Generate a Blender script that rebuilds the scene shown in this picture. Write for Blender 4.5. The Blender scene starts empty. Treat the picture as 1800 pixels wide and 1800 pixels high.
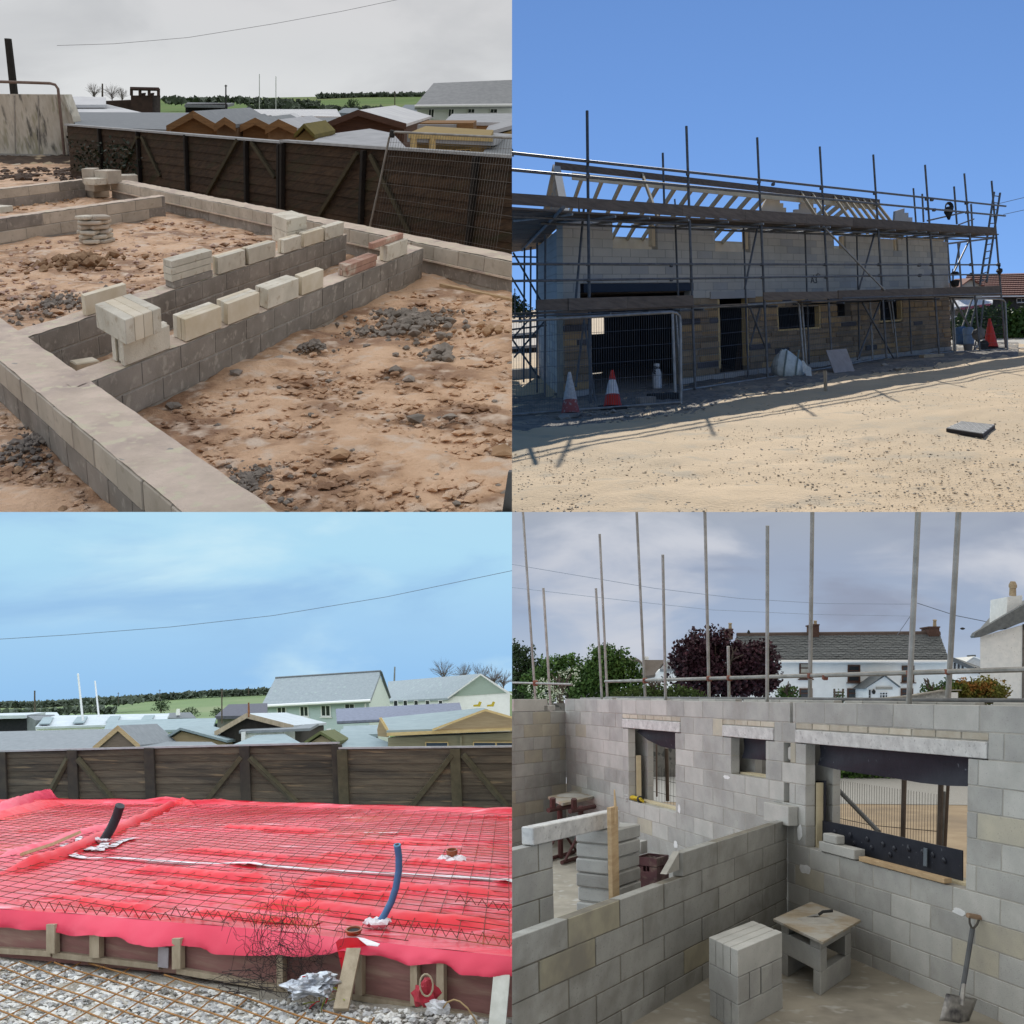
import bpy, bmesh, math, random
from mathutils import Vector, Matrix, noise
random.seed(7)
rnd=random.random
def ru(a,b): return a+(b-a)*random.random()
SC=bpy.context.scene
COL=SC.collection
# ---------------------------------------------------------------- camera
cd=bpy.data.cameras.new('camera'); cam=bpy.data.objects.new('camera',cd); COL.objects.link(cam)
cam.rotation_euler=(math.radians(90),0,0); cd.sensor_width=36; cd.lens=36; cd.clip_start=.05; cd.clip_end=3000
SC.camera=cam
SC.view_settings.view_transform='Standard'; SC.view_settings.look='None'
SC.view_settings.exposure=0; SC.view_settings.gamma=1; SC.view_settings.use_curve_mapping=False
SC.cycles.use_denoising=True
SC.cycles.max_bounces=6; SC.cycles.diffuse_bounces=4; SC.cycles.caustics_reflective=False; SC.cycles.caustics_refractive=False
# ---------------------------------------------------------------- sky and sun
SUN=Vector((215,1800,1700)).normalized()
EL=math.asin(SUN.z); AZ=math.atan2(SUN.x,SUN.y)
wd=bpy.data.worlds.new('World'); SC.world=wd; wd.use_nodes=True
nt=wd.node_tree; bg=nt.nodes['Background']
sk=nt.nodes.new('ShaderNodeTexSky'); sk.sky_type='NISHITA'; sk.sun_disc=False
sk.sun_elevation=EL; sk.sun_rotation=AZ; sk.air_density=.8; sk.dust_density=0.0; sk.ozone_density=7.0; sk.altitude=0
tc=nt.nodes.new('ShaderNodeTexCoord'); ad=nt.nodes.new('ShaderNodeVectorMath'); ad.operation='ADD'; ad.inputs[1].default_value=(0,0,.06)
nt.links.new(tc.outputs['Generated'],ad.inputs[0]); nt.links.new(ad.outputs[0],sk.inputs[0])
nt.links.new(sk.outputs[0],bg.inputs[0]); bg.inputs[1].default_value=.128
sl=bpy.data.lights.new('sun','SUN'); sl.energy=5.0; sl.angle=math.radians(.5); sl.color=(1,.95,.86)
so=bpy.data.objects.new('sun',sl); COL.objects.link(so); so.rotation_euler=SUN.to_track_quat('Z','Y').to_euler()
def lin(c):
    c=c/255.; return c/12.92 if c<=.04045 else ((c+.055)/1.055)**2.4
def S(r,g,b): return (lin(r),lin(g),lin(b),1)
# ---------------------------------------------------------------- frames: one level site each, all seen from one standpoint
F=1800.
def px(X,Y): return Vector(((X-900)/F,1.,(900-Y)/F))
class Fr:
    "a site: u to the right, v away, w up, standing height h above its ground"
    def __init__(s,h,hor0,hor1,W):
        a=px(0,hor0); b=px(1800,hor1)
        U=(b-a).normalized(); N=b.cross(a).normalized()
        if N.z<0: N=-N
        V=N.cross(U); W=Vector(W); W=W/W.dot(N)
        s.h=h; s.N=N; s.U=U; s.V=V; s.W=W
        s.M=Matrix((U,V,W)).transposed(); s.Mi=s.M.inverted(); s.O=-h*W
    def P(s,u,v,w=0): return s.O+s.M@Vector((u,v,w))
    def at(s,X,Y,w=None,v=None):
        e=s.Mi@px(X,Y)
        if v is not None: t=v/e.y
        else: t=((w or 0)-s.h)/e.z
        return t*e+Vector((0,0,s.h))
    def W_at(s,X,Y,**k): return s.P(*s.at(X,Y,**k))
class Pl:
    "a plumb plane through two plan points: s along, w up, d away from the viewer"
    def __init__(s,fr,A,B):
        s.fr=fr; s.A=Vector((A[0],A[1])); d=Vector((B[0],B[1]))-s.A; s.L=d.length; s.e=d/s.L
        s.n=Vector((-s.e.y,s.e.x))
        if s.n.dot(s.A)<0: s.n=-s.n
        s.dv=s.n          # the way depth runs: square to the plane unless a wall returns at another angle
    def at(s,X,Y,d=0):
        e=s.fr.Mi@px(X,Y); A=s.A+s.dv*d; e2=Vector((e.x,e.y))
        t=A.dot(s.n)/e2.dot(s.n); q=t*e+Vector((0,0,s.fr.h))
        return (Vector((q.x,q.y))-A).dot(s.e), q.z
    def P(s,S_,w,d=0):
        q=s.A+s.e*S_+s.dv*d; return s.fr.P(q.x,q.y,w)
    def px(s,X,Y,d=0):
        a,b=s.at(X,Y,d); return s.P(a,b,d)
TL=Fr(2.65,160,160,-px(480,4200))
TR=Fr(2.6,565,512,px(800,-20000))
BL=Fr(2.9,1245,1245,(-.04,0,1))
BR=Fr(2.69,1219,1219,-px(1340,20000))
# inner edges of each quarter: planes the sets are cut on
CUTS={'TL':[(1,0,0),(0,0,-1)],'TR':[(-1,0,0),(0,0,-1)],'BL':[(1,0,0),(0,0,1)],'BR':[(-1,0,0),(0,0,1)]}
CUR=['TL']
# ---------------------------------------------------------------- materials
def M(name,c1,c2=None,sc=6,rough=.9,bump=0,bsc=60,rv=0,c3=None,sc3=1.2,t3=(.5,.65),metal=0,th=(.35,.65),st=None,spec=.3,bd=.02,c4=None,sc4=30,t4=(.6,.7),det=6):
    m=bpy.data.materials.new(name); m.use_nodes=True; n=m.node_tree.nodes; l=m.node_tree.links
    b=n['Principled BSDF']; b.inputs['Roughness'].default_value=rough; b.inputs['Metallic'].default_value=metal
    b.inputs['Specular IOR Level'].default_value=spec
    g=n.new('ShaderNodeNewGeometry'); pos=g.outputs['Position']
    if st:
        mp=n.new('ShaderNodeMapping'); mp.inputs['Scale'].default_value=st; l.new(pos,mp.inputs[0]); pos=mp.outputs[0]
    def nz(scale,d=det):
        t=n.new('ShaderNodeTexNoise'); t.inputs['Scale'].default_value=scale; t.inputs['Detail'].default_value=d
        t.inputs['Roughness'].default_value=.6; l.new(pos,t.inputs['Vector']); return t.outputs[0]
    def mix(fac,a,b_):
        x=n.new('ShaderNodeMix'); x.data_type='RGBA'
        l.new(fac,x.inputs[0])
        for k,q in ((6,a),(7,b_)):
            if hasattr(q,'is_linked') or hasattr(q,'node'): l.new(q,x.inputs[k])
            else: x.inputs[k].default_value=(*q[:3],1)
        return x.outputs[2]
    def rng(v,a,b_):
        r=n.new('ShaderNodeMapRange'); r.inputs[1].default_value=a; r.inputs[2].default_value=b_; l.new(v,r.inputs[0]); return r.outputs[0]
    col=mix(rng(nz(sc),*th),c1,c2 or tuple(x*.8 for x in c1[:3]))
    if c3: col=mix(rng(nz(sc3,4),*t3),col,c3)
    if c4: col=mix(rng(nz(sc4,2),*t4),col,c4)
    if rv:
        oi=n.new('ShaderNodeObjectInfo'); r=n.new('ShaderNodeMapRange'); l.new(oi.outputs['Random'],r.inputs[0])
        r.inputs[3].default_value=1-rv; r.inputs[4].default_value=1+rv*.6
        x=n.new('ShaderNodeVectorMath'); x.operation='SCALE'; l.new(col,x.inputs[0]); l.new(r.outputs[0],x.inputs['Scale']); col=x.outputs[0]
    l.new(col,b.inputs['Base Color'])
    if bump:
        bp=n.new('ShaderNodeBump'); bp.inputs['Strength'].default_value=bump; bp.inputs['Distance'].default_value=bd
        l.new(nz(bsc),bp.inputs['Height']); l.new(bp.outputs[0],b.inputs['Normal'])
    return m
def emit_sky(name,stops,cl=None,csc=(1.5,1.5,7),cth=(.45,.75),k=1.0,zen=0,cl2=None,csc2=None,cth2=(.5,.8),back_glow=None):
    "sky light by direction from the middle of the dome; the back of the shell is plain unless an added glow is set"
    m=bpy.data.materials.new(name); m.use_nodes=True; n=m.node_tree.nodes; l=m.node_tree.links
    n.remove(n['Principled BSDF']); out=n['Material Output']
    g=n.new('ShaderNodeNewGeometry'); nm=n.new('ShaderNodeVectorMath'); nm.operation='NORMALIZE'; l.new(g.outputs['Position'],nm.inputs[0])
    sp=n.new('ShaderNodeSeparateXYZ'); l.new(nm.outputs[0],sp.inputs[0])
    rp=n.new('ShaderNodeValToRGB'); l.new(sp.outputs[2],rp.inputs[0])
    z0,z1=stops[0][0],stops[-1][0]
    mr=n.new('ShaderNodeMapRange'); mr.inputs[1].default_value=z0; mr.inputs[2].default_value=z1; l.new(sp.outputs[2],mr.inputs[0]); l.new(mr.outputs[0],rp.inputs[0])
    e=rp.color_ramp.elements
    while len(e)<len(stops): e.new(.5)
    for i,(z,c) in enumerate(stops): e[i].position=(z-z0)/(z1-z0); e[i].color=c
    col=rp.outputs[0]
    def clouds(col,c,sc,th,seed):
        mp=n.new('ShaderNodeMapping'); mp.inputs['Scale'].default_value=sc; mp.inputs['Location'].default_value=(seed,seed*.7,seed*.3); l.new(nm.outputs[0],mp.inputs[0])
        t=n.new('ShaderNodeTexNoise'); t.inputs['Scale'].default_value=1; t.inputs['Detail'].default_value=7; t.inputs['Roughness'].default_value=.52; t.inputs['Distortion'].default_value=.4; l.new(mp.outputs[0],t.inputs[0])
        r=n.new('ShaderNodeMapRange'); r.interpolation_type='SMOOTHSTEP'; r.inputs[1].default_value=th[0]; r.inputs[2].default_value=th[1]; l.new(t.outputs[0],r.inputs[0])
        x=n.new('ShaderNodeMix'); x.data_type='RGBA'; l.new(r.outputs[0],x.inputs[0]); l.new(col,x.inputs[6]); x.inputs[7].default_value=c; return x.outputs[2]
    if cl: col=clouds(col,cl,csc,cth,3.1)
    if cl2: col=clouds(col,cl2,csc2 or csc,cth2,9.4)
    em=n.new('ShaderNodeEmission'); l.new(col,em.inputs[0]); em.inputs[1].default_value=k
    if zen:
        r=n.new('ShaderNodeMapRange'); r.inputs[1].default_value=.45; r.inputs[2].default_value=1; r.inputs[3].default_value=k; r.inputs[4].default_value=k*zen; l.new(sp.outputs[2],r.inputs[0]); l.new(r.outputs[0],em.inputs[1])
    df=n.new('ShaderNodeBsdfDiffuse'); df.inputs[0].default_value=(.36,.34,.31,1)
    if back_glow: be=n.new('ShaderNodeEmission'); be.inputs[0].default_value=back_glow; be.inputs[1].default_value=.38  # added glow on the shell's back lights the next site's shaded walls
    mx=n.new('ShaderNodeMixShader'); l.new(g.outputs['Backfacing'],mx.inputs[0]); l.new(em.outputs[0],mx.inputs[1]); l.new((df if not back_glow else be).outputs[0],mx.inputs[2]); l.new(mx.outputs[0],out.inputs[0])
    m.cycles.emission_sampling='NONE'
    return m
# ---------------------------------------------------------------- mesh building
class MB:
    def __init__(s): s.v=[]; s.f=[]
    def add(s,vs,fs):
        o=len(s.v); s.v+=vs; s.f+=[tuple(i+o for i in f) for f in fs]; return s
    def poly(s,pts): return s.add(list(pts),[tuple(range(len(pts)))])
    def prism(s,pts,vec):
        n=len(pts); a=[Vector(p) for p in pts]; b=[p+(vec[i] if isinstance(vec,list) else vec) for i,p in enumerate(a)]
        fs=[tuple(range(n)),tuple(range(2*n-1,n-1,-1))]+[(i,n+i,n+(i+1)%n,(i+1)%n) for i in range(n)]
        return s.add(a+b,fs)
    def hexa(s,a,b):
        return s.add(list(a)+list(b),[(0,1,2,3),(7,6,5,4),(0,4,5,1),(1,5,6,2),(2,6,7,3),(3,7,4,0)])
    def box(s,o,x,y,z): return s.hexa([o,o+x,o+x+y,o+y],[o+z,o+x+z,o+x+y+z,o+y+z])
    def chbox(s,o,x,y,z,c=.004):
        ax=(x,y,z); L=[a.length for a in ax]; c=min(c,min(L)*.3); dv=[a*(c/l) for a,l in zip(ax,L)]
        vs=[]; idx={}
        for i in (0,1):
            for j in (0,1):
                for k in (0,1):
                    p=o+x*i+y*j+z*k; sg=[(1-2*q) for q in (i,j,k)]
                    for a in range(3):
                        q=p.copy()
                        for b in range(3):
                            if b!=a: q=q+dv[b]*sg[b]
                        idx[(i,j,k,a)]=len(vs); vs.append(q)
        fs=[]
        for a in range(3):
            b,d=(a+1)%3,(a+2)%3
            for sd in (0,1):
                r=[]
                for (p,q) in ((0,0),(1,0),(1,1),(0,1)):
                    t=[0,0,0]; t[a]=sd; t[b]=p; t[d]=q; r.append(idx[(*t,a)])
                fs.append(tuple(r))
            # edges parallel to axis a
            for p in (0,1):
                for q in (0,1):
                    r=[]
                    t0=[0,0,0]; t1=[0,0,0]; t0[b]=t1[b]=p; t0[d]=t1[d]=q; t1[a]=1
                    fs.append((idx[(*t0,b)],idx[(*t1,b)],idx[(*t1,d)],idx[(*t0,d)]))
        for i in (0,1):
            for j in (0,1):
                for k in (0,1): fs.append(tuple(idx[(i,j,k,a)] for a in range(3)))
        return s.add(vs,fs)
    def tube(s,pts,r,n=8,cap=True,r2=None):
        pts=[Vector(p) for p in pts]; vs=[]; m=len(pts); ref=None
        for i,p in enumerate(pts):
            t=(pts[min(i+1,m-1)]-pts[max(i-1,0)]).normalized()
            if ref is None: ref=Vector((.31,.22,.92)) if abs(t.z)<.8 else Vector((1,.1,.05))
            a=(ref-t*ref.dot(t)).normalized(); ref=a; b=t.cross(a)
            rr=r if r2 is None else r+(r2-r)*i/(m-1)
            if isinstance(r,list): rr=r[i]
            vs+=[p+(a*math.cos(2*math.pi*k/n)+b*math.sin(2*math.pi*k/n))*rr for k in range(n)]
        fs=[(i*n+k,i*n+(k+1)%n,(i+1)*n+(k+1)%n,(i+1)*n+k) for i in range(m-1) for k in range(n)]
        if cap: fs+=[tuple(range(n-1,-1,-1)),tuple((m-1)*n+k for k in range(n))]
        return s.add(vs,fs)
    def lathe(s,base,ax,prof,n=16,x=None):
        "prof: (radius, height) along ax"
        ax=Vector(ax).normalized(); a=Vector((1,0,.01)); a=(a-ax*a.dot(ax)).normalized(); b=ax.cross(a); vs=[]
        for r,h in prof: vs+=[base+ax*h+(a*math.cos(2*math.pi*k/n)+b*math.sin(2*math.pi*k/n))*r for k in range(n)]
        m=len(prof); fs=[(i*n+k,i*n+(k+1)%n,(i+1)*n+(k+1)%n,(i+1)*n+k) for i in range(m-1) for k in range(n)]
        fs+=[tuple(range(n-1,-1,-1)),tuple((m-1)*n+k for k in range(n))]
        return s.add(vs,fs)
    def rock(s,c,r,sq=.7,fr=None,seg=0):
        q=[Vector(p) for p in ((1,0,0),(-1,0,0),(0,1,0),(0,-1,0),(0,0,1),(0,0,-1),(.6,.6,.6),(-.6,.6,.5),(.6,-.6,.5),(-.6,-.6,.6))]
        ang=ru(0,6.28); R=Matrix.Rotation(ang,3,'Z'); vs=[]
        for p in q:
            p=R@Vector((p.x*ru(.6,1.25),p.y*ru(.6,1.25),p.z*sq*ru(.6,1.2)))*r
            vs.append(c+(fr.M@p if fr else p))
        fs=[(0,6,8),(0,2,6),(2,7,6),(2,1,7),(1,9,7),(1,3,9),(3,8,9),(3,0,8),(4,6,7),(4,7,9),(4,9,8),(4,8,6),(0,5,2),(2,5,1),(1,5,3),(3,5,0)]
        return s.add(vs,fs)
    def grid(s,rows):
        n=len(rows[0]); vs=[p for r in rows for p in r]
        return s.add(vs,[(i*n+k,i*n+k+1,(i+1)*n+k+1,(i+1)*n+k) for i in range(len(rows)-1) for k in range(n-1)])
    def leaf(s,c,r,asp=.6):
        a=Vector((ru(-1,1),ru(-1,1),ru(-1,1))).normalized(); b=a.cross(Vector((ru(-1,1),ru(-1,1),ru(-1,1)))).normalized()*r*asp; a=a*r
        return s.add([c-a,c+b,c+a,c-b],[(0,1,2,3)])
NM=[0]
def build(name,mb,mat,parent=None,origin=None,smooth=False,clip=True,norm=True):
    "links one mesh object; geometry given in world places"
    if not mb.v: return None
    vs=mb.v; o=None
    me=bpy.data.meshes.new(name)
    if parent is not None: org=Vector(parent['org']); 
    elif origin is not None: org=Vector(origin)
    else:
        lo=min(vs,key=lambda p:p.z); c=sum(vs,Vector())/len(vs); org=Vector((c.x,c.y,lo.z))
    need=False
    if clip:
        for nx in CUTS[CUR[0]]:
            nv=Vector(nx)
            dm=[p.dot(nv) for p in vs]
            if min(dm)>=-1e-5: return None
            if max(dm)>1e-5: need=True
    if len(vs)<60000:
        bm=bmesh.new(); bv=[bm.verts.new(p) for p in vs]
        for f in mb.f:
            try: bm.faces.new([bv[i] for i in f])
            except ValueError: pass
        if need:
            for nx in CUTS[CUR[0]]:
                r=bmesh.ops.bisect_plane(bm,geom=bm.verts[:]+bm.edges[:]+bm.faces[:],dist=1e-6,plane_co=(0,0,0),plane_no=nx,clear_outer=True)
                ed=[x for x in r['geom_cut'] if isinstance(x,bmesh.types.BMEdge) and len(x.link_faces)==1]
                if ed and smooth is not None:
                    try: bmesh.ops.holes_fill(bm,edges=ed,sides=0)
                    except Exception: pass
            if not bm.faces: bm.free(); return None
        if norm: bmesh.ops.recalc_face_normals(bm,faces=bm.faces[:])
        for v in bm.verts: v.co-=org
        bm.to_mesh(me); bm.free()
    else:
        me.from_pydata([p-org for p in vs],[],mb.f)
    if isinstance(mat,(list,tuple)): mat=random.choice(mat)
    me.materials.append(mat)
    if smooth: me.polygons.foreach_set('use_smooth',[True]*len(me.polygons))
    ob=bpy.data.objects.new(name,me); COL.objects.link(ob)
    if parent is not None:
        ob.parent=parent
        if isinstance(parent.data,bpy.types.Mesh) or True: ob['org']=tuple(org)
    else: ob.location=org; ob['org']=tuple(org)
    return ob
def tag(o,label=None,cat=None,group=None,kind=None):
    if o is None: return None
    for k,v in (('label',label),('category',cat),('group',group),('kind',kind)):
        if v: o[k]=v
    return o
def T(name,label,cat,org,group=None):
    o=bpy.data.objects.new(name,None); o.empty_display_size=.2; COL.objects.link(o); o.location=org; o['org']=tuple(org)
    return tag(o,label,cat,group)
def O(name,mb,mat,label,cat,group=None,**k): return tag(build(name,mb,mat,**k),label,cat,group)
def ST(name,mb,mat,kind='structure',**k): return tag(build(name,mb,mat,**k),kind=kind)
def clone_at(o,loc):
    c=o.copy(); COL.objects.link(c); c.location=loc; c['org']=tuple(loc); return c
ORD=['','first','second','third','fourth','fifth','sixth','seventh','eighth','ninth','tenth','eleventh','twelfth','thirteenth','fourteenth']
# ---------------------------------------------------------------- shared builders
def ground(fr,x0,x1,ys,nx,amp,sc,name,mat,hmap=None,w0=0,parent=None,seed=0):
    rows=[]
    for Y in ys:
        r=[]
        for i in range(nx+1):
            q=fr.at(x0+(x1-x0)*i/nx,Y,w=w0); w=w0
            w+=amp*noise.fractal(Vector((q.x*sc+seed,q.y*sc,seed)),1.0,2.0,5)
            if hmap: w+=hmap(q.x,q.y)
            r.append(fr.P(q.x,q.y,w))
        rows.append(r)
    return ST(name,MB().grid(rows),mat,smooth=True) if not parent else build(name,MB().grid(rows),mat,parent=parent,smooth=True)
def yrows(hor,near,far,n):
    "rows evenly spaced on the picture from near to far, then on to the far distance"
    return [near+(far-near)*i/n for i in range(n+1)]+[hor+(far-hor)*k for k in (.7,.4,.2,.1)]
def scatter(fr,n,xr,yr,size,name,mat,w=0,sq=.7,hmap=None,test=None,asstuff=True,parent=None,grow=0):
    mb=MB()
    for i in range(n):
        X=ru(*xr); Y=ru(*yr)
        if test and not test(X,Y): continue
        q=fr.at(X,Y,w=w); r=size[0]+(size[1]-size[0])*rnd()**3
        ww=w+(hmap(q.x,q.y) if hmap else 0)
        mb.rock(fr.P(q.x,q.y,ww+r*sq*.25),r,sq,fr)
    if parent: 
        o=build(name,mb,mat,parent=parent); o['kind']='stuff'; return o
    return tag(build(name,mb,mat),kind='stuff' if asstuff else None)
def inside(poly):
    def f(X,Y):
        c=False; n=len(poly)
        for i in range(n):
            x1,y1=poly[i]; x2,y2=poly[(i+1)%n]
            if (y1>Y)!=(y2>Y) and X<(x2-x1)*(Y-y1)/(y2-y1)+x1: c=not c
        return c
    return f
def rowcut(a,b,w0,w1,ops):
    "what is left of a course from a to b once the openings are taken out"
    iv=[(a,b)]
    for (s0,s1,o0,o1) in ops:
        if min(w1,o1)-max(w0,o0)>.42*(w1-w0):
            nv=[]
            for p,q in iv:
                if s1<=p or s0>=q: nv.append((p,q)); continue
                if s0>p: nv.append((p,s0))
                if s1<q: nv.append((s1,q))
            iv=nv
    return iv
def blockwork(pl,par,s0,s1,w0,rows,L,bh,j,th,mats,mmat,ops=(),d0=0,off=None,jit=.002,ch=.004,partname='block',lim=300,inset=.007,jl=None,top=None):
    core=MB(); cnt=0; rest=MB(); jl=jl or j
    for r in range(rows):
        a0=w0+r*(bh+j); a1=a0+bh
        if top and r==rows-1: pass
        o=(off[r%len(off)] if off else (r%2)*.5)*L
        ints=rowcut(s0,s1,a0,a1,ops)
        for p,q in ints:
            core.box(pl.P(p+.002,a0-(j if r else 0),d0+inset),pl.P(q-.002,a0,d0+inset)-pl.P(p+.002,a0,d0+inset),pl.P(p,a0,d0+th-inset)-pl.P(p,a0,d0+inset),pl.P(p,a1,0)-pl.P(p,a0-(j if r else 0),0))
            k=math.floor((p-s0-o)/L)-1
            while True:
                b0=s0+o+k*L; b1=b0+L-jl; k+=1
                if b0>=q-.01: break
                b0=max(b0,p); b1=min(b1,q)
                if q-b1<.06*L: b1=q
                if b1-b0<.05*L: continue
                dd=d0+ru(-jit,jit); dw=ru(-jit,jit)*.5
                mb=MB() if cnt<lim else rest
                mb.chbox(pl.P(b0,a0+dw,dd),pl.P(b1,a0,0)-pl.P(b0,a0,0),pl.P(0,0,th)-pl.P(0,0,0),pl.P(0,a1,0)-pl.P(0,a0,0),ch)
                if cnt<lim: build(partname,mb,mats,parent=par)
                cnt+=1
    build('mortar',core,mmat,parent=par)
    if rest.v: tag(build(partname+'_rest' if False else partname,rest,mats,parent=par),kind='stuff')
    return cnt
def boxpl(pl,s0,s1,w0,w1,d0,d1,mb=None,ch=None):
    mb=mb or MB(); o=pl.P(s0,w0,d0); x=pl.P(s1,w0,d0)-o; y=pl.P(s0,w0,d1)-o; z=pl.P(s0,w1,d0)-o
    return mb.chbox(o,x,y,z,ch) if ch else mb.box(o,x,y,z)
def blockbox(fr,pA,pB,w,h,dep,c=.006):
    "a box whose front bottom edge runs between two picture points on level w"
    A=fr.at(*pA,w=w); B=fr.at(*pB,w=w); pl=Pl(fr,A,B)
    return pl,pl.L
def foliage(fr,blobs,n,leaf,asp=.6,hollow=.55):
    "leaf clumps spread through ellipsoids (centre, radii) in site measures"
    mb=MB(); vol=[b[1][0]*b[1][1]*b[1][2] for b in blobs]; tot=sum(vol)
    for (c,r),vv in zip(blobs,vol):
        for i in range(max(8,int(n*vv/tot)//5)):
            while True:
                p=Vector((ru(-1,1),ru(-1,1),ru(-1,1)))
                if hollow<p.length<1: break
            k=1+.28*noise.noise(Vector((p.x*2.2+c[0],p.y*2.2+c[1],p.z*2.2+c[2])))*1.6
            for q in range(5):
                u=Vector((c[0]+p.x*r[0]*k,c[1]+p.y*r[1]*k,c[2]+p.z*r[2]*k))+Vector((ru(-1,1),ru(-1,1),ru(-1,1)))*leaf*2.0
                mb.leaf(fr.P(*u),leaf*ru(.6,1.3),asp)
    return mb
def trunk(fr,u,v,w0,h,r,limbs=5,spread=1.2,twig=0,seed=0):
    mb=MB(); mb.tube([fr.P(u+ru(-.03,.03)*h*i,v,w0+h*i/4) for i in range(5)],r,8,r2=r*.45)
    def branch(p,d,L,rr,dep):
        q=p+d*L*.5+Vector((ru(-1,1),ru(-1,1),ru(-.3,.6)))*L*.12; e=q+(d+Vector((ru(-.4,.4),ru(-.4,.4),ru(-.1,.5)))).normalized()*L*.5
        mb.tube([fr.P(*p),fr.P(*q),fr.P(*e)],rr,5 if dep>1 else 4,r2=rr*.4,cap=False)
        if dep>0:
            for k in range(3): branch(q.lerp(e,rnd()),(d+Vector((ru(-1,1),ru(-1,1),ru(-.2,.7)))).normalized(),L*.65,rr*.5,dep-1)
    for i in range(limbs):
        a=6.28*i/limbs+rnd(); z=w0+h*ru(.45,1.0)
        branch(Vector((u,v,z)),Vector((math.cos(a)*spread*.5,math.sin(a)*spread*.5,ru(.5,1))).normalized(),h*ru(.45,.75),r*.45,twig)
    return mb
def pxpoly(fr,pts,v): return [fr.W_at(X,Y,v=v) for X,Y in pts]
def quadpx(fr,pts): return [fr.W_at(X,Y,v=v) for X,Y,v in pts]
def sheet(fr,pts,down): 
    "a slab with its top face on the given picture points at their own distances"
    return MB().prism(quadpx(fr,pts),fr.M@Vector((0,0,-down)))
def back(fr,d): return fr.M@Vector((0,d,0))
# ================================================================ skies over the four sites
def shell(name,mat,a0,a1,e0,e1,R=700,flat=None):
    mb=MB(); na,ne=24,14
    rows=[]
    for j in range(ne+1):
        e=math.radians(e0+(e1-e0)*j/ne)
        rows.append([Vector((R*math.cos(e)*math.sin(math.radians(a0+(a1-a0)*i/na)),R*math.cos(e)*math.cos(math.radians(a0+(a1-a0)*i/na)),R*math.sin(e))) for i in range(na+1)])
    mb.grid(rows)
    if flat=='side':   # added unseen wall between two sites; keeps the sun off the overcast one
        n=20; arc=[Vector((0,R*math.cos(math.pi*k/n),R*math.sin(math.pi*k/n))) for k in range(n+1)]
        pts=[Vector((0,4.8,0))]+arc[:n//2+1]+[Vector((0,4.8,R))]
        mb.poly(pts)
    o=build(name,mb,mat,origin=(0,0,0),clip=False,norm=False)
    me=o.data
    bm=bmesh.new(); bm.from_mesh(me)
    inner=Vector(((-1 if a1<0 else 1)*R*.3,R*.3,(1 if e1>0 else -1)*R*.2))
    for f in bm.faces:
        f.normal_update()
        if f.normal.dot(inner-f.calc_center_median())<0: f.normal_flip()
    bm.to_mesh(me); bm.free()
    return tag(o,kind='structure')
mat_sky_tl=emit_sky('overcast_sky',[(0,S(222,224,225)),(.36,S(222,224,225)),(.40,S(212,214,216)),(.44,S(214,214,216)),(.5,S(221,221,223)),(1,S(224,224,226))],
    cl=S(196,198,201),csc=(5,5,11),cth=(.44,.72),k=1.0,zen=2.3,back_glow=S(132,176,232))
shell('sky',mat_sky_tl,0,-180,0,89.9,flat='side')
mat_sky_bl=emit_sky('blue_cloudy_sky',[(-.5,S(160,200,235)),(-.2,S(148,192,236)),(-.155,S(152,198,240)),(-.1,S(165,208,242)),(-.04,S(176,220,244)),(0,S(178,220,243))],
    cl=S(206,236,248),csc=(3.2,3.2,9),cth=(.5,.72),cl2=S(154,196,234),csc2=(3.5,3.5,15),cth2=(.5,.75),k=1.0)
shell('sky',mat_sky_bl,0,-180,0,-89.9)
mat_sky_br=emit_sky('grey_cloudy_sky',[(-.5,S(210,215,222)),(-.19,S(222,227,233)),(-.15,S(182,194,212)),(-.1,S(160,177,203)),(-.05,S(158,171,194)),(0,S(166,174,188))],
    cl=S(202,206,216),csc=(5,5,12),cth=(.44,.66),cl2=S(148,157,178),csc2=(4,4,16),cth2=(.5,.7),k=1.0)
shell('sky',mat_sky_br,0,180,0,-89.9)
def lid(name,mat,s):
    n=24; R=700; arc=[Vector((s*R*math.sin(math.pi*k/n),R*math.cos(math.pi*k/n),0)) for k in range(1,n)]; h=n//2
    mb=MB().poly([Vector((0,4,0)),Vector((0,R,0))]+[p for p in arc if p.y>4]+[Vector((s*R,4,0))])
    mb.poly([Vector((0,-R,0)),Vector((0,-.6,0)),Vector((s*R,-.6,0))]+[p for p in arc if p.y<-1])
    o=build(name,mb,mat,origin=(0,0,0),clip=False,norm=False)
    bm=bmesh.new(); bm.from_mesh(o.data)
    for f in bm.faces:
        f.normal_update()
        if f.normal.z>0: f.normal_flip()
    bm.to_mesh(o.data); bm.free()
    return tag(o,kind='structure')
mat_top_bl=emit_sky('bright_lid_light',[(-1,S(226,235,242)),(1,S(226,235,242))],k=2.2)
mat_top_br=emit_sky('grey_lid_light',[(-1,S(228,225,218)),(1,S(228,225,218))],k=1.3)
lid('sky',mat_top_bl,-1); lid('sky',mat_top_br,1)  # unseen flat lids added overhead: they light the lower sites, block the sun
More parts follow.
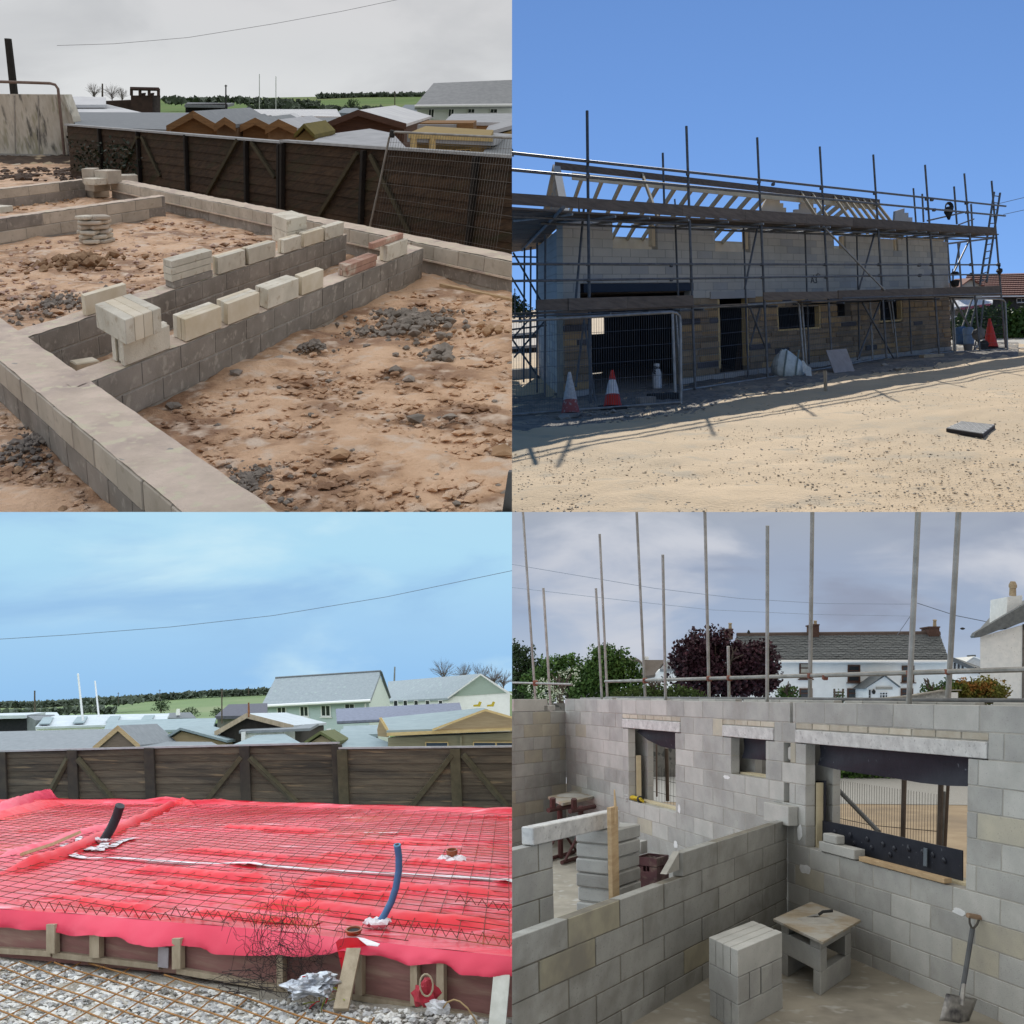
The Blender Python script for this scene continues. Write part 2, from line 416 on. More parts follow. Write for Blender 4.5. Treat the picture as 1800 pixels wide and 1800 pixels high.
# ================================================================ materials
m_blk=M('grey_block',(.40,.395,.37),(.32,.315,.30),sc=3,c3=(.29,.28,.26),sc3=1.7,t3=(.52,.72),rv=.09,bump=.5,bsc=90,bd=.004,c4=(.24,.235,.225),sc4=70,t4=(.62,.74))
m_blk2=M('light_block',(.47,.46,.43),(.38,.375,.35),sc=3,rv=.08,bump=.5,bsc=90,bd=.004,c4=(.3,.29,.28),sc4=70,t4=(.62,.74))
m_blky=M('yellowish_block',(.44,.405,.32),(.36,.335,.28),sc=3,rv=.12,bump=.5,bsc=90,bd=.004,c4=(.3,.28,.24),sc4=60,t4=(.62,.74))
m_mort=M('mortar',(.38,.36,.32),(.30,.285,.255),sc=8,bump=.5,bsc=60,bd=.006)
m_mortd=M('damp_mortar',(.21,.19,.15),(.15,.135,.11),sc=6,bump=.5,bsc=60,bd=.006)
m_lintel=M('concrete_lintel',(.58,.57,.55),(.42,.41,.40),sc=9,bump=.5,bsc=50,bd=.006,c4=(.30,.29,.28),sc4=26,t4=(.6,.72))
m_brickw=M('pale_brick',(.50,.46,.38),(.42,.37,.29),sc=8,rv=.18,bump=.4,bsc=80,bd=.004)
m_galv=M('galvanised_tube',(.36,.355,.34),(.24,.235,.22),sc=5,rough=.5,metal=.55,rv=.12,bump=.15,bsc=40)
m_galvd=M('dull_scaffold_tube',(.15,.155,.16),(.09,.092,.095),sc=5,rough=.55,metal=.35,rv=.15)
m_rust=M('rusty_steel',(.28,.12,.05),(.16,.06,.03),sc=12,rough=.85,bump=.2)
m_coupler=M('rusty_coupler',(.20,.075,.05),(.13,.05,.04),sc=14,rough=.8)
m_red=M('red_oxide_paint',(.080,.026,.024),(.05,.02,.018),sc=8,rough=.6)
m_black=M('black_sheet',(.012,.014,.022),(.02,.022,.032),sc=5,rough=.55,c4=(.13,.14,.16),sc4=14,t4=(.70,.76),bump=.3,bsc=6,bd=.02)
m_wood=M('sawn_timber',(.50,.36,.21),(.40,.27,.15),sc=3,st=(2,2,9),rough=.8,rv=.15,bump=.2,bsc=30)
m_woody=M('new_yellow_timber',(.62,.47,.23),(.52,.37,.16),sc=3,st=(2,2,9),rough=.75,rv=.12)
m_woodg=M('weathered_board',(.17,.13,.10),(.10,.078,.06),sc=4,st=(1,1,6),rough=.9,rv=.22,bump=.3,bsc=25)
m_ply=M('mortar_stained_plywood',(.36,.30,.22),(.27,.22,.155),sc=5,rough=.85,c3=(.38,.36,.32),sc3=3,t3=(.45,.62),bump=.3,bsc=30)
m_white=M('white_render',(.86,.86,.85),(.80,.80,.79),sc=3,rough=.9,bump=.2,bsc=12)
m_whitew=M('streaky_white_render',(.80,.81,.81),(.70,.72,.73),sc=5,rough=.9,bump=.35,bsc=8,c4=(.5,.5,.5),sc4=12,t4=(.66,.74))
m_slate=M('slate',(.13,.145,.155),(.09,.10,.11),sc=8,rough=.6,rv=.3)
m_slateb=M('bluish_roof',(.21,.25,.28),(.17,.205,.235),sc=4,rough=.7,rv=.1)
m_felt=M('grey_roof_felt',(.22,.235,.25),(.18,.195,.21),sc=5,rough=.9,bump=.2,bsc=40)
m_glass=M('dark_window',(.02,.025,.03),(.03,.035,.04),rough=.12,spec=.6)
m_frameb=M('brown_frame',(.10,.045,.025),(.07,.03,.02),rough=.6)
m_framew=M('white_frame',(.75,.75,.75),(.7,.7,.7),rough=.5)
m_chim=M('chimney_brick',(.11,.062,.05),(.075,.045,.037),sc=20,bump=.4)
m_pot=M('clay_pot',(.36,.29,.20),(.28,.22,.15),sc=8)
m_green=M('green_leaf',(.050,.105,.018),(.026,.062,.012),sc=1.6,rough=.7,c4=(.085,.15,.03),sc4=3.5,t4=(.52,.62))
m_dgreen=M('dark_green_leaf',(.030,.055,.016),(.016,.034,.010),sc=2,rough=.7)
m_purple=M('purple_leaf',(.040,.013,.022),(.020,.007,.013),sc=3,rough=.6,c4=(.075,.024,.036),sc4=4,t4=(.55,.66))
m_gold=M('golden_leaf',(.17,.15,.025),(.10,.12,.02),sc=2,rough=.7,c4=(.28,.13,.03),sc4=2.2,t4=(.52,.62))
m_blossom=M('white_blossom',(.55,.58,.48),(.4,.45,.3),rough=.8)
m_bark=M('bark',(.11,.085,.065),(.07,.055,.045),sc=8,bump=.5,bsc=20)
m_twig=M('bare_twig',(.16,.13,.11),(.11,.09,.08))
m_grass=M('field_grass',(.13,.21,.055),(.10,.165,.045),sc=.05,c3=(.16,.20,.07),sc3=.02)
m_hedge=M('hazed_far_hedge',(.11,.135,.10),(.08,.10,.075),sc=.3)  # hedge green is lightened to stand for haze over distance
m_cone=M('cone_red',(.62,.035,.015),(.5,.03,.015),sc=8,rough=.5)
m_conef=M('faded_cone_red',(.32,.09,.08),(.24,.07,.065),sc=8,rough=.8,c4=(.35,.3,.28),sc4=14,t4=(.55,.7))
m_conew=M('cone_white',(.72,.72,.72),(.6,.6,.6),sc=10,rough=.5)
m_conewf=M('scuffed_cone_white',(.5,.5,.49),(.33,.32,.31),sc=16,rough=.8)
m_rubber=M('black_rubber',(.02,.02,.02),(.03,.03,.03),rough=.8)
# ================================================================ block house with three window openings (grey sky)
CUR[0]='BR'; fr=BR
z=lambda X,Y:(900+X/2,900+Y/2)
dU=fr.Mi@px(400,1219); dU=Vector((dU.x,dU.y)).normalized()
d2=fr.Mi@px(2090,1222); d2=Vector((d2.x,d2.y)).normalized()
cA=fr.at(1384,1637); cA=Vector((cA.x,cA.y))
bw=Pl(fr,cA,cA-dU*5)              # inner face of the long wall
pw=Pl(fr,cA-d2*5,cA)              # face of the partition
m_slab=M('site_floor_screed',(.36,.325,.265),(.27,.245,.20),sc=1.6,rough=.9,bump=.3,bsc=25,bd=.01,c3=(.20,.18,.15),sc3=.9,t3=(.55,.7),c4=(.42,.40,.36),sc4=5,t4=(.58,.7))
m_sand=M('sandy_yard',(.40,.31,.21),(.32,.24,.16),sc=1.5,bump=.4,bsc=20,c3=(.27,.21,.15),sc3=.4)
m_gravel=M('grey_gravel',(.42,.41,.39),(.28,.275,.26),sc=30,bump=.6,bsc=20)
# floor
st=MB(); q=[fr.at(*p) for p in ((820,2100),(1900,2100),(1900,1560),(820,1440))]
back_=bw.A+bw.n*.45
def bedge(s): p=bw.A+bw.e*s+bw.n*.45; return fr.P(p.x,p.y,0)
fl=MB().poly([fr.W_at(700,2300),fr.W_at(2000,2300),bedge(5),bedge(-14)])
ST('floor',fl,m_slab)
ST('ground',MB().poly([fr.P(bw.A.x+bw.e.x*s+bw.n.x*d,bw.A.y+bw.e.y*s+bw.n.y*d,-.06) for s,d in ((8,.3),(-20,.3),(-20,44),(8,44))]),m_sand)
ST('gravel_bed',MB().poly([fr.W_at(X,Y,w=-.05) for X,Y in ((1000,1408),(1800,1416),(1800,1362),(1000,1362))]),m_gravel)
# rows: top at the photographed height
top=bw.at(1385,1233)[1]; RP=.225; w0=top-12*RP; R=lambda k:w0+k*RP
sL=bw.at(994,1300)[0]; sR=5.2
def op(x0,x1,ym,yb,xb): 
    k=round((bw.at(*z(xb,yb))[1]-w0)/RP); return [bw.at(*z(x0,ym))[0],bw.at(*z(x1,ym))[0],R(k),R(10)]
W1=op(409,574,850,1030,490); W2=op(770,892,850,915,830); W3=op(1032,1602,950,1225,1300)
LN=[(bw.at(*z(388,745))[0],bw.at(*z(592,755))[0]),(bw.at(*z(740,770))[0],bw.at(*z(922,785))[0]),(bw.at(*z(996,790))[0],bw.at(*z(1674,845))[0])]
gap=(bw.at(*z(980,690))[0]-.02,bw.at(*z(985,690))[0]+.012,R(11),R(12)+.1)
s_x=lambda X,Y=1240: bw.at(X,Y)[0]
L=(s_x(1235.5)-s_x(1118))/4; off0=((s_x(1235.5)-sL)/L)%1
chase=[(bw.at(*z(955,850))[0],bw.at(*z(979,850))[0],R(9),R(10)),(bw.at(*z(955,970))[0],bw.at(*z(975,970))[0],R(7),R(8))]
ops=[tuple(W1),tuple(W2),tuple(W3),gap]+[(a,b,R(10),R(11)) for a,b in LN]+chase
tw=T('block_wall','long light grey block wall with three window openings under pale lintels','wall',bw.P(0,0,0))
offs=[(off0+(.5 if (11-r)%2 else 0))%1 for r in range(12)]
blockwork(bw,tw,sL,sR,w0,12,L,.215,.010,.12,[m_blk]*8+[m_blk2]*5+[m_blky],m_mort,ops,0,offs,jl=.0125,lim=290,inset=.004)
for i,(a,b) in enumerate(LN):
    lo=R(10)+.002; build('lintel',boxpl(bw,a+.01,b-.01,lo,lo+.14,-.012,.115,ch=.006),m_lintel,parent=tw)
    n=[7,4,9][i]; e=(b-a)/n
    for k in range(n): build('brick',boxpl(bw,a+k*e+.012,a+(k+1)*e-.004,lo+.152,R(11)-.012,ru(-.003,.003),.10,ch=.004),m_brickw,parent=tw)
    build('mortar_bed',boxpl(bw,a+.01,b-.01,lo+.01,R(11),.012,.108),m_mort,parent=tw)
build('chase_filling_block',boxpl(bw,chase[0][0]+.03,chase[0][1]-.02,R(9)+.02,R(9)+.17,.03,.11,ch=.015),m_blk2,parent=tw)
build('chase_back',boxpl(bw,chase[0][0]-.05,chase[0][1]+.05,R(7)-.02,R(10)+.0,.114,.118),m_black,parent=tw)
# white paint smears on single blocks
m_smear=M('white_paint_smear',(.72,.72,.72),(.6,.6,.6),sc=12)
def smear(pl,X,Y,a,b,par,d=-.0035):
    s,w=pl.at(X,Y); n=22; pts=[]
    for k in range(n):
        t=6.283*k/n; rr=1+.35*noise.noise(Vector((math.cos(t)*1.6+X,math.sin(t)*1.6,Y)))
        pts.append(pl.P(s+math.cos(t)*a*rr,w+math.sin(t)*b*rr,d))
    build('paint_smear',MB().prism(pts,pl.P(0,0,.0025)-pl.P(0,0,0)),m_smear,parent=par)
for X,Y,a,b in ((1415,1528,.13,.05),(1194,1422,.045,.06),(1406,1463,.055,.08),(1686,1603,.09,.028),(1277,1366,.09,.022),(1188,1485,.07,.05)): smear(bw,X,Y,a,b,tw)
# insulation closers, sills, black sheets inside the openings
m_ins=M('yellow_insulation',(.52,.45,.30),(.46,.39,.26),sc=10)
for W_,n in ((W1,1),(W2,1),(W3,1)):
    if W_ is not W2: build('cavity_closer',boxpl(bw,W_[0]+.003,W_[0]+.035,W_[2]+.01,W_[2]+(W_[3]-W_[2])*.62,.125,.20),m_ins,parent=tw)
    build('sill_insulation',boxpl(bw,W_[0]+.003,W_[1]-.003,W_[2]-.03,W_[2]+.012,.125,.26),m_ins,parent=tw)
def hang(W_,drops,d=.17,s0=None,s1=None):
    n=len(drops)-1; s0=W_[0] if s0 is None else s0; s1=W_[1] if s1 is None else s1
    rows=[[bw.P(s0+(s1-s0)*i/n,W_[3]+.02-(drops[i]+.02)*j/8,d+.03*math.sin(i*1.3+j*.5)*j/8) for i in range(n+1)] for j in range(9)]
    return MB().grid(rows)
wh=lambda X,Y,d=.17: R(10)-bw.at(*z(X,Y),d)[1]
o=hang(W1,[wh(425,770),wh(470,800),wh(500,822),wh(530,830),wh(573,833)]); O('damp_proof_sheet',o,m_black,'black plastic sheet drooping in the narrow left window opening','plastic sheet','black sheets in the window openings',smooth=True)
o=hang(W2,[wh(770,860),wh(800,862),wh(850,868),wh(892,866)]); O('damp_proof_sheet',o,m_black,'black plastic sheet hanging in the small middle window opening','plastic sheet','black sheets in the window openings',smooth=True)
o=hang(W3,[wh(1048,885),wh(1100,900),wh(1200,917),wh(1300,932),wh(1400,948),wh(1500,957),wh(1600,958)]); O('damp_proof_sheet',o,m_black,'wide black plastic sheet hanging below the longest lintel','plastic sheet','black sheets in the window openings',smooth=True)
# upstand of studded black membrane along the bottom of the big opening
def strip(pts_top,d,bot): return MB().prism([bw.px(*z(*p),d) for p in pts_top]+[bw.px(*z(*p),d) for p in bot],bw.P(0,0,.012)-bw.P(0,0,0))
tm=T('studded_membrane','black studded membrane strip standing along the big opening sill','membrane',bw.px(*z(1300,1225),.19))
build('sheet',strip([(1055,1078),(1200,1105),(1400,1150),(1583,1190)],.19,[(1583,1320),(1055,1190)]),m_black,parent=tm)
build('side_sheet',strip([(1055,946),(1102,944)],.20,[(1098,1090),(1055,1085)]),m_black,parent=tm)
m_stud=M('black_stud',(.02,.022,.03),(.012,.013,.02),rough=.4)
for X,Y in ((1135,1125),(1190,1135),(1250,1150),(1305,1168),(1345,1183),(1395,1185),(1145,1155),(1205,1165),(1265,1180),(1330,1205),(1445,1195),(1480,1205),(1520,1225),(1078,980),(1078,1020),(1078,1065)):
    c=bw.px(*z(X,Y),.186); build('stud',MB().lathe(c,bw.P(0,0,-1)-bw.P(0,0,0),[(.028,-.004),(.026,.008),(.012,.014)],10),m_stud,parent=tm)
c=bw.px(*z(1452,1215),.15); build('clip_plate',boxpl(bw,*(lambda a:(a[0]-.025,a[0]+.025,a[1]-.08,a[1]+.09))(bw.at(*z(1452,1215),.16)),.160,.168),M('grey_plastic',(.12,.14,.16),(.1,.12,.14)),parent=tm)
# outer leaf
to=T('outer_block_leaf','outer leaf of block wall, its top course just showing behind','wall',bw.P(-2,0,.3))
oops=[(W[0]+.06,W[1]-.06,W[2]-.1,W[3]) for W in (W1,W2,W3)]
blockwork(bw,to,sL-.3,sR+.6,w0,11,L,.215,.01,.1,[m_blk],m_mort,oops,.30,[.2,.7],jl=.0125,lim=0)
x=sL; k=0
while x<sR:
    l=L*(1 if k%3 else .9)
    if k%4!=3: build('block',boxpl(bw,x,x+l-.012,R(11)+.002,R(12)+.012+ru(-.004,.006),.30,.40,ch=.004),random.choice([m_blk,m_blk2]),parent=to)
    else: build('block',boxpl(bw,x+l*.35,x+l-.012,R(11)+.002,R(12)+.012,.30,.40,ch=.004),m_blk2,parent=to)
    x+=l; k+=1
# left wall
c0=bw.A+bw.e*sL; lw=Pl(fr,c0-d2*5,c0)
tl=T('block_wall','beige grey block wall running left from the far corner','wall',lw.P(4,0,0))
blockwork(lw,tl,0,lw.L,w0,11,L*1.05,.215,.010,.12,[m_blk]*3+[m_blky,m_blk2],m_mort,(),0,[.3,.8],jl=.0125)
for a,b,hh in ((3.2,4.35,.2),(4.4,4.9,.0)):
    if hh: build('block',boxpl(lw,lw.L-1.75,lw.L-.62,R(11)+.004,R(11)+.215,0,.1,ch=.004),m_blk2,parent=tl)
build('block',boxpl(lw,lw.L-.75,lw.L-.35,R(11)+.004,R(11)+.1,0,.1,ch=.006),m_blk2,parent=tl)
# partition across the foreground
m_blkd=M('shade_grey_block',(.335,.33,.305),(.255,.25,.23),sc=3,rv=.14,bump=.6,bsc=80,bd=.005,c3=(.22,.21,.185),sc3=1.5,t3=(.5,.7),c4=(.18,.175,.165),sc4=60,t4=(.62,.74))  # darker tone of this facing is put into both block colours, stains besides
m_blkyd=M('shade_yellowish_block',(.36,.33,.24),(.28,.255,.19),sc=3,rv=.14,bump=.6,bsc=80,bd=.005,c3=(.24,.22,.18),sc3=1.5,t3=(.5,.7))
th=pw.at(*z(800,1132))[1]; tlw=pw.at(*z(300,1365))[1]; sH=pw.at(*z(600,1230))[0]
tp=T('partition_wall','half built grey block partition stepping down across the foreground','wall',pw.P(3,0,0))
rows=7; p0=th-rows*RP
jx=pw.at(*z(200,1430))[0]; LP=pw.at(*z(383,1380))[0]-jx
blockwork(pw,tp,-1.5,pw.L-.005,p0,rows-1,LP,.215,.011,.1,[m_blkd]*8+[m_blkyd],m_mortd,(),0,[((jx+1.5)/LP+.5*(r%2==0))%1 for r in range(rows)],jl=.026,inset=.010,jit=.003)
blockwork(pw,tp,sH,pw.L-.005,th-RP,1,LP,.215,.011,.1,[m_blkd],m_mortd,(),0,[.0],jl=.026)
s,w=pw.at(*z(596,1262)); 
build('mortar_fillet',MB().prism([pw.P(s-.26,w+.004,.03),pw.P(s+.02,w+.004,.03),pw.P(s+.02,w+.17,.03)],pw.P(0,0,.06)-pw.P(0,0,0)),m_mort,parent=tp)
# loose block on the end of the partition, against the long wall
s,w=bw.at(*z(887,1075),-.12); s1,_=bw.at(*z(974,1075),-.12)
O('concrete_block',boxpl(bw,s,s1,w-.03,w+.185,-.13,-.008,ch=.006),m_blk2,'loose grey block lying on the partition end against the long wall','block')
# ---- the small wall with the door gap behind the partition
k2=1.167; pl2=Pl(fr,pw.A+pw.n*(pw.A.dot(pw.n)*(k2-1)),pw.A+pw.n*(pw.A.dot(pw.n)*(k2-1))+pw.e)
t2=T('low_block_wall','short grey block wall carrying the left end of the lintel','wall',pl2.P(0,0,0))
e2=pl2.at(972,1500)[0]; h2=pl2.at(940,1485)[1]
blockwork(pl2,t2,e2-2.6,e2,h2-6*RP,6,LP,.215,.011,.1,[m_blk],m_mortd,(),0,[.35,.85],jl=.022)
s,w=pl2.at(1003,1590,-.0); 
build('return_block',boxpl(pl2,e2+.02,e2+.42,h2-6*RP,h2-3.05*RP,-.28,-.17,ch=.004),m_blk,parent=t2)
# lintel beam lying from the wall to the stack
s0,w0b=pl2.at(936,1485,-.02); s1,w1b=pl2.at(1088,1452,-.02)
lb=h2+.003
O('lintel_beam',boxpl(pl2,s0,s1,lb,lb+.145,-.03,.085,ch=.008),m_lintel,'pale concrete lintel beam spanning a door gap onto a block stack','lintel')
# stack of blocks laid flat
m_found_grey=M('weathered_grey_block',(.30,.29,.27),(.22,.215,.20),sc=4,rv=.15,bump=.6,bsc=40,bd=.008)
ts=T('block_stack','column of flat laid blocks with ragged mortar under the beam end','block stack',pl2.P(s1-.2,0,.1))
nl=11; hl=lb/nl; a0=pl2.at(1056,1500)[0]; a1=pl2.at(1110,1500)[0]
for k in range(nl):
    build('block',boxpl(pl2,a0+ru(-.02,.02),a1+ru(-.02,.02),k*hl,(k+1)*hl-.009,-.10+ru(-.015,.015),.26,ch=.014),[m_blk,m_blk,m_found_grey],parent=ts)
build('mortar',boxpl(pl2,a0+.03,a1-.03,0,lb-.03,-.07,.23),m_mort,parent=ts)
# timber prop
A_=pl2.px(1077,1572,-.2); B_=pl2.px(1074,1420,-.2); ux=(pl2.P(1,0,0)-pl2.P(0,0,0)).normalized(); ud=(pl2.P(0,0,1)-pl2.P(0,0,0)).normalized()
A_=A_-(B_-A_)*.6
tpz=T('timber_prop','rough timber plank propped upright against the block column','plank',A_)
build('plank',MB().hexa([A_,A_+ux*.13,A_+ux*.13+ud*.04,A_+ud*.04],[B_,B_+ux*.13,B_+ux*.13+ud*.04,B_+ud*.04]),m_wood,parent=tpz)
C_=pl2.px(1080,1388,-.19)
build('splintered_lath',MB().tube([B_+ux*.06-(B_-A_)*.12,B_+ux*.08,C_],.02,6,r2=.006),m_wood,parent=tpz)
# workbench on red trestles
f0=fr.at(1005,1512); v0=f0.y; bh=.95
tb=T('trestle_table','plywood board with dry mortar on red trestles by the far corner','trestle table',fr.P(f0.x,v0,0))
def atw(X,Y): return fr.at(X,Y,w=wb)
wb=fr.at(989,1412,v=v0)[2]
cs=[fr.at(*p,w=wb) for p in ((963,1400),(989,1412),(1051,1398),(1018,1388))]
build('board',MB().prism([fr.P(*c) for c in cs],fr.M@Vector((0,0,-.045))),m_ply,parent=tb)
ctr=sum(cs,Vector())/4
def mound(fr,c,r,h,name,mat,par,n=14,seed=0):
    rows=[]
    for j in range(6):
        t=j/5.; rows.append([fr.P(c[0]+math.cos(6.283*k/n)*r*t*(1+.2*noise.noise(Vector((k*.9,seed,0)))),c[1]+math.sin(6.283*k/n)*r*t,c[2]+h*(1-t*t)*(1+.25*noise.noise(Vector((k*.8,j,seed))))) for k in range(n+1)])
    return build(name,MB().grid(rows),mat,parent=par,smooth=True)
mound(fr,(ctr.x,ctr.y,wb+.002),.28,.045,'mortar_heap',m_mort,tb)
for X in (984,1021):
    q=fr.at(X,1420,v=v0+(.12 if X<1000 else 0)); 
    build('leg',MB().tube([fr.P(q.x,q.y,.03),fr.P(q.x,q.y,wb-.05)],.045,8),m_red,parent=tb)
    build('foot',MB().tube([fr.P(q.x-.35,q.y-.5,.04),fr.P(q.x+.25,q.y+.5,.04)],.035,6),m_red,parent=tb)
    for sg in (-1,1): build('brace',MB().tube([fr.P(q.x-.3*sg,q.y-.42*sg,.05),fr.P(q.x,q.y,.5)],.022,6),m_red,parent=tb)
    build('head_rail',MB().tube([fr.P(q.x-.2,q.y-.35,wb-.09),fr.P(q.x+.25,q.y+.35,wb-.09)],.04,6),m_red,parent=tb)
    build('clamp',MB().tube([fr.P(q.x-.12,q.y-.2,wb-.1),fr.P(q.x-.12,q.y-.2,wb+.09)],.05,6),m_red,parent=tb)
# bucket
q=fr.at(1043,1522); 
tk=T('bucket','black rubber bucket beside the block column','bucket',fr.P(*q))
build('pail',MB().lathe(fr.P(*q),fr.W,[(.12,0),(.17,.33),(.185,.34),(.185,.36),(.16,.36),(.12,.04)],16),m_rubber,parent=tk,smooth=False)
build('handle',MB().tube([fr.P(q.x+.17*math.cos(t),q.y+.02,.34+.12*math.sin(t)) for t in [math.pi*k/8 for k in range(9)]],.008,5),m_galv,parent=tk)
q2=fr.at(1058,1532,w=0)
O('timber_offcut',MB().hexa([fr.P(q2.x-.16,q2.y-.06,0),fr.P(q2.x+.16,q2.y-.1,0),fr.P(q2.x+.18,q2.y+.04,0),fr.P(q2.x-.12,q2.y+.1,0)],[fr.P(q2.x-.14,q2.y-.05,.06),fr.P(q2.x+.15,q2.y-.09,.05),fr.P(q2.x+.17,q2.y+.03,.05),fr.P(q2.x-.1,q2.y+.09,.06)]),m_red,'dark red timber offcut on the floor below the bucket','offcut')
# crates
m_crate=M('maroon_plastic',(.10,.045,.05),(.06,.03,.035),sc=6,rough=.6,c3=(.16,.12,.10),sc3=5,t3=(.5,.65))
def crate(base,label,ww=.38,dd=.30,hh=.28):
    t=T('bottle_crate',label,'crate',base,'maroon crates by the partition')
    U=fr.M@Vector((d2.x,d2.y,0)); V=fr.M@Vector((-d2.y,d2.x,0)); Wz=fr.W
    o=base-U*ww/2-V*dd/2
    for s0,sz in ((0,.10),(.10,.06),(.17,hh-.17)):
        mb=MB(); 
        if s0==.10:
            for a,b in ((0,.32),(.68,1)): 
                for bx4 in ((o+Wz*s0+U*ww*a,U*ww*(b-a),V*.02),(o+Wz*s0+U*ww*a+V*(dd-.02),U*ww*(b-a),V*.02),(o+Wz*s0+V*(.02+(dd-.04)*a),V*(dd-.04)*(b-a),U*.02)): build('handle_side',MB().box(*bx4,Wz*sz),m_crate,parent=t)
        else:
            mb.box(o+Wz*s0,U*ww,V*.02,Wz*sz); mb.box(o+Wz*s0+V*(dd-.02),U*ww,V*.02,Wz*sz); mb.box(o+Wz*s0+V*.02,V*(dd-.04),U*.02,Wz*sz); mb.box(o+Wz*s0+V*.02+U*(ww-.02),V*(dd-.04),U*.02,Wz*sz)
        if s0!=.10: build('side_band',mb,m_crate,parent=t)
    mb=MB()
    for i in range(1,5): mb.box(o+Wz*.03+U*ww*i/5.,U*.012,V*dd,Wz*(hh-.05))
    for i in range(1,4): mb.box(o+Wz*.031+V*dd*i/4.+U*.02,V*.012,U*(ww-.04),Wz*(hh-.052))
    build('divider_grid',mb,m_crate,parent=t); build('base',MB().box(o+Wz*.005+U*.03+V*.03,U*(ww-.06),V*(dd-.06),Wz*.02),m_crate,parent=t)
b0=fr.at(1152,1585); b0=fr.P(b0.x,b0.y+.25,0)
crate(b0,'lower of two maroon bottle crates behind the partition'); crate(b0+fr.W*.283,'upper maroon bottle crate with a block behind it')
# little pile of blocks left of the crates
q=fr.at(1118,1592); pp=Pl(fr,(q.x,q.y+.35),(q.x+d2.x,q.y+.35+d2.y))
for i,(s,wd_,w_,h_) in enumerate(((0,.2,.0,.215),(0,.2,.218,.215),(0,.2,.436,.215),(.26,.2,.57,.17))):
    O('concrete_block',boxpl(pp,s,s+wd_,w_,w_+h_,0,.3 if i<3 else .22,ch=.006),[m_blk,m_blk2],['bottom grey block of the narrow pile left of the crates','middle grey block of the narrow pile left of the crates','top grey block of the narrow pile left of the crates','short pale block resting on the top maroon crate'][i],'block','blocks piled by the crates')
# rope bundle on the first sill
m_yel=M('yellow_rope',(.62,.46,.04),(.45,.33,.03),sc=20)
tr_=T('rope_bundle','yellow rope bundle with frayed white end on the left sill','rope',bw.P(W1[0]+.2,W1[2],.06))
for k in range(7):
    pts=[bw.P(W1[0]+.02+.10*i*.5+.02*math.sin(i*2+k),W1[2]+.035+.028*math.cos(k*.9+i*.8),.05+.03*math.sin(k*.9+i*.7)) for i in range(9)]
    build('strand',MB().tube(pts,.013,5),m_yel,parent=tr_)
build('black_band',MB().tube([bw.P(W1[0]+.33,W1[2]+.04,.05),bw.P(W1[0]+.39,W1[2]+.04,.05)],.052,10),m_rubber,parent=tr_)
mb=MB()
for k in range(16): 
    a=bw.P(W1[0]+.02,W1[2]+.04,.04); mb.tube([a,a+(bw.P(-.12+ru(-.05,.05),ru(-.1,.05),-.05+ru(-.04,.02))-bw.P(0,0,0))],.006,4)
build('frayed_end',mb,m_lintel,parent=tr_)
# blocks and timber on the big sill
b=W3; s0=bw.at(*z(1087,1150))[0]; s1=bw.at(*z(1212,1190))[0]
O('concrete_block',boxpl(bw,s0,s1,b[2]+.003,b[2]+.105,-.03,.10,ch=.006),m_blk2,'pale block laid flat on the left of the big sill','block')
s0=bw.at(*z(1098,1130))[0]; s1=bw.at(*z(1146,1140))[0]
O('concrete_block',boxpl(bw,s0,s1,b[2]+.107,b[2]+.2,-.02,.085,ch=.01),m_blk2,'small cut block on top of the flat sill block','block')
s0=bw.at(*z(1228,1205))[0]; s1=bw.at(*z(1530,1275))[0]
O('timber_batten',boxpl(bw,s0,s1,b[2]+.004,b[2]+.05,-.03,.05,ch=.003),m_wood,'length of sawn timber lying along the big window sill','timber')
# ---------------------------------------------------------------- block stack in the foreground
P0=fr.at(1297.5,1670,w=.67); PLf=fr.at(1246,1646,w=.67); PRt=fr.at(1376,1637.5,w=.67)
o0=Vector((P0.x,P0.y,0)); vl=PLf-P0; vl.z=0; vr=PRt-P0; vr.z=0
tq=T('block_stack','neat stack of grey blocks in the foreground, three layers high','block stack',fr.P(o0.x,o0.y,0))
def bx(par,o,a,b,w_,h_,mats,ch=.005): build('block',MB().chbox(fr.P(o.x,o.y,w_),fr.M@Vector((a.x,a.y,0)),fr.M@Vector((b.x,b.y,0)),fr.W*h_,ch),mats,parent=par)
for lay in range(3):
    w_=.223*lay; jx_=Vector((ru(-.01,.01),ru(-.01,.01),0))
    for k in range(4):
        if lay==2: bx(tq,o0+jx_+vl*(k/4.+.004),vl*.236,vr*(1-.01*(k%2)),w_,.219,[m_blk2])
        elif lay==1:
            if k==0: bx(tq,o0+jx_,vl*1.0,vr*.24,w_,.219,[m_blk])
            else: bx(tq,o0+jx_+vr*(k/4.+.006)-vl*(.02 if k==2 else 0),vl*1.0,vr*.235,w_,.219,[m_blk])
        else: bx(tq,o0+jx_+vl*(k/4.+.004),vl*.236,vr,w_,.219,[m_blk])
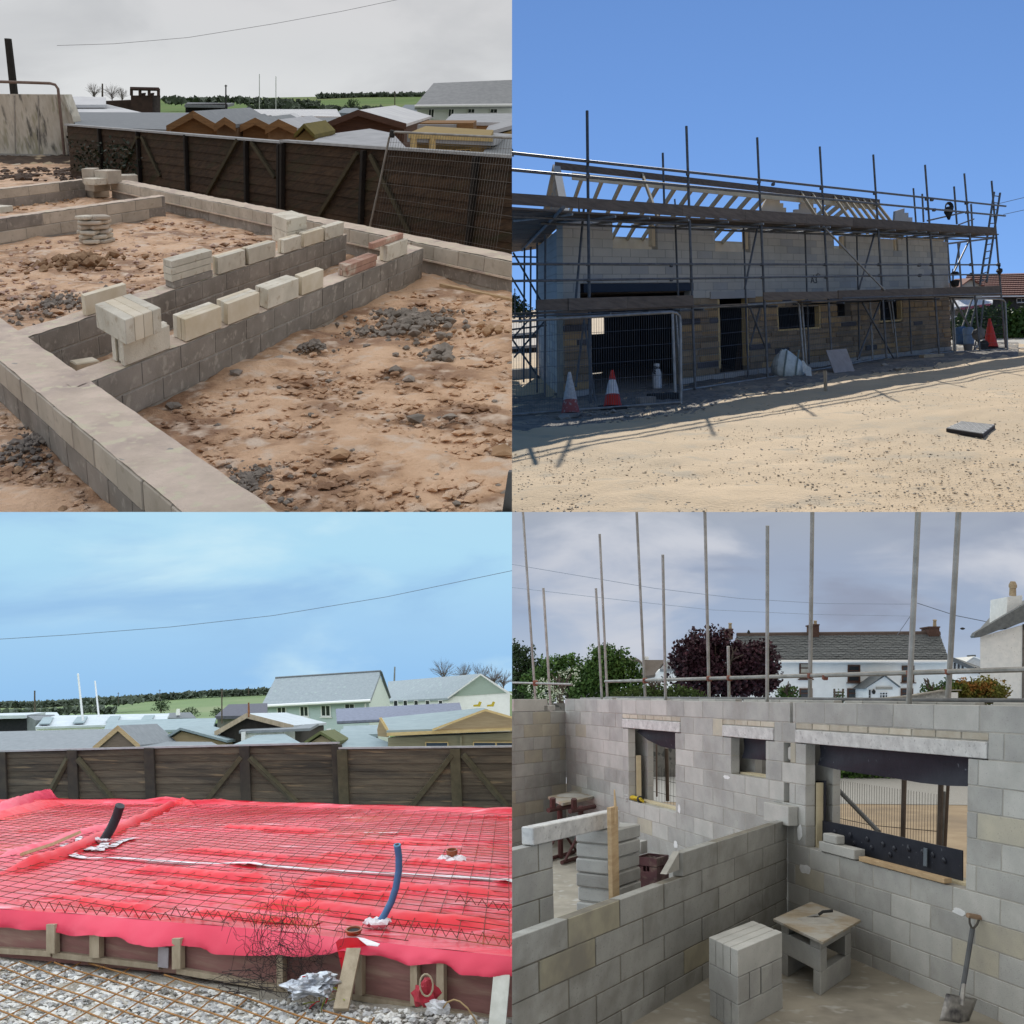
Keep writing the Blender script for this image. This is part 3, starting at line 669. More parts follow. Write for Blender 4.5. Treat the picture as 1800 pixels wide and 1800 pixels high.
# ---------------------------------------------------------------- mortar board on blocks
wb=.53; near,left,right,far=[fr.at(*p,w=wb) for p in ((1446,1656),(1359,1615),(1513,1617),(1426,1585))]
g0=fr.at(1442,1764); a_=(left-near); a_.z=0; b_=(right-near); b_.z=0
tt=T('mortar_table','plywood mortar board set on stacked grey blocks by the partition corner','mortar table',fr.P(g0.x,g0.y,0))
og=Vector((near.x,near.y,0))+a_*.1+b_*.08
A1=a_*.8; B1=b_*.8
for lay,(h_,w_) in enumerate(((.21,0),(.2,.213),(.088,.416))):
    if lay==0:
        for k in (0,.82): bx(tt,og+A1*k,A1*.17,B1,w_,h_,[m_blk])
    elif lay==1:
        bx(tt,og,A1,B1*.2,w_,h_,[m_blk]); bx(tt,og+B1*.8,A1,B1*.2,w_,h_,[m_blk])
    else:
        bx(tt,og,A1*.25,B1,w_,h_,[m_blk]); bx(tt,og+A1*.8,A1*.2,B1,w_,h_,[m_blk])
build('board',MB().prism([fr.P(*c) for c in (near,left,far,right)],fr.M@Vector((0,0,-.022))),m_ply,parent=tt)
ctr=(near+far)/2; mound(fr,(ctr.x,ctr.y,wb+.001),.17,.03,'mortar_heap',m_mort,tt,seed=4)
tv=T('trowel','pointing trowel lying on the mortar board','trowel',fr.P(ctr.x+.05,ctr.y,wb+.05))
c=Vector((ctr.x+.05,ctr.y+.03,wb+.045))
build('blade',MB().prism([fr.P(c.x-.14,c.y-.02,c.z-.015),fr.P(c.x-.03,c.y-.05,c.z),fr.P(c.x-.02,c.y+.05,c.z)],fr.W*.004),m_galv,parent=tv)
build('handle',MB().tube([fr.P(c.x-.02,c.y,c.z),fr.P(c.x+.02,c.y,c.z+.03),fr.P(c.x+.12,c.y+.02,c.z+.035)],.014,6),m_rubber,parent=tv)
# ---------------------------------------------------------------- spade against the wall
m_steel=M('worn_steel',(.42,.40,.37),(.22,.21,.20),sc=7,rough=.55,metal=.4,c3=(.10,.095,.10),sc3=3,t3=(.5,.6))
m_ash=M('worn_ash_wood',(.30,.20,.13),(.22,.15,.10),sc=10,rough=.7)
G=bw.px(1713,1611,-.06); q=fr.at(1676,1798); Bt=fr.P(q.x,q.y,.01); N_=fr.at(1690,1752,w=.19); N_=fr.P(*N_)
tsp=T('spade','worn digging spade leaning on the block wall at the right','spade',Bt)
ax=(G-N_).normalized(); sx=(fr.U*1.0+fr.V*.35); sx=(sx-ax*sx.dot(ax)).normalized(); sn=ax.cross(sx)
build('shaft',MB().tube([N_,N_.lerp(G,.5),G-ax*.10],.021,8),M('grey_shaft',(.12,.125,.13),(.08,.083,.09)),parent=tsp)
for sg in (-1,1): build('grip_arm',MB().tube([G-ax*.11,G-ax*.06+sx*.04*sg,G+sx*.055*sg],.010,6),M('grip_arm_metal',(.10,.09,.08)),parent=tsp)
build('grip',MB().tube([G-sx*.075,G+sx*.075],.021,8),m_ash,parent=tsp)
bx_=(Bt-N_); rows=[]
for j in range(7):
    t=j/6.; r=[]
    for i in range(7):
        uu=(i/6.-.5); wdt=.33*(1-.10*t)
        r.append(N_+bx_*t*1.0+sx*uu*wdt+sn*(-.028*(1-4*uu*uu)*(1-.4*t))-ax*.012*(abs(uu)*2)**3*t)
    rows.append(r)
o=build('blade',MB().grid(rows),m_steel,parent=tsp,smooth=True); md=o.modifiers.new('thick','SOLIDIFY'); md.thickness=.004
build('tread',MB().tube([N_-sx*.155,N_+sx*.155],.008,6),m_steel,parent=tsp); build('socket',MB().tube([N_+bx_*.3-sn*.03,N_+ax*.12],.022,8,r2=.018),m_steel,parent=tsp)
# ---------------------------------------------------------------- scaffold behind the wall
tsc=T('scaffold','galvanised scaffold tubes rising behind the long block wall','scaffold',bw.P(0,0,1.0))
POL=[((38,-6),(82,655),2.2,1.0),((110,267),(135,668),2.3,1.0),((295,268),(316,660),2.2,.22),((308,77),(335,650),2.2,1.0),((438,-6),(468,650),2.4,1.0),((530,150),(540,664),2.6,.22),((678,-6),(693,655),2.8,1.0),((760,472),(763,652),2.7,1.0),((898,48),(897,668),3.2,.22),((1056,-6),(1047,657),3.6,1.0),((1428,-6),(1395,674),4.9,.22),((1570,-6),(1533,657),4.8,1.0)]
for a,b_,r,d in POL:
    a_=bw.px(*z(*a),d); bb=bw.px(*z(*b_),d); bb=bb+(bb-a_)*.12
    build('standard',MB().tube([a_,bb],r*bb.y/F,10),m_galv,parent=tsc)
def zt(p,q,r,d,name,mat,par,n=8,d1=None):
    a=bw.px(*z(*p),d); b=bw.px(*z(*q),d if d1 is None else d1); return build(name,MB().tube([a,b],r*(a.y+b.y)/2/F,n),mat,parent=par)
zt((328,596),(1815,553),3.4,.9,'ledger',m_galv,tsc); zt((-5,600),(210,606),2.0,.9,'ledger',m_galv,tsc)
zt((330,653),(1815,664),3.0,.55,'ledger',m_galvd,tsc)
for X,Y in ((693,586),(764,584),(1048,576),(1100,581),(1395,567),(1530,562),(468,593),(82,601)):
    c=bw.px(*z(X,Y),.9); k=4.5*c.y/F; build('coupler',MB().chbox(c-Vector((k,k*1.2,k)),Vector((2*k,0,0)),Vector((0,k*2.2,0)),Vector((0,0,2*k)),k*.3),m_coupler,parent=tsc)
# tubes seen through the openings
for p,q,r,d in (((1062,888),(1290,1125),4.2,.9),((1379,940),(1374,1150),4.5,1.0),((1508,950),(1502,1175),4.8,1.0),((1533,955),(1522,1180),3.0,2.2),((475,800),(483,985),3.0,1.0),((543,830),(547,1015),3.4,1.0),((508,815),(509,1000),1.6,2.2),((434,845),(475,800),2.2,1.0),((425,795),(470,800),3,1.0)):
    zt(p,q,r,d,'standard' if abs(p[0]-q[0])<15 else 'brace',m_galvd if d<1 else M('brown_tube',(.11,.085,.07),(.07,.055,.045),metal=.3,rough=.6),tsc)
# mesh fence outside
tmf=T('mesh_fence','dark wire mesh fence panel standing outside the big opening','fence',bw.P(1.3,0,2.6))
mb=MB(); d=2.6; sa=bw.at(*z(1060,1000),d)[0]; sb=bw.at(*z(1515,1000),d)[0]; wt=bw.at(*z(1300,965),d)[1]
n=52
for i in range(n+1): s=sa+(sb-sa)*i/n; mb.tube([bw.P(s,-.05,d),bw.P(s,wt,d)],.0028,4,cap=False)
sa1=bw.at(*z(380,900),d)[0]; sb1=bw.at(*z(600,900),d)[0]
for i in range(24): s=sa1+(sb1-sa1)*i/23; mb.tube([bw.P(s,-.05,d),bw.P(s,wt-.25,d)],.0028,4,cap=False)
for w_ in (.1,.38,.62,.9): mb.tube([bw.P(sa1,w_+.02,d),bw.P((sa1+sa)/2,w_,d),bw.P((sa+sb)/2,w_-.04,d),bw.P(sb,w_+.06,d)],.005,4,cap=False)
tag(build('wire_mesh',mb,M('dark_wire',(.05,.045,.04),(.03,.03,.03),metal=.3,rough=.7),parent=tmf),kind='stuff')
build('post',MB().tube([bw.P(sb+.02,-.06,d),bw.P(sb+.02,wt+.05,d)],.02,8),m_galvd,parent=tmf); build('post',MB().tube([bw.P(sa1-.02,-.06,d),bw.P(sa1-.02,wt-.2,d)],.02,8),m_galvd,parent=tmf)
def cone(fr,base,h,r,label,mats,slab=True,lean=(0,0),grp=None,ht=None):
    t=T('traffic_cone',label,'traffic cone',base,grp); ax=(fr.W+fr.U*lean[0]+fr.V*lean[1])
    pr=lambda a,b:[(r*(1-.86*a)+.001,h*a),(r*(1-.86*b),h*b)]
    bands=((.05,.36,0),(.36,.74,1),(.74,1.0,2))
    for a,b,i in bands: build('body' if i!=1 else 'reflective_sleeve',MB().lathe(base,ax,[(rr+(.004 if i==1 else 0),hh) for rr,hh in pr(a,b)],18),mats[i],parent=t,smooth=False)
    if slab:
        a=fr.U*r*1.35; b=fr.V*r*1.35
        build('base',MB().chbox(base-a-b,a*2,b*2,fr.W*h*.06,.01),mats[3],parent=t)
    return t
q=bw.px(*z(1058,946),3.2); cone(fr,q,.5,.16,'red and white traffic cone glimpsed through the big opening',[m_cone,m_conew,m_conew,m_rubber])
# ---------------------------------------------------------------- beyond the yard
m_stone=M('grey_stone_wall',(.17,.16,.145),(.11,.105,.095),sc=3,bump=.6,bsc=6,bd=.05,c4=(.06,.06,.055),sc4=4,t4=(.55,.62))
v=fr.at(1300,1366,w=-.06)[1]
wt=fr.at(1300,1236,v=v)[2]
def pblock(pts,v,dep,name,mat,par=None,**k): return build(name,MB().prism(pxpoly(fr,pts,v),back(fr,dep)),mat,parent=par,**k)
tag(pblock([(895,1366),(1900,1366),(1900,1240),(895,1236)],v,.5,'stone_wall',m_stone),'long grey stone boundary wall across the yard','wall')
mb=foliage(fr,[((fr.at(X,1360,v=v-.3)[0],v-.4,.25),(ru(.5,1),.35,.35)) for X in (1495,1505,1555,1690)],900,.10)
O('weed_clump',mb,m_green,'low green weeds growing at the foot of the stone wall','weeds')
V1=v+14
th_=T('white_cottage','long white cottage with slate roof and brown windows','house',fr.W_at(1480,1228,v=V1))
pblock([(1290,1300),(1668,1300),(1668,1160),(1290,1160)],V1,7,'wall',m_white,th_)
ridge=[(1268,1118,V1+3.5),(1652,1115.5,V1+3.5)]
nr=15
lf0=fr.at(1280,1162,v=V1-.35); lf1=fr.at(1669,1162,v=V1-.35); r0=fr.at(1295,1118.5,v=V1+3.6); r1=fr.at(1652,1115.5,v=V1+3.6)
for j in range(nr):
    t0,t1=j/nr,(j+1)/nr+.012; A0=lf0.lerp(r0,t0); A1=lf1.lerp(r1,t0); B0=lf0.lerp(r0,t1); B1=lf1.lerp(r1,t1)
    n=46; mb=MB()
    for i in range(n):
        a=(i+(j%2)*.5)/n; b=min(1,a+1./n-.0016); up=ru(0,.02)
        if a>=1: continue
        q4=[A0.lerp(A1,a),A0.lerp(A1,b),B0.lerp(B1,b),B0.lerp(B1,a)]
        mb.prism([fr.P(p.x,p.y,p.z+.05+up+(.0 if k<2 else -.035)) for k,p in enumerate(q4)],fr.M@Vector((0,0,-.03)))
    build('slate_course',mb,m_slate,parent=th_)
build('roof_deck',MB().prism([fr.P(*p) for p in (lf0,lf1,r1,r0)],fr.M@Vector((0,0,-.08))),m_slate,parent=th_)
rb0=Vector((r0.x,V1+7.2,lf0.z)); rb1=Vector((r1.x+.4,V1+7.2,lf1.z)); build('rear_roof',MB().prism([fr.P(*p) for p in (r0,r1,rb1,rb0)],fr.M@Vector((0,0,-.08))),m_slate,parent=th_)
build('ridge_tiles',MB().tube([fr.P(r0.x,r0.y,r0.z+.05),fr.P(r1.x,r1.y,r1.z+.05)],.13,6),M('ridge_clay',(.10,.075,.065),(.08,.06,.055)),parent=th_)
build('gutter',MB().tube([fr.W_at(1285,1163,v=V1-.4),fr.W_at(1668,1163,v=V1-.4)],.07,6),m_framew,parent=th_)
def window(par,x0,y0,x1,y1,v,fm,nx=1,ny=2,name='window',dp=.12,gl=None,sill=True):
    a=fr.at(x0,y1,v=v); b=fr.at(x1,y0,v=v); W_=b.x-a.x; H_=b.z-a.z; t=min(W_,H_)*.11
    f=MB(); P=lambda u,w,d: fr.P(a.x+u,v+d,a.z+w)
    def bar(u0,u1,w0_,w1_,d0=-.03,d1=.05): f.box(P(u0,w0_,d0),P(u1,w0_,d0)-P(u0,w0_,d0),P(u0,w0_,d1)-P(u0,w0_,d0),P(u0,w1_,d0)-P(u0,w0_,d0))
    bar(0,t,0,H_); bar(W_-t,W_,0,H_); bar(t,W_-t,0,t); bar(t,W_-t,H_-t,H_)
    for i in range(1,nx): u=W_*i/nx; bar(u-t*.35,u+t*.35,t,H_-t,-.025,.045)
    for i in range(1,ny): u=H_*i/ny; bar(t,W_-t,u-t*.35,u+t*.35,-.02,.04)
    o=build(name,f,fm,parent=par)
    if o is None: return
    g=MB().box(P(t,t,.0),P(W_-t,t,0)-P(t,t,0),P(0,0,.02)-P(0,0,0),P(0,H_-t,0)-P(0,t,0)); build('pane',g,gl or m_glass,parent=o)
    if sill: build('sill',MB().box(P(-t,-t,-.12),P(W_+t,0,0)-P(-t,0,0),P(0,0,.1)-P(0,0,0),P(0,t*.8,0)-P(0,0,0)),fm,parent=o)
m_blind=M('pale_blind',(.5,.47,.40),(.4,.38,.33),sc=4)
for x0,y0,x1,y1 in ((1405,1165,1427,1193),(1490,1169,1512,1199),(1585,1170,1607,1199),(1405,1210,1428,1236),(1489,1210,1511,1236),(1583,1210,1605,1236)):
    window(th_,x0,y0,x1,y1,V1-.02,m_frameb,1,3,gl=m_blind if (x0,y0)==(1405,1165) else None)
def chimney(par,x0,x1,yt,yb,v,mat,pot=None,dep=1.0,cap=True):
    build('chimney',MB().prism(pxpoly(fr,[(x0,yb),(x1,yb),(x1,yt),(x0,yt)],v),back(fr,dep)),mat,parent=par)
    c=par.children[-1] if False else None
    if cap:
        e=(x1-x0)*.08; build('chimney_cap',MB().prism(pxpoly(fr,[(x0-e,yt+2.4),(x1+e,yt+2.4),(x1+e,yt),(x0-e,yt)],v-.06),back(fr,dep+.12)),mat,parent=par)
    if pot:
        px0,px1,py=pot; b=fr.at((px0+px1)/2,yt,v=v+dep/2); h=fr.at((px0+px1)/2,py,v=v+dep/2).z-b.z; r=(px1-px0)/2*b.y/F
        build('chimney_pot',MB().lathe(fr.P(*b),fr.W,[(r*1.05,-.02),(r*.85,h*.8),(r*1.1,h*.85),(r*1.1,h)],12),m_pot,parent=par)
chimney(th_,1278.5,1288.5,1105,1124,V1+3.2,m_chim,(1280.5,1286.5,1095)); chimney(th_,1428,1440,1097,1123,V1+3.2,m_chim,(1430,1436,1091)); chimney(th_,1633.5,1651.5,1101,1119,V1+3.2,m_chim,(1640,1646,1089))
# porch
VP=V1-1.6
pblock([(1524,1260),(1580,1260),(1580,1208),(1555,1189),(1524,1209)],VP,1.58,'porch_wall',m_white,th_)
for a,b_ in (((1521,1211),(1555,1187)),((1555,1187),(1583,1208.5))):
    build('porch_roof',MB().prism(pxpoly(fr,[a,b_,(b_[0],b_[1]-1.6),(a[0],a[1]-1.6)],VP-.2),back(fr,1.75)),m_slate,parent=th_)
window(th_,1545,1216,1561,1232,VP-.02,m_framew,3,3,name='porch_window')
pblock([(1540,1212),(1569,1212),(1569,1207.5),(1540,1207.5)],VP-.05,.04,'porch_lintel',m_mort,th_)
window(th_,1526,1212,1531,1234,VP-.02,m_framew,1,2,name='side_light',sill=False)
q=fr.at(1536,1216,v=VP-.1); build('wall_lamp',MB().lathe(fr.P(*q),fr.W,[(.05,-.1),(.09,0),(.02,.12)],8),m_rubber,parent=th_)
# trellis
t=T('garden_trellis','small wooden trellis with climbing plant against the cottage','trellis',fr.W_at(1475,1240,v=V1-1))
mb=MB()
for X,dx in ((1468,-1.5),(1480.5,1.5)): mb.tube([fr.W_at(X,1240,v=V1-1),fr.W_at(X+dx,1211,v=V1-1)],.05,5)
for Y in (1217,1222): mb.tube([fr.W_at(1465,Y,v=V1-1.03),fr.W_at(1483,Y,v=V1-1.03)],.04,5)
build('lattice',mb,m_woodg,parent=t)
q=fr.at(1475,1232,v=V1-1); build('climber',foliage(fr,[((q.x,q.y,q.z),(.22,.15,.45))],200,.05),m_green,parent=t)
# right white house
VR=v+5
tr2=T('white_house','tall white rendered house end with dark slate verge and chimney','house',fr.W_at(1760,1228,v=VR))
build('wall',MB().prism(pxpoly(fr,[(1723,1320),(1830,1320),(1830,1083),(1798,1098),(1723,1119)],VR),fr.M@Vector((fr.at(1723,1200,v=VR).x/VR*8+.6,8,0))),m_whitew,parent=tr2)
pblock([(1711.5,1118),(1715,1112),(1768,1081),(1830,1046),(1830,1080),(1798,1094),(1760,1106),(1723,1120),(1713,1121)],VR-.35,.3,'roof_verge',m_slate,tr2)
build('roof',MB().prism(quadpx(fr,[(1713,1116,VR-.3),(1830,1062,VR-.3),(1830,1040,VR+7),(1740,1085,VR+7)]),fr.M@Vector((0,0,-.12))),m_slate,parent=tr2)
pblock([(1796,1320),(1830,1320),(1830,1093),(1798,1097)],VR-.03,.028,'bare_stone_return',m_stone,tr2)
build('chimney',MB().prism(pxpoly(fr,[(1768,1106),(1796,1094),(1797,1046),(1782,1048),(1771,1049)],VR+.4),back(fr,1.4)),m_whitew,parent=tr2)
q=fr.at(1780,1047,v=VR+1.1); build('chimney_pot',MB().lathe(fr.P(*q),fr.W,[(.13,0),(.12,.3),(.15,.32),(.15,.42),(.09,.55)],10),m_pot,parent=tr2)
# houses further off
VB=V1+28
t3=T('pale_house','pale house with shallow grey roof seen between cottage and white house','house',fr.W_at(1690,1210,v=VB))
pblock([(1668,1260),(1722,1260),(1722,1178),(1705,1172),(1674,1157),(1668,1158)],VB,8,'wall',m_white,t3)
build('roof',sheet(fr,[(1667,1154,VB-.5),(1674,1155,VB-.5),(1723,1178,VB-.5),(1723,1172,VB+8),(1690,1160,VB+8)],.3),m_slate,parent=t3)
for x in (1675,1682,1689): window(t3,x,1164,x+6,1178,VB-.05,m_framew,1,1,sill=False)
for x in (1706,1712): window(t3,x,1172,x+5,1180,VB-.05,m_framew,1,1,sill=False)
t4=T('gable_house','far grey gable house with chimney behind the pale house','house',fr.W_at(1713,1180,v=VB+15))
pblock([(1698,1240),(1732,1240),(1732,1162),(1712,1156),(1699,1164)],VB+15,8,'wall',M('grey_wall',(.5,.5,.5),(.42,.42,.42)),t4)
chimney(t4,1709.5,1715,1151,1158,VB+16,m_slate)
for a,b_ in (((1697,1165),(1712,1155)),((1712,1155),(1734,1163))): build('roof',MB().prism(pxpoly(fr,[a,b_,(b_[0],b_[1]-1.4),(a[0],a[1]-1.4)],VB+14.8),back(fr,8)),m_white,parent=t4)
t5=T('bungalow','white bungalow with brown roof between green and purple trees','house',fr.W_at(1150,1205,v=VB))
pblock([(1130,1260),(1210,1260),(1210,1175),(1163,1175),(1150,1185),(1140,1188)],VB,8,'wall',m_white,t5)
m_brn=M('brown_roof_tile',(.13,.11,.095),(.10,.085,.075),sc=6)
build('roof',sheet(fr,[(1122,1190,VB-.4),(1150,1186,VB-.4),(1170,1160,VB+4),(1130,1160,VB+4)],.2),m_brn,parent=t5)
build('front_roof',sheet(fr,[(1160,1176,VB-.4),(1212,1174,VB-.4),(1205,1160,VB+4),(1174,1160,VB+4)],.2),m_felt,parent=t5)
pblock([(1095,1230),(1132,1230),(1132,1163),(1124,1159),(1110,1165),(1095,1164)],VB+2,4,'rear_wall',m_white,t5)
build('rear_roof',sheet(fr,[(1092,1165,VB+1.5),(1123,1159,VB+1.5),(1130,1166,VB+1.5),(1118,1156,VB+7),(1092,1157,VB+7)],.2),m_brn,parent=t5)
chimney(t5,1133,1140,1154,1162,VB+4,m_white)
window(t5,1170,1182,1175,1194,VB-.04,m_framew,1,1)
# trees and hedges
def tree(fr,x,yb,v,blobs,mat,n,leaf,label,cat='tree',name='tree',th=2.,group=None,tr=.16,asp=.6):
    q=fr.at(x,yb,v=v); t=T(name,label,cat,fr.P(*q),group)
    BL_=[]
    for X,Y,rx,ry in blobs:
        c=fr.at(X,Y,v=v); k=v_y(fr,X,Y,v)/F; BL_.append(((c.x,v+ru(-.4,.4)*rx*k,c.z),(rx*k,min(rx,ry)*k,ry*k)))
    build('crown',foliage(fr,BL_,n,leaf*v_y(fr,x,yb,v)/F,asp),mat,parent=t)
    top=max(b[0][2] for b in BL_)
    build('trunk',trunk(fr,q.x,v,q.z,max(.6,(top-q.z)*.52),tr,6,1.2,1),m_bark,parent=t)
    return t
def v_y(fr,X,Y,v): return fr.W_at(X,Y,v=v).y
VT=v+5
tree(fr,1275,1240,VT,[(1275,1165,78,38),(1215,1150,34,26),(1255,1130,45,24),(1320,1160,45,34),(1330,1195,44,26),(1240,1195,60,30),(1290,1205,70,24),(1200,1165,24,20),(1355,1192,18,14)],m_purple,15000,3.6,'large purple leaved tree in front of the white cottage',asp=.75)
tree(fr,1385,1245,VT-1,[(1385,1226,16,16)],m_green,800,3,'small green shrub right of the purple tree','shrub','shrub')
tree(fr,1347,1235,VT+5,[(1352,1178,10,16)],m_green,300,3,'bit of green tree peeping past the purple crown','tree')
tree(fr,1075,1245,VT-1,[(1065,1175,36,44),(1052,1195,44,34),(1095,1178,26,24),(1078,1150,16,20),(1108,1195,30,20),(1040,1212,40,26),(1100,1215,50,22)],m_green,9000,3.2,'bright green bushy tree left of the bungalow',asp=.7)
tree(fr,1000,1245,VT+1,[(1000,1185,32,36),(975,1178,30,26),(1015,1200,26,30),(955,1208,40,32)],m_green,6000,3.0,'rounded green hawthorn behind the left poles',asp=.7)
tree(fr,985,1245,VT-2.2,[(1000,1190,22,14),(955,1215,30,24),(980,1222,20,16),(1010,1175,12,10)],m_blossom,700,1.9,'white blossom sprays on the hawthorn','blossom','blossom_shrub')
tree(fr,915,1245,VT+3,[(910,1165,24,34),(940,1185,24,28),(920,1210,36,30),(900,1150,14,22),(935,1150,8,12)],m_dgreen,6000,3.0,'dark green tree at the left edge behind the poles')
tree(fr,1150,1245,VT-2,[(1130,1222,60,12),(1180,1218,40,12),(1205,1225,40,12)],M('hedge_leaf',(.075,.11,.03),(.05,.08,.02)),4000,2.4,'long low green hedge before the bungalow','hedge','hedge')
tree(fr,1715,1245,VR-3,[(1715,1215,48,20),(1680,1218,30,16),(1745,1220,24,16)],m_gold,6000,2.6,'golden green bush beside the white house','bush','bush',asp=.7)
tree(fr,1640,1245,VR-3.2,[(1633,1215,16,10),(1672,1210,22,14),(1700,1222,20,14)],m_green,1800,2.6,'green shrub joining the golden bush','bush','bush')
t=T('white_garden_wall','whitewashed stone garden wall with flat coping','wall',fr.W_at(1640,1232,v=VR-3.6))
pblock([(1560,1240),(1662,1240),(1662,1214),(1600,1224),(1560,1228)],VR-3.6,.3,'wall',M('whitewashed_stone',(.6,.6,.58),(.3,.3,.29),sc=9,bump=.6,bsc=10),t)
pblock([(1668,1240),(1684,1240),(1684,1217),(1668,1217)],VR-3.7,.5,'pier',m_white,t)
pblock([(1556,1228.5),(1600,1225),(1662,1214.5),(1690,1214),(1690,1212),(1660,1212.3),(1600,1222.5),(1556,1226.5)],VR-3.75,.5,'coping',m_mort,t)
# overhead wires
def wire(fr,pts,v,r,label,mat=None,sag=0,v2=None,cat='cable'):
    P=[]
    n=len(pts)-1
    for i,(X,Y) in enumerate(pts): P.append(fr.W_at(X,Y,v=v+((v2 or v)-v)*i/max(1,n)))
    return O('overhead_cable',MB().tube(P,r*P[0].y/F,4),mat or M('cable_grey',(.16,.18,.22),(.14,.16,.2)),label,cat,'overhead cables')
wire(fr,[(895,991),(1000,1009),(1150,1034),(1300,1052),(1450,1061),(1610,1062)],V1,.45,'upper overhead cable crossing the grey sky to the tall pole',M('pale_cable',(.28,.33,.42),(.26,.3,.38)))
wire(fr,[(895,1032),(1050,1050),(1250,1072),(1430,1080),(1605,1083)],V1,.4,'lower overhead cable crossing the grey sky to the tall pole',M('pale_cable_lower',(.3,.36,.45),(.28,.33,.41)))
wire(fr,[(1612,1060),(1680,1082),(1745,1095),(1770,1098)],V1-2,.7,'cable dropping from the tall pole to the white house')
wire(fr,[(1602,1080),(1590,1098),(1577,1116)],V1-2,.6,'cable dropping from the tall pole to the cottage roof')
O('bird',MB().lathe(fr.W_at(1692,1105,v=V1),fr.U,[(.01,-.12),(.06,-.03),(.05,.05),(.01,.12)],6),m_rubber,'dark bird flying above the cottage roof','bird')
t=T('perched_bird','black bird perched on the cottage ridge','bird',fr.W_at(1316,1119,v=V1+3.6)); c=fr.W_at(1316,1117.5,v=V1+3.6)
build('body',MB().lathe(c,fr.W,[(.02,-.12),(.1,0),(.09,.14),(.05,.24),(.01,.3)],7),m_rubber,parent=t)
# ================================================================ foundation walls under an overcast sky
CUR[0]='TL'; fr=TL
y2=lambda X,Y:(X/2,Y/2)
m_dirt=M('clay_ground',(.68,.455,.295),(.48,.285,.16),sc=1.1,bump=.9,bsc=14,bd=.04,c3=(.27,.15,.085),sc3=1.1,t3=(.48,.63),c4=(.64,.50,.385),sc4=4.5,t4=(.52,.70),th=(.36,.60),rough=.7,spec=.35)
m_clod=M('grey_clod',(.36,.31,.265),(.22,.19,.16),sc=6,bump=.6,bsc=20,rv=.3)
m_clodb=M('brown_clod',(.50,.33,.20),(.34,.20,.11),sc=6,bump=.6,bsc=20,rv=.3)
m_found=M('damp_foundation_block',(.33,.30,.27),(.24,.22,.195),sc=2.5,rv=.10,bump=.6,bsc=50,bd=.006,c3=(.19,.17,.15),sc3=1.3,t3=(.5,.7),c4=(.38,.35,.31),sc4=9,t4=(.56,.68))
m_foundl=M('pale_foundation_block',(.56,.50,.42),(.45,.40,.33),sc=2.5,rv=.10,bump=.5,bsc=50,bd=.006,c4=(.42,.37,.30),sc4=9,t4=(.58,.7))
m_capt=M('mortared_wall_top',(.68,.56,.46),(.54,.445,.36),sc=3,bump=.8,bsc=30,bd=.012,c3=(.46,.37,.32),sc3=1.4,c4=(.62,.56,.42),sc4=7,t4=(.55,.64))
m_loose=M('cream_block',(.72,.675,.575),(.58,.54,.45),sc=3.5,rv=.10,bump=.9,bsc=70,bd=.007,c4=(.50,.43,.33),sc4=9,t4=(.58,.7))
m_loosec=M('stained_cream_block',(.71,.64,.52),(.60,.52,.38),sc=3,rv=.08,bump=.4,bsc=60,bd=.004)
m_brickr=M('old_red_brick',(.46,.28,.21),(.36,.20,.15),sc=6,rv=.15,bump=.5,bsc=40,c4=(.55,.45,.36),sc4=4,t4=(.54,.66))
def hT(u,v):
    h=0
    d=noise.fractal(Vector((u*.9,v*.9,3.3)),1.0,2.0,4)
    return .02*d+.012*noise.fractal(Vector((u*7,v*7,1.1)),1.0,2.0,3)
# site ground with clods
ground(fr,-500,905,[1010-(1010-255)*i/190 for i in range(191)],260,.075,1.1,'ground',m_dirt,hmap=hT)
ST('field',MB().poly([fr.P(-900,24,-3),fr.P(40,24,-3),fr.P(40,690,-3),fr.P(-900,690,-3)]),m_grass)
WT=.45
dA=Vector((-.61,.79))      # the way the two long walls run
def fwall(name,label,pA,pB,th,rows=2,plan=False,dv=None,bl=.62,mats=None,ext0=0,ext1=0,capt=True,front=True,dsgn=1,rowm=None,hts=None,group=None):
    A=Vector(pA) if plan else fr.at(*pA,w=WT); B=Vector(pB) if plan else fr.at(*pB,w=WT)
    pl=Pl(fr,A,B)
    if dv is not None: pl.dv=dv
    t=T(name,label,'wall',pl.P(pl.L/2,0,0),group)
    h=WT/rows
    for r in range(rows):
        o=(r%2)*.5*bl; s=-ext0-o; k=0
        while s<pl.L+ext1-.02:
            a=max(s,-ext0); b=min(s+bl-.012,pl.L+ext1); s+=bl
            if b-a<.06: continue
            mm=(rowm[r] if rowm else mats or m_found)
            build('block',boxpl(pl,a,b,r*h+.004,(r+1)*h-.008,ru(-.004,.004)-(.012 if (rowm and r==rows-1) else 0),th,ch=.008),mm,parent=t)
    build('mortar',boxpl(pl,-ext0,pl.L+ext1,-.1,WT-.003,.010,th-.008),m_mort,parent=t)
    if capt:
        n=int((pl.L+ext0+ext1)/.12)+2; rowsm=[]
        for j in range(6):
            rowsm.append([pl.P(-ext0+(pl.L+ext0+ext1)*i/n,WT+.004+.012*noise.noise(Vector((i*.7,j*1.3,pl.A.x))),th*j/5-.002) for i in range(n+1)])
        build('wall_top',MB().grid(rowsm),m_capt,parent=t,smooth=True)
    return pl,t
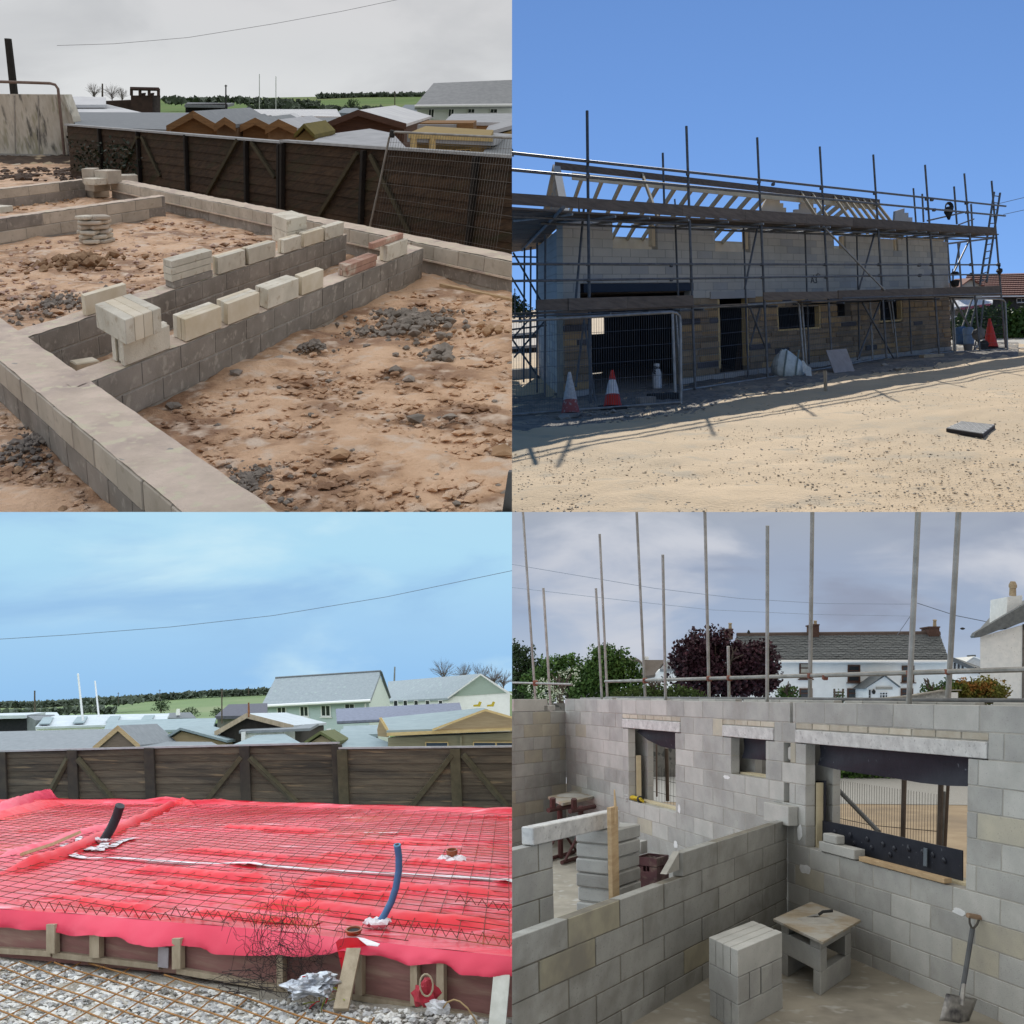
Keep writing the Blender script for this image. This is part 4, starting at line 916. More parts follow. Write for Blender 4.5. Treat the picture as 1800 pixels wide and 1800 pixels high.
# the wall in the near left: outer face towards the viewer
pA,_=fwall('foundation_wall','broad block foundation wall running down to the bottom of the overcast picture',(0,634),(299,882),.43,bl=.50,rowm=[m_found,m_foundl],ext0=6,ext1=2.5)
c1,_=fwall('foundation_wall','grey block cross wall carrying the row of paired cream blocks',(170,667),(745,436),.42,bl=.62,mats=m_found,rows=2,dv=dA,ext0=.3)
c2,_=fwall('foundation_wall','second grey cross wall behind the near one with a stack of slabs',(-4.33,9.93),(-2.49,17.22),.38,plan=True,bl=.62,mats=m_found,dv=dA,ext0=.55)
pb,_=fwall('foundation_wall','long block foundation wall along the foot of the dark fence',(-10.37,28.15),(.25,14.29),.42,plan=True,bl=.66,rowm=[m_found,m_foundl],ext1=1.0)
build('ledge',boxpl(pb,0,pb.L+1,WT/2-.02,WT/2+.006,-.045,-.012),m_capt,parent=_)
c3,_=fwall('foundation_wall','middle cross wall dividing the two far bays of clay',(0,385),(290,345),.38,bl=.9,mats=[m_foundl,m_foundl,m_found],ext0=3,dv=dA)
c4,_=fwall('foundation_wall','farthest low block wall below the white rendered wall',(0,333),(150,316),.38,bl=1.1,mats=[m_foundl,m_found],ext0=4,dv=dA)
# ------------------------------------------------ loose blocks
CNT={}
def lone(pl,s0,s1,w0,h,d0,d1,lab,grp='cream blocks lying on the foundation walls',mat=None,nm='concrete_block'):
    O(nm,boxpl(pl,s0,s1,w0,w0+h,d0,d1,ch=.0035),mat or [m_loose,m_loose,m_loosec],lab,'brick' if nm=='old_brick' else 'block',grp)
def pair(pl,Xa,Xb,Yb,what,nb=2,w0=WT,h=.215,d0=.01,dd=.10,gapd=.006,mat=None):
    "blocks on edge side by side, nearest first"
    s0=pl.at(Xa,Yb)[0]; s1=pl.at(Xb,Yb)[0]
    for k in range(nb):
        j=ru(-.02,.02)
        lone(pl,s0+j,s1+j,w0+.014,h,d0+k*(dd+gapd),d0+k*(dd+gapd)+dd,('front block of ' if k==0 else 'back block of ' if k==nb-1 else 'middle block of ')+what,mat=mat)
pair(c1,222,304,650,'the base under the big cream cluster on the near cross wall',3,mat=m_loose)
# big cluster, turned across the wall
P0=fr.at(245,608,w=WT+.23); pcl=Pl(fr,fr.at(222,602,w=WT+.23),fr.at(284,600,w=WT+.23))
clu=fr.at(222,607,w=WT+.235); cr_=fr.at(285,583,w=WT+.235); clf=fr.at(170,576,w=WT+.235)
for k in range(4):
    a=clu+(cr_-clu)*(k/4.+.004); b=(cr_-clu)*.244; c=(clf-clu)
    O('concrete_block',MB().chbox(fr.P(a.x,a.y,WT+.236),fr.M@Vector((b.x,b.y,0)),fr.M@Vector((c.x,c.y,0)),fr.W*.215,.006),[m_loose,m_loosec],['leftmost','second','third','rightmost'][k]+' block of the big cream cluster on the near cross wall','block','cream blocks lying on the foundation walls')
pair(c1,326,390,602,'the pair right of the big cream cluster',3)
pair(c1,402,458,567,'the next pair along the near cross wall',3)
pair(c1,472,526,536,'the pair midway along the near cross wall',3)
pair(c1,533,570,510,'the last cream pair before the red bricks',2)
s0=c1.at(612,468)[0]; s1=c1.at(665,452)[0]
for k in range(4): lone(c1,s0+ru(-.04,.04),s1+ru(-.04,.04),WT+.012+(k//2)*.075,.07,.03+(k%2)*.13,.15+(k%2)*.13,['lower front','lower back','upper front','upper back'][k]+' brick of the red pile on the near cross wall','old red bricks on the near cross wall',m_brickr,'old_brick')
pair(c1,681,716,447,'the upright block near the end of the near cross wall',2)
s0=c1.at(681,447)[0]-.42; s1=c1.at(716,447)[0]-.06
lone(c1,s0,s1,WT+.232,.075,.10,.21,'single long red brick balanced on the end block',None,m_brickr,'old_brick')
# second wall
pair(c2,152,226,530,'the lone upright block on the second cross wall',1,dd=.13,d0=.04)
s0=c2.at(304,482)[0]; s1=c2.at(374,462)[0]
for k in range(4): lone(c2,s0+ru(-.03,.03),s1+ru(-.03,.03),WT+.012+k*.084,.078,.02+ru(0,.02),.30,['bottom darker slab','second slab','third slab','top slab'][k]+' of the stack on the second cross wall','slabs stacked on the second cross wall',m_found if k==0 else m_loose)
pair(c2,384,432,466,'the first pair right of the slab stack',2)
pair(c2,437,484,452,'the second pair right of the slab stack',2)
pair(c2,500,530,437,'the broken pair near the long fence wall',2,h=.19)
# on the long wall by the fence
b0=fr.at(504,432,w=WT+.02); b1=fr.at(539,424,w=WT+.02); b2=fr.at(478,420,w=WT+.02)
for k in range(2):
    a=b0+(b2-b0)*0; 
    O('concrete_block',MB().chbox(fr.P(b0.x,b0.y,WT+.016+.2*k),fr.M@Vector(((b1-b0).x,(b1-b0).y,0)),fr.M@Vector(((b2-b0).x,(b2-b0).y,0)),fr.W*.195,.006),m_loose,['lower','upper'][k]+' big cream block where the second cross wall meets the fence wall','block','cream blocks on the fence wall')
pair(c2,536,570,425,'the pair beside the big cream corner block',2,h=.2)
pair(c2,573,605,418,'the end pair beside the fence wall',2,h=.2)
# far bits
def far(pA,pB,w0,h,dep,lab,mat=m_loose):
    A=fr.at(*pA,w=w0); B=fr.at(*pB,w=w0); pl=Pl(fr,A,B); O('concrete_block',boxpl(pl,0,pl.L,w0,w0+h,0,dep,ch=.008),mat,lab,'block','blocks in the far bays')
far((145,322),(166,322),.42,.36,.4,'left upright block at the far corner',m_foundl); far((167,322),(191,324),.42,.33,.4,'right upright block at the far corner',m_foundl)
far((165,348),(193,346),.0,.20,.5,'bottom block of the little far stack',m_foundl); far((166,337),(194,335),.205,.20,.5,'middle block of the little far stack',m_foundl); far((167,326),(193,324),.41,.16,.5,'top block of the little far stack')
far((70,352),(108,351),.0,.26,.35,'pale block lying in the far bay',m_foundl); far((0,375),(24,372),.42,.12,.9,'thin pale slab at the left end of the middle cross wall')
far((214,323),(243,322),.25,.22,.6,'cream slab beyond the far corner by the fence')
q=y2(268,1280); A=fr.at(q[0],q[1]+8,w=.08); B=fr.at(184,640,w=.08); pl=Pl(fr,A,B)
O('concrete_block',boxpl(pl,0,.24,.02,.13,0,.2,ch=.012),m_loosec,'small broken cream block down in the trench','block')
# rubble pile in the middle bay
tr_=T('rubble_pile','small stack of broken pale slabs in the middle bay','rubble pile',fr.W_at(157,432))
q=fr.at(157,432)
for l in range(6):
    for k in range(4 if l<5 else 2):
        a=l*.8+k*1.57+ru(-.2,.2); c=Vector((q.x+.17*math.cos(a)+ru(-.03,.03),q.y+.35+.17*math.sin(a),.01+l*.088)); L_,B_=ru(.26,.4),ru(.18,.26); ex=Vector((math.cos(a+1.5),math.sin(a+1.5),ru(-.06,.06)))*L_; ey=Vector((-math.sin(a+1.5),math.cos(a+1.5),ru(-.06,.06)))*B_
        mb=MB().chbox(fr.P(*(c-ex*.5-ey*.5)),fr.M@ex,fr.M@ey,fr.W*ru(.07,.085),.02); build('broken_slab',mb,[m_loose,m_foundl,m_found,m_foundl],parent=tr_)
# spoil and clods
def heap(X,Y,n,rx,ry,sz,mat,label,cat='rubble'):
    q=fr.at(X,Y); t=T('rubble_heap',label,cat,fr.P(*q)); mb=MB()
    for k in range(n):
        a=ru(0,6.28); r=abs(random.gauss(0,.55)); lump=1+.6*noise.noise(Vector((math.cos(a)*1.5+X,math.sin(a)*1.5,Y))); u=q.x+rx*r*lump*math.cos(a); v=q.y+ry*r*lump*math.sin(a); rr=sz[0]+(sz[1]-sz[0])*rnd()**2.2; mb.rock(fr.P(u,v,rr*.3+math.exp(-r*r*3)*sz[1]*.9),rr,.95,fr)
    tag(build('rubble',mb,mat,parent=t),kind='stuff')
heap(140,468,170,.75,1.0,(.02,.12),m_clodb,'low heap of orange brown spoil in the middle bay')
heap(95,540,240,.55,1.3,(.012,.055),m_clod,'spread of grey gravelly spoil left of the second cross wall')
heap(735,575,210,.6,1.1,(.02,.085),m_clod,'grey broken mortar heap in the near clay bay')
heap(700,560,140,.8,.6,(.015,.06),m_clod,'grey crumbs north of the mortar heap')
heap(770,630,70,.20,.25,(.02,.09),m_clod,'grey lump at the front of the mortar heap')
heap(550,616,90,.22,.22,(.015,.065),m_clod,'grey clod heap at the foot of the cross wall')
heap(640,590,90,.5,.5,(.012,.05),m_clod,'scatter of grey clods beside the cross wall')
heap(850,590,26,.5,.5,(.03,.08),m_clodb,'brown crumbs right of the mortar heap')
heap(440,850,300,.25,.6,(.008,.035),m_clod,'grey gravelly spoil inside the near wall')
heap(60,780,330,.35,.8,(.008,.04),m_clod,'dark gravelly spoil outside the near wall')
for X,Y,r,l in ((695,655,.10,'small grey flat stone in the clay, upper of two'),(720,670,.09,'small pale flat stone left of the middle of the clay bay'),(728,742,.12,'flat bluish stone in the middle of the clay bay'),(790,736,.08,'small grey stone right of the flat bluish one'),(302,718,.10,'small square stone at the near corner of the clay bay'),(488,634,.09,'small stone below the long cross wall'),(415,660,.10,'thin grey stone by the wall foot'),(600,805,.12,'brown clod in the lower clay bay'),(885,800,.14,'dark clod at the right edge of the clay')):
    q=fr.at(X,Y); O('loose_stone',MB().rock(fr.P(q.x,q.y,r*.2),r*.8,.75,fr),m_clodb if 'clod' in l else m_clod,l,'stone')
near_=inside([(330,760),(900,520),(900,900),(500,900)])
scatter(fr,3200,(260,905),(480,905),(.012,.075),'soil_clods',m_dirt,test=inside([(270,735),(480,650),(720,500),(900,530),(900,905),(500,905)]),sq=.55)
scatter(fr,900,(0,480),(380,560),(.02,.12),'soil_clods',m_dirt,test=inside([(0,440),(290,385),(500,420),(300,490),(180,560),(0,560)]),sq=.5)
scatter(fr,900,(0,180),(700,905),(.012,.06),'soil_clods',m_dirt,test=inside([(0,722),(175,900),(0,905)]),sq=.55)
scatter(fr,900,(260,900),(480,900),(.006,.026),'clay_crumbs',m_clodb,test=inside([(270,735),(480,650),(720,500),(900,530),(900,900),(500,905)]))
scatter(fr,300,(260,900),(480,900),(.006,.04),'grey_crumbs',m_clod,test=inside([(270,735),(480,650),(720,500),(900,530),(900,900),(500,905)]))
scatter(fr,700,(0,480),(380,560),(.015,.07),'pink_crumbs',M('pinkish_crumb',(.50,.36,.29),(.36,.24,.19),sc=5,rv=.2),test=inside([(0,440),(290,385),(500,420),(300,490),(180,560),(0,560)]))
scatter(fr,300,(0,230),(330,380),(.03,.10),'far_crumbs',m_clodb,test=inside([(0,362),(150,345),(230,345),(10,375)]))
scatter(fr,500,(0,170),(700,900),(.01,.05),'outside_crumbs',m_clodb,test=inside([(0,722),(175,900),(0,900)]))
A=fr.at(772,502,w=.02); B=fr.at(905,530,w=.02); pl=Pl(fr,A,B); O('timber_batten',boxpl(pl,0,pl.L+.3,.0,.05,0,.06,ch=.004),m_wood,'thin pale batten lying along the foot of the fence wall','batten')
# ------------------------------------------------ fence
m_fb=M('dark_fence_board',(.062,.037,.021),(.030,.018,.011),sc=3,st=(1,1,6),rv=.25,bump=.4,bsc=20,c3=(.032,.028,.013),sc3=.8,t3=(.52,.7))
m_fp=M('black_fence_post',(.020,.016,.013),(.013,.011,.010),sc=5)
m_fbr=M('mossy_fence_brace',(.060,.050,.028),(.04,.034,.02),sc=5)
m_feltcap=M('grey_capping',(.36,.37,.38),(.28,.29,.30),sc=5)
fp=Pl(fr,fr.at(330,347),fr.at(900,446))
def fence(pl,spans,posts,braces,label,nb,wtop,d0=0,cap=True,mats=None,pr=.055,wb=0.0,mb_=None,mp_=None,mbr=None,pw_=.10):
    t=T('board_fence',label,'fence',pl.P((spans[0]+spans[1])/2,0,d0))
    s0,s1=spans; H=[wtop(s0),wtop(s1)]
    ps=sorted(posts); ed=[s0]+[p for p in ps if s0<p<s1]+[s1]
    for a,b in zip(ed[:-1],ed[1:]):
        if b-a<.05: continue
        for k in range(nb):
            f0,f1=k/nb,(k+1)/nb+.012
            za,zb=wtop(a),wtop(b); p=lambda s,w,d: pl.P(s,w,d)
            wa0,wa1=wb+(za-wb)*f0,wb+(za-wb)*f1; wb0,wb1=wb+(zb-wb)*f0,wb+(zb-wb)*f1; j=ru(-.006,.006)
            mb=MB().hexa([p(a,wa0,d0-.028+j),p(b,wb0,d0-.028+j),p(b,wb0,d0+.0),p(a,wa0,d0+.0)],[p(a,wa1,d0-.006+j),p(b,wb1,d0-.006+j),p(b,wb1,d0+.012),p(a,wa1,d0+.012)])
            build('board',mb,mats or m_fb,parent=t)
    for s in ps:
        build('post',boxpl(pl,s-pw_/2,s+pw_/2,wb-.1,wtop(s)-.01,d0-.13,d0-.032,ch=.01),mp_ or m_fp,parent=t)
    for (sa,wa,sb,wb_) in braces:
        a=pl.P(sa,wa,d0-.10); b=pl.P(sb,wb_,d0-.05); build('brace',MB().tube([a,b],pr,4),mbr or m_fbr,parent=t)
    if cap:
        a,b=s0,s1; build('capping',MB().hexa([pl.P(a,wtop(a)+.012,d0-.10),pl.P(b,wtop(b)+.012,d0-.10),pl.P(b,wtop(b)+.012,d0+.12),pl.P(a,wtop(a)+.012,d0+.12)],[pl.P(a,wtop(a)+.06,d0-.10),pl.P(b,wtop(b)+.06,d0-.10),pl.P(b,wtop(b)+.06,d0+.12),pl.P(a,wtop(a)+.06,d0+.12)]),m_feltcap,parent=t)
    return t
def topfn(pl,pts):
    q=[pl.at(*p) for p in pts]
    def f(s):
        for (a,wa),(b,wb) in zip(q[:-1],q[1:]):
            if s<=b or (b,wb)==q[-1]: return wa+(wb-wa)*(s-a)/(b-a)
    return f
fs=lambda X,Y=300: fp.at(X,Y)[0]
def br(pl,p,q): a=pl.at(*p); b=pl.at(*q); return (a[0],a[1],b[0],b[1])
tf1=topfn(fp,[(130,222),(330,236),(500,253)])
fence(fp,(fs(120,240),fs(499)),[fs(181,260),fs(250),fs(333),fs(438),fs(496)],[br(fp,(248,240),(215,300)),br(fp,(255,240),(285,310)),br(fp,(424,246),(368,340)),br(fp,(449,250),(487,312))],'dark brown board fence, lower left run with leaning braces',8,tf1)
tf2=topfn(fp,[(497,250),(650,263),(910,279)])
fence(fp,(fs(501),fs(930)),[fs(505),fs(647),fs(840,350)],[br(fp,(640,268),(562,388)),br(fp,(662,272),(728,410))],'dark brown board fence, nearer right run behind the mesh panel',8,tf2,d0=-.05)
# mesh panel with bent tube frame in front of it
tm=T('mesh_fence','leaning galvanised mesh fence panel in front of the dark boards','fence',fp.px(650,403,-.5))
hf=lambda X,Y: fp.px(X,Y,-.5)
build('frame_tube',MB().tube([hf(648,408),hf(668,320),hf(684,243),hf(688,235),hf(695,232),hf(910,243)],.021,8),m_galv,parent=tm)
mb=MB()
for i in range(46):
    X=690+i*4.7; b0=X-34+ (X-690)*.0; mb.tube([hf(X,233+(X-690)*.055),hf(X-30,405+(X-690)*.16)],.0030,3,cap=False)
for k in range(7): mb.tube([hf(684-4.8*k,250+k*24),hf(910,262+k*30)],.0030,3,cap=False)
tag(build('wire_mesh',mb,M('grey_wire',(.16,.15,.14),(.11,.10,.095),metal=.3,rough=.6),parent=tm),kind='stuff')
build('coupler',MB().lathe(hf(689,236)-Vector((0,0,.06)),fr.W,[(.04,0),(.055,.04),(.04,.13)],8),m_rubber,parent=tm)
O('frame_leg',MB().hexa([fr.W_at(882,905,w=.0),fr.W_at(908,905,w=.0),fr.W_at(908,902,w=.0),fr.W_at(886,902,w=.0)],[fr.W_at(893,830,w=.35),fr.W_at(908,830,w=.35),fr.W_at(908,826,w=.35),fr.W_at(895,826,w=.35)]),m_galvd,'dark grey frame leg cut by the right edge of the overcast picture','frame')
# ivy at the dark end of the fence
q=fp.at(185,290,-.3)
mb=MB()
for k in range(600):
    c=fp.px(ru(135,235)+ru(-8,8),ru(255,330),-.3); 
    if c.z: mb.leaf(c+Vector((ru(-.3,.3),ru(-.3,.3),ru(-.2,.2))),ru(.04,.08))
t=T('ivy','dark ivy and brambles growing at the far end of the fence','ivy',fp.px(185,330,-.3)); tag(build('leaves',mb,M('ivy_leaf',(.012,.022,.008),(.008,.014,.006),rough=.6),parent=t),kind='stuff')
# white wall on the left, guard rail, pole
m_dirtyw=M('mould_stained_render',(.60,.57,.49),(.48,.44,.36),sc=3,st=(3,1,.5),bump=.3,bsc=6,c3=(.13,.125,.11),sc3=1.1,t3=(.56,.68),c4=(.36,.34,.25),sc4=1.6,t4=(.56,.66))
vw=fr.at(120,283)[1]
def pb_(pts,v,dep,name,mat,par=None,rad=True):
    P=pxpoly(fr,pts,v); c=fr.at(*pts[0],v=v); 
    return build(name,MB().prism(P,fr.M@Vector((c.x/v*dep if rad else 0,dep,0))),mat,parent=par)
tw=T('rendered_wall','mould streaked white rendered wall at the far left','wall',fr.W_at(60,283,v=vw))
pb_([(-40,283),(120,284),(104,166),(-40,165)],vw,.6,'wall',m_dirtyw,tw,rad=False)
build('end_buttress',MB().prism(quadpx(fr,[(118,270,vw-.1),(148,300,vw+.3),(146,290,vw+.3),(127,205,vw),(112,166,vw),(104,166,vw-.05)]),back(fr,.8)),m_dirtyw,parent=tw)
for X in (26,68): build('pilaster_joint',MB().prism(pxpoly(fr,[(X,272),(X+1.6,272),(X-.4,168),(X-2,168)],vw-.03),back(fr,.06)),m_mort,parent=tw)
pb_([(-40,279),(90,280),(88,272),(-40,270)],vw-.25,.24,'plinth',m_mort,tw,rad=False)
t=T('guard_rail','bent rusty tube rail standing before the white wall','rail',fr.W_at(112,272,v=vw-.3))
build('tube',MB().tube([fr.W_at(X,Y,v=vw-.3) for X,Y in ((-20,143),(60,145.5),(88,146.5),(97,149),(102,156),(104,175),(113,272))],.055,8),M('rail_steel',(.22,.16,.13),(.16,.11,.09),metal=.2,rough=.7),parent=t)
O('wooden_pole',MB().tube([fr.W_at(25,166,v=vw+4),fr.W_at(14,68,v=vw+4)],.17,8,r2=.15),M('dark_pole',(.03,.028,.025),(.02,.019,.017)),'dark leaning wooden pole at the far left behind the white wall','pole')
# earth bank below it
rows=[]
for j in range(8):
    t_=j/7.; rows.append([fr.P(*(lambda q:(q.x,q.y,q.z+.10*noise.noise(Vector((i*.5,j*.9,1)))))(fr.at(-60+i*7,300+ (272-300)*t_ +.0,v=vw-3+2.9*t_))) for i in range(31)])
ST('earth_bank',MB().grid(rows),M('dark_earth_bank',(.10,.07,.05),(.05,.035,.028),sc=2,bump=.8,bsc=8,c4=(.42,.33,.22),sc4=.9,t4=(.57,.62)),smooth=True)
t=T('broken_footing','broken slab of old cream footing in the earth bank','footing',fr.W_at(60,300,v=vw-2.2))
for k,(x0,x1) in enumerate(((4,28),(30,44),(48,80),(84,122))):
    mb=MB(); n=5
    q0=fr.at(x0,303,v=vw-2.4); q1=fr.at(x1,291,v=vw-2.4)
    mb.chbox(fr.P(q0.x,q0.y,q0.z),fr.P(q1.x,q0.y,q0.z+ru(-.05,.1))-fr.P(q0.x,q0.y,q0.z),fr.P(0,.5,0)-fr.P(0,0,0),fr.P(0,0,max(.2,q1.z-q0.z)*ru(.6,1))-fr.P(0,0,0),.05)
    build('slab_piece',mb,m_loosec,parent=t)
scatter(fr,160,(0,150),(296,318),(.06,.22),'bank_rubble',M('dark_rubble',(.12,.085,.065),(.07,.05,.04),rv=.3))
# ------------------------------------------------ sheds and buildings beyond the fence
m_shedo=M('orange_shed_boards',(.27,.15,.065),(.20,.11,.05),sc=2,st=(1,1,14),rv=.15)
m_shedb=M('red_brown_shed_boards',(.10,.055,.04),(.07,.04,.03),sc=2,st=(1,1,14))
m_shedy=M('yellow_shed_boards',(.36,.27,.12),(.28,.20,.085),sc=2,st=(1,1,14))
m_feltl=M('pale_roof_felt',(.40,.41,.43),(.33,.34,.36),sc=2,rv=.1,bump=.2,bsc=10)
m_metal=M('pale_metal_roof',(.58,.59,.60),(.48,.49,.51),sc=1,rough=.6)
def shed(label,apex,L_,R_,v,length,wallm,roofm,name='garden_shed',over=.25,base=None,trim=None,dx=0,grp=None,thk=.10):
    "gable end facing the viewer: apex and both eaves in the picture at distance v"
    a=fr.at(*apex,v=v); l=fr.at(*L_,v=v); r=fr.at(*R_,v=v); z0=min(l.z,r.z)-2.2 if base is None else base
    t=T(name,label,'shed',fr.P((l.x+r.x)/2,v,z0),grp)
    k=.94
    wl=[fr.P(l.x*k+a.x*(1-k),v,z0),fr.P(r.x*k+a.x*(1-k),v,z0),fr.P(r.x*k+a.x*(1-k),v,r.z-.02),fr.P(a.x,v,a.z-.06),fr.P(l.x*k+a.x*(1-k),v,l.z-.02)]
    vec=fr.M@Vector((dx,length,0)); build('wall',MB().prism(wl,vec),wallm,parent=t)
    f=-over*vec.normalized()
    for p,q in ((l,a),(a,r)):
        A_=fr.P(*p)+f; B_=fr.P(*q)+f; up=fr.W*thk
        build('roof',MB().hexa([A_,B_,B_+vec*1.02-f,A_+vec*1.02-f],[A_+up,B_+up,B_+up+vec*1.02-f,A_+up+vec*1.02-f]),roofm,parent=t)
        if trim: build('bargeboard',MB().hexa([A_-fr.W*.1+f*.1,B_-fr.W*.1+f*.1,B_-fr.W*.1+f*.02,A_-fr.W*.1+f*.02],[A_+up*1.1+f*.1,B_+up*1.1+f*.1,B_+up*1.1+f*.02,A_+up*1.1+f*.02]),trim,parent=t)
    return t
def block_(label,pts,v,dep,mat,name,cat,roof=None,roofm=None,grp=None,rad=True):
    c=fr.at(*pts[0],v=v); t=T(name,label,cat,fr.P(c.x,v,c.z),grp); pb_(pts,v,dep,'wall',mat,t,rad=rad)
    if roof: build('roof',sheet(fr,roof,.15),roofm,parent=t)
    return t
VF=32
t=T('lean_to_roof','long low grey felt shed roof just over the far fence','shed',fr.W_at(230,215,v=VF+12))
build('roof',sheet(fr,[(132,222,VF+9),(300,228,VF+4),(420,226,VF+6),(345,198,VF+18),(130,197,VF+22)],.15),m_felt,parent=t); build('wall',MB().prism(pxpoly(fr,[(135,260),(420,260),(420,227),(132,223)],VF+9.5),back(fr,.2)),m_shedb,parent=t)
shed('orange boarded gable shed nearest the fence on the left',(344,201),(297,227),(386,225),VF+2,7,m_shedo,m_felt,trim=m_shedo)
shed('small orange gable behind the first orange shed',(385,199),(366,210),(400,209),VF+10,5,m_shedo,m_felt,trim=m_shedb)
shed('tiny brown gable, middle of the row',(399,212),(380,225),(418,224),VF+1,5,M('mid_brown_shed_boards',(.19,.125,.075),(.15,.095,.055)),m_felt,trim=m_shedo)
shed('orange gable with pale corrugated porch in the middle of the row',(452,213),(425,226),(478,226),VF+1.5,5,m_shedo,m_felt,trim=m_shedo)
shed('brown gable right of the middle of the row',(493,216),(470,229),(525,231),VF,5,M('dull_orange_shed_boards',(.24,.15,.085),(.19,.115,.06)),m_feltl,trim=m_shedo)
shed('pale ridged summerhouse roof in the row',(478,207),(445,222),(505,222),VF+7,4,m_shedo,m_metal)
shed('yellow pyramid topped shed beside the fence step',(537,224),(520,242),(556,243),VF-4,3,m_shedy,M('mossy_felt',(.16,.13,.03),(.12,.10,.03)))
shed('large red brown shed with wide pale roof edges',(632,198),(572,222),(716,222),VF+8,12,m_shedb,m_metal,trim=m_shedb,over=.4)
shed('wide grey roofed shed right of the red brown shed',(660,200),(640,216),(730,220),VF+16,9,m_shedb,m_feltl)
t=T('shed_roof','broad pale grey shed roof right behind the fence step','shed',fr.W_at(620,245,v=VF-3))
build('roof',sheet(fr,[(545,250,VF-6),(720,266,VF-6.5),(690,234,VF-1),(650,226,VF),(575,236,VF-1)],.12),m_feltl,parent=t)
build('wall',MB().prism(pxpoly(fr,[(548,275),(722,285),(718,267),(548,251)],VF-5.9),back(fr,.2)),m_shedb,parent=t)
t=block_('yellow timber summerhouse with windows behind the mesh fence',[(722,290),(862,300),(862,240),(722,232)],VF-9,4,m_shedy,'summerhouse','shed',[(716,236,VF-9.3),(868,243,VF-9.3),(905,236,VF-4),(760,226,VF-4)],m_feltl,rad=False)
for x0,x1 in ((764,795),(800,828)): window(t,x0,262,x1,278,VF-9.05,m_woody,3,1)
build('fascia',MB().prism(pxpoly(fr,[(718,243),(866,249),(866,241),(718,234)],VF-9.35),back(fr,.1)),m_woody,parent=t)
for p in ((727,280,262),(760,282,262)): build('post',MB().tube([fr.W_at(p[0],p[1],v=VF-9.3),fr.W_at(p[0],238,v=VF-9.3)],.07,6),m_woody,parent=t)
t=block_('half open orange shed frame behind the summerhouse',[(738,240),(832,245),(832,216),(738,216)],VF+1,3,m_shedo,'garden_shed','shed',[(734,219,VF+.7),(800,219,VF+.7),(838,212,VF+5),(760,212,VF+5)],m_feltl,rad=False)
shed('pale roofed shed at the right edge behind the fence',(905,225),(850,240),(960,240),VF-2,6,m_shedy,m_feltl)
t=T('shed_roof','grey tiled shed roof at the right edge over the fence','shed',fr.W_at(880,265,v=VF-14))
build('roof',sheet(fr,[(843,275,VF-10.5),(930,279,VF-10.8),(930,245,VF-7),(868,244,VF-7)],.12),m_felt,parent=t); build('wall',MB().prism(pxpoly(fr,[(846,300),(930,305),(930,281),(846,276)],VF-10.4),back(fr,.2)),m_shedy,parent=t)
# white house
VH=75
def longhouse(label,wall,eave,ridge_,v,vr,wallm,roofm,name='house',rad=True):
    t=T(name,label,'house',fr.W_at(*wall[0],v=v)); pb_(wall,v,8,'wall',wallm,t,rad=rad)
    build('roof',sheet(fr,[(*eave[0],v-.5),(*eave[1],v-.5),(*ridge_[1],vr),(*ridge_[0],vr)],.25),roofm,parent=t)
    return t
m_wbl=M('white_clapboard',(.62,.64,.63),(.56,.58,.57),sc=2,st=(1,1,10))
t=longhouse('pale house with big slate roof at the right of the overcast picture',[(733,240),(930,240),(930,184),(733,186)],((729,186),(930,183)),((762,146),(930,139)),VH,VH+5,m_wbl,M('light_slate',(.33,.34,.35),(.27,.28,.29),sc=3,rv=.1),rad=False)
for x0,y0,x1,y1 in ((752,191,764,207),(787,191,799,206),(822,191,835,199),(861,191,875,199)): window(t,x0,y0,x1,y1,VH-.05,m_framew,2,1)
build('gutter',MB().tube([fr.W_at(729,186.5,v=VH-.6),fr.W_at(930,184,v=VH-.6)],.1,6),m_framew,parent=t)
t=T('shed_roof','wide blue grey roof below the pale house','shed',fr.W_at(850,215,v=VH-18)); build('roof',sheet(fr,[(780,214,VH-22),(935,216,VH-22),(935,199,VH-14),(795,200,VH-14)],.15),m_feltl,parent=t); build('wall',MB().prism(pxpoly(fr,[(782,232),(935,235),(935,217),(782,215)],VH-21.9),back(fr,.2)),m_shedo,parent=t)
t=block_('little grey roofed building left of the pale house',[(697,225),(735,225),(735,200),(697,198)],VH+3,4,M('grey_brick',(.25,.24,.24),(.2,.19,.19)),'outbuilding','building',[(692,200,VH+2.6),(738,202,VH+2.6),(735,184,VH+8),(712,184,VH+8)],m_slateb)
# far left buildings
t=block_('long white flat roofed building above the far fence',[(112,215),(250,215),(235,195),(185,183),(118,184)],VF+26,6,m_white,'outbuilding','building',[(116,184,VF+25.6),(186,184,VF+25.6),(186,171,VF+34),(113,169,VF+34)],m_metal)
build('roof',sheet(fr,[(122,199,VF+22),(255,199,VF+22),(186,183,VF+30),(116,183,VF+30)],.15),m_metal,parent=t)
t=T('brown_tower_house','brown boarded block with open balcony frame on top','building',fr.W_at(256,195,v=VH-5))
m_brb=M('brown_boards',(.075,.045,.038),(.05,.032,.028),sc=3)
pb_([(230,200),(268,200),(268,168),(230,168)],VH-5,4,'wall',m_brb,t); pb_([(266,200),(282,200),(282,168),(266,168)],VH-4.8,4,'side_wall',M('purple_grey_boards',(.12,.10,.10),(.09,.075,.075)),t)
for X in (231,246,262,278.5): build('post',MB().tube([fr.W_at(X,168,v=VH-5.05),fr.W_at(X,155.5,v=VH-5.05)],.10,5),m_brb,parent=t)
build('roof_beam',MB().tube([fr.W_at(229.5,155.5,v=VH-5.1),fr.W_at(279,156.5,v=VH-5.1)],.12,5),m_brb,parent=t)
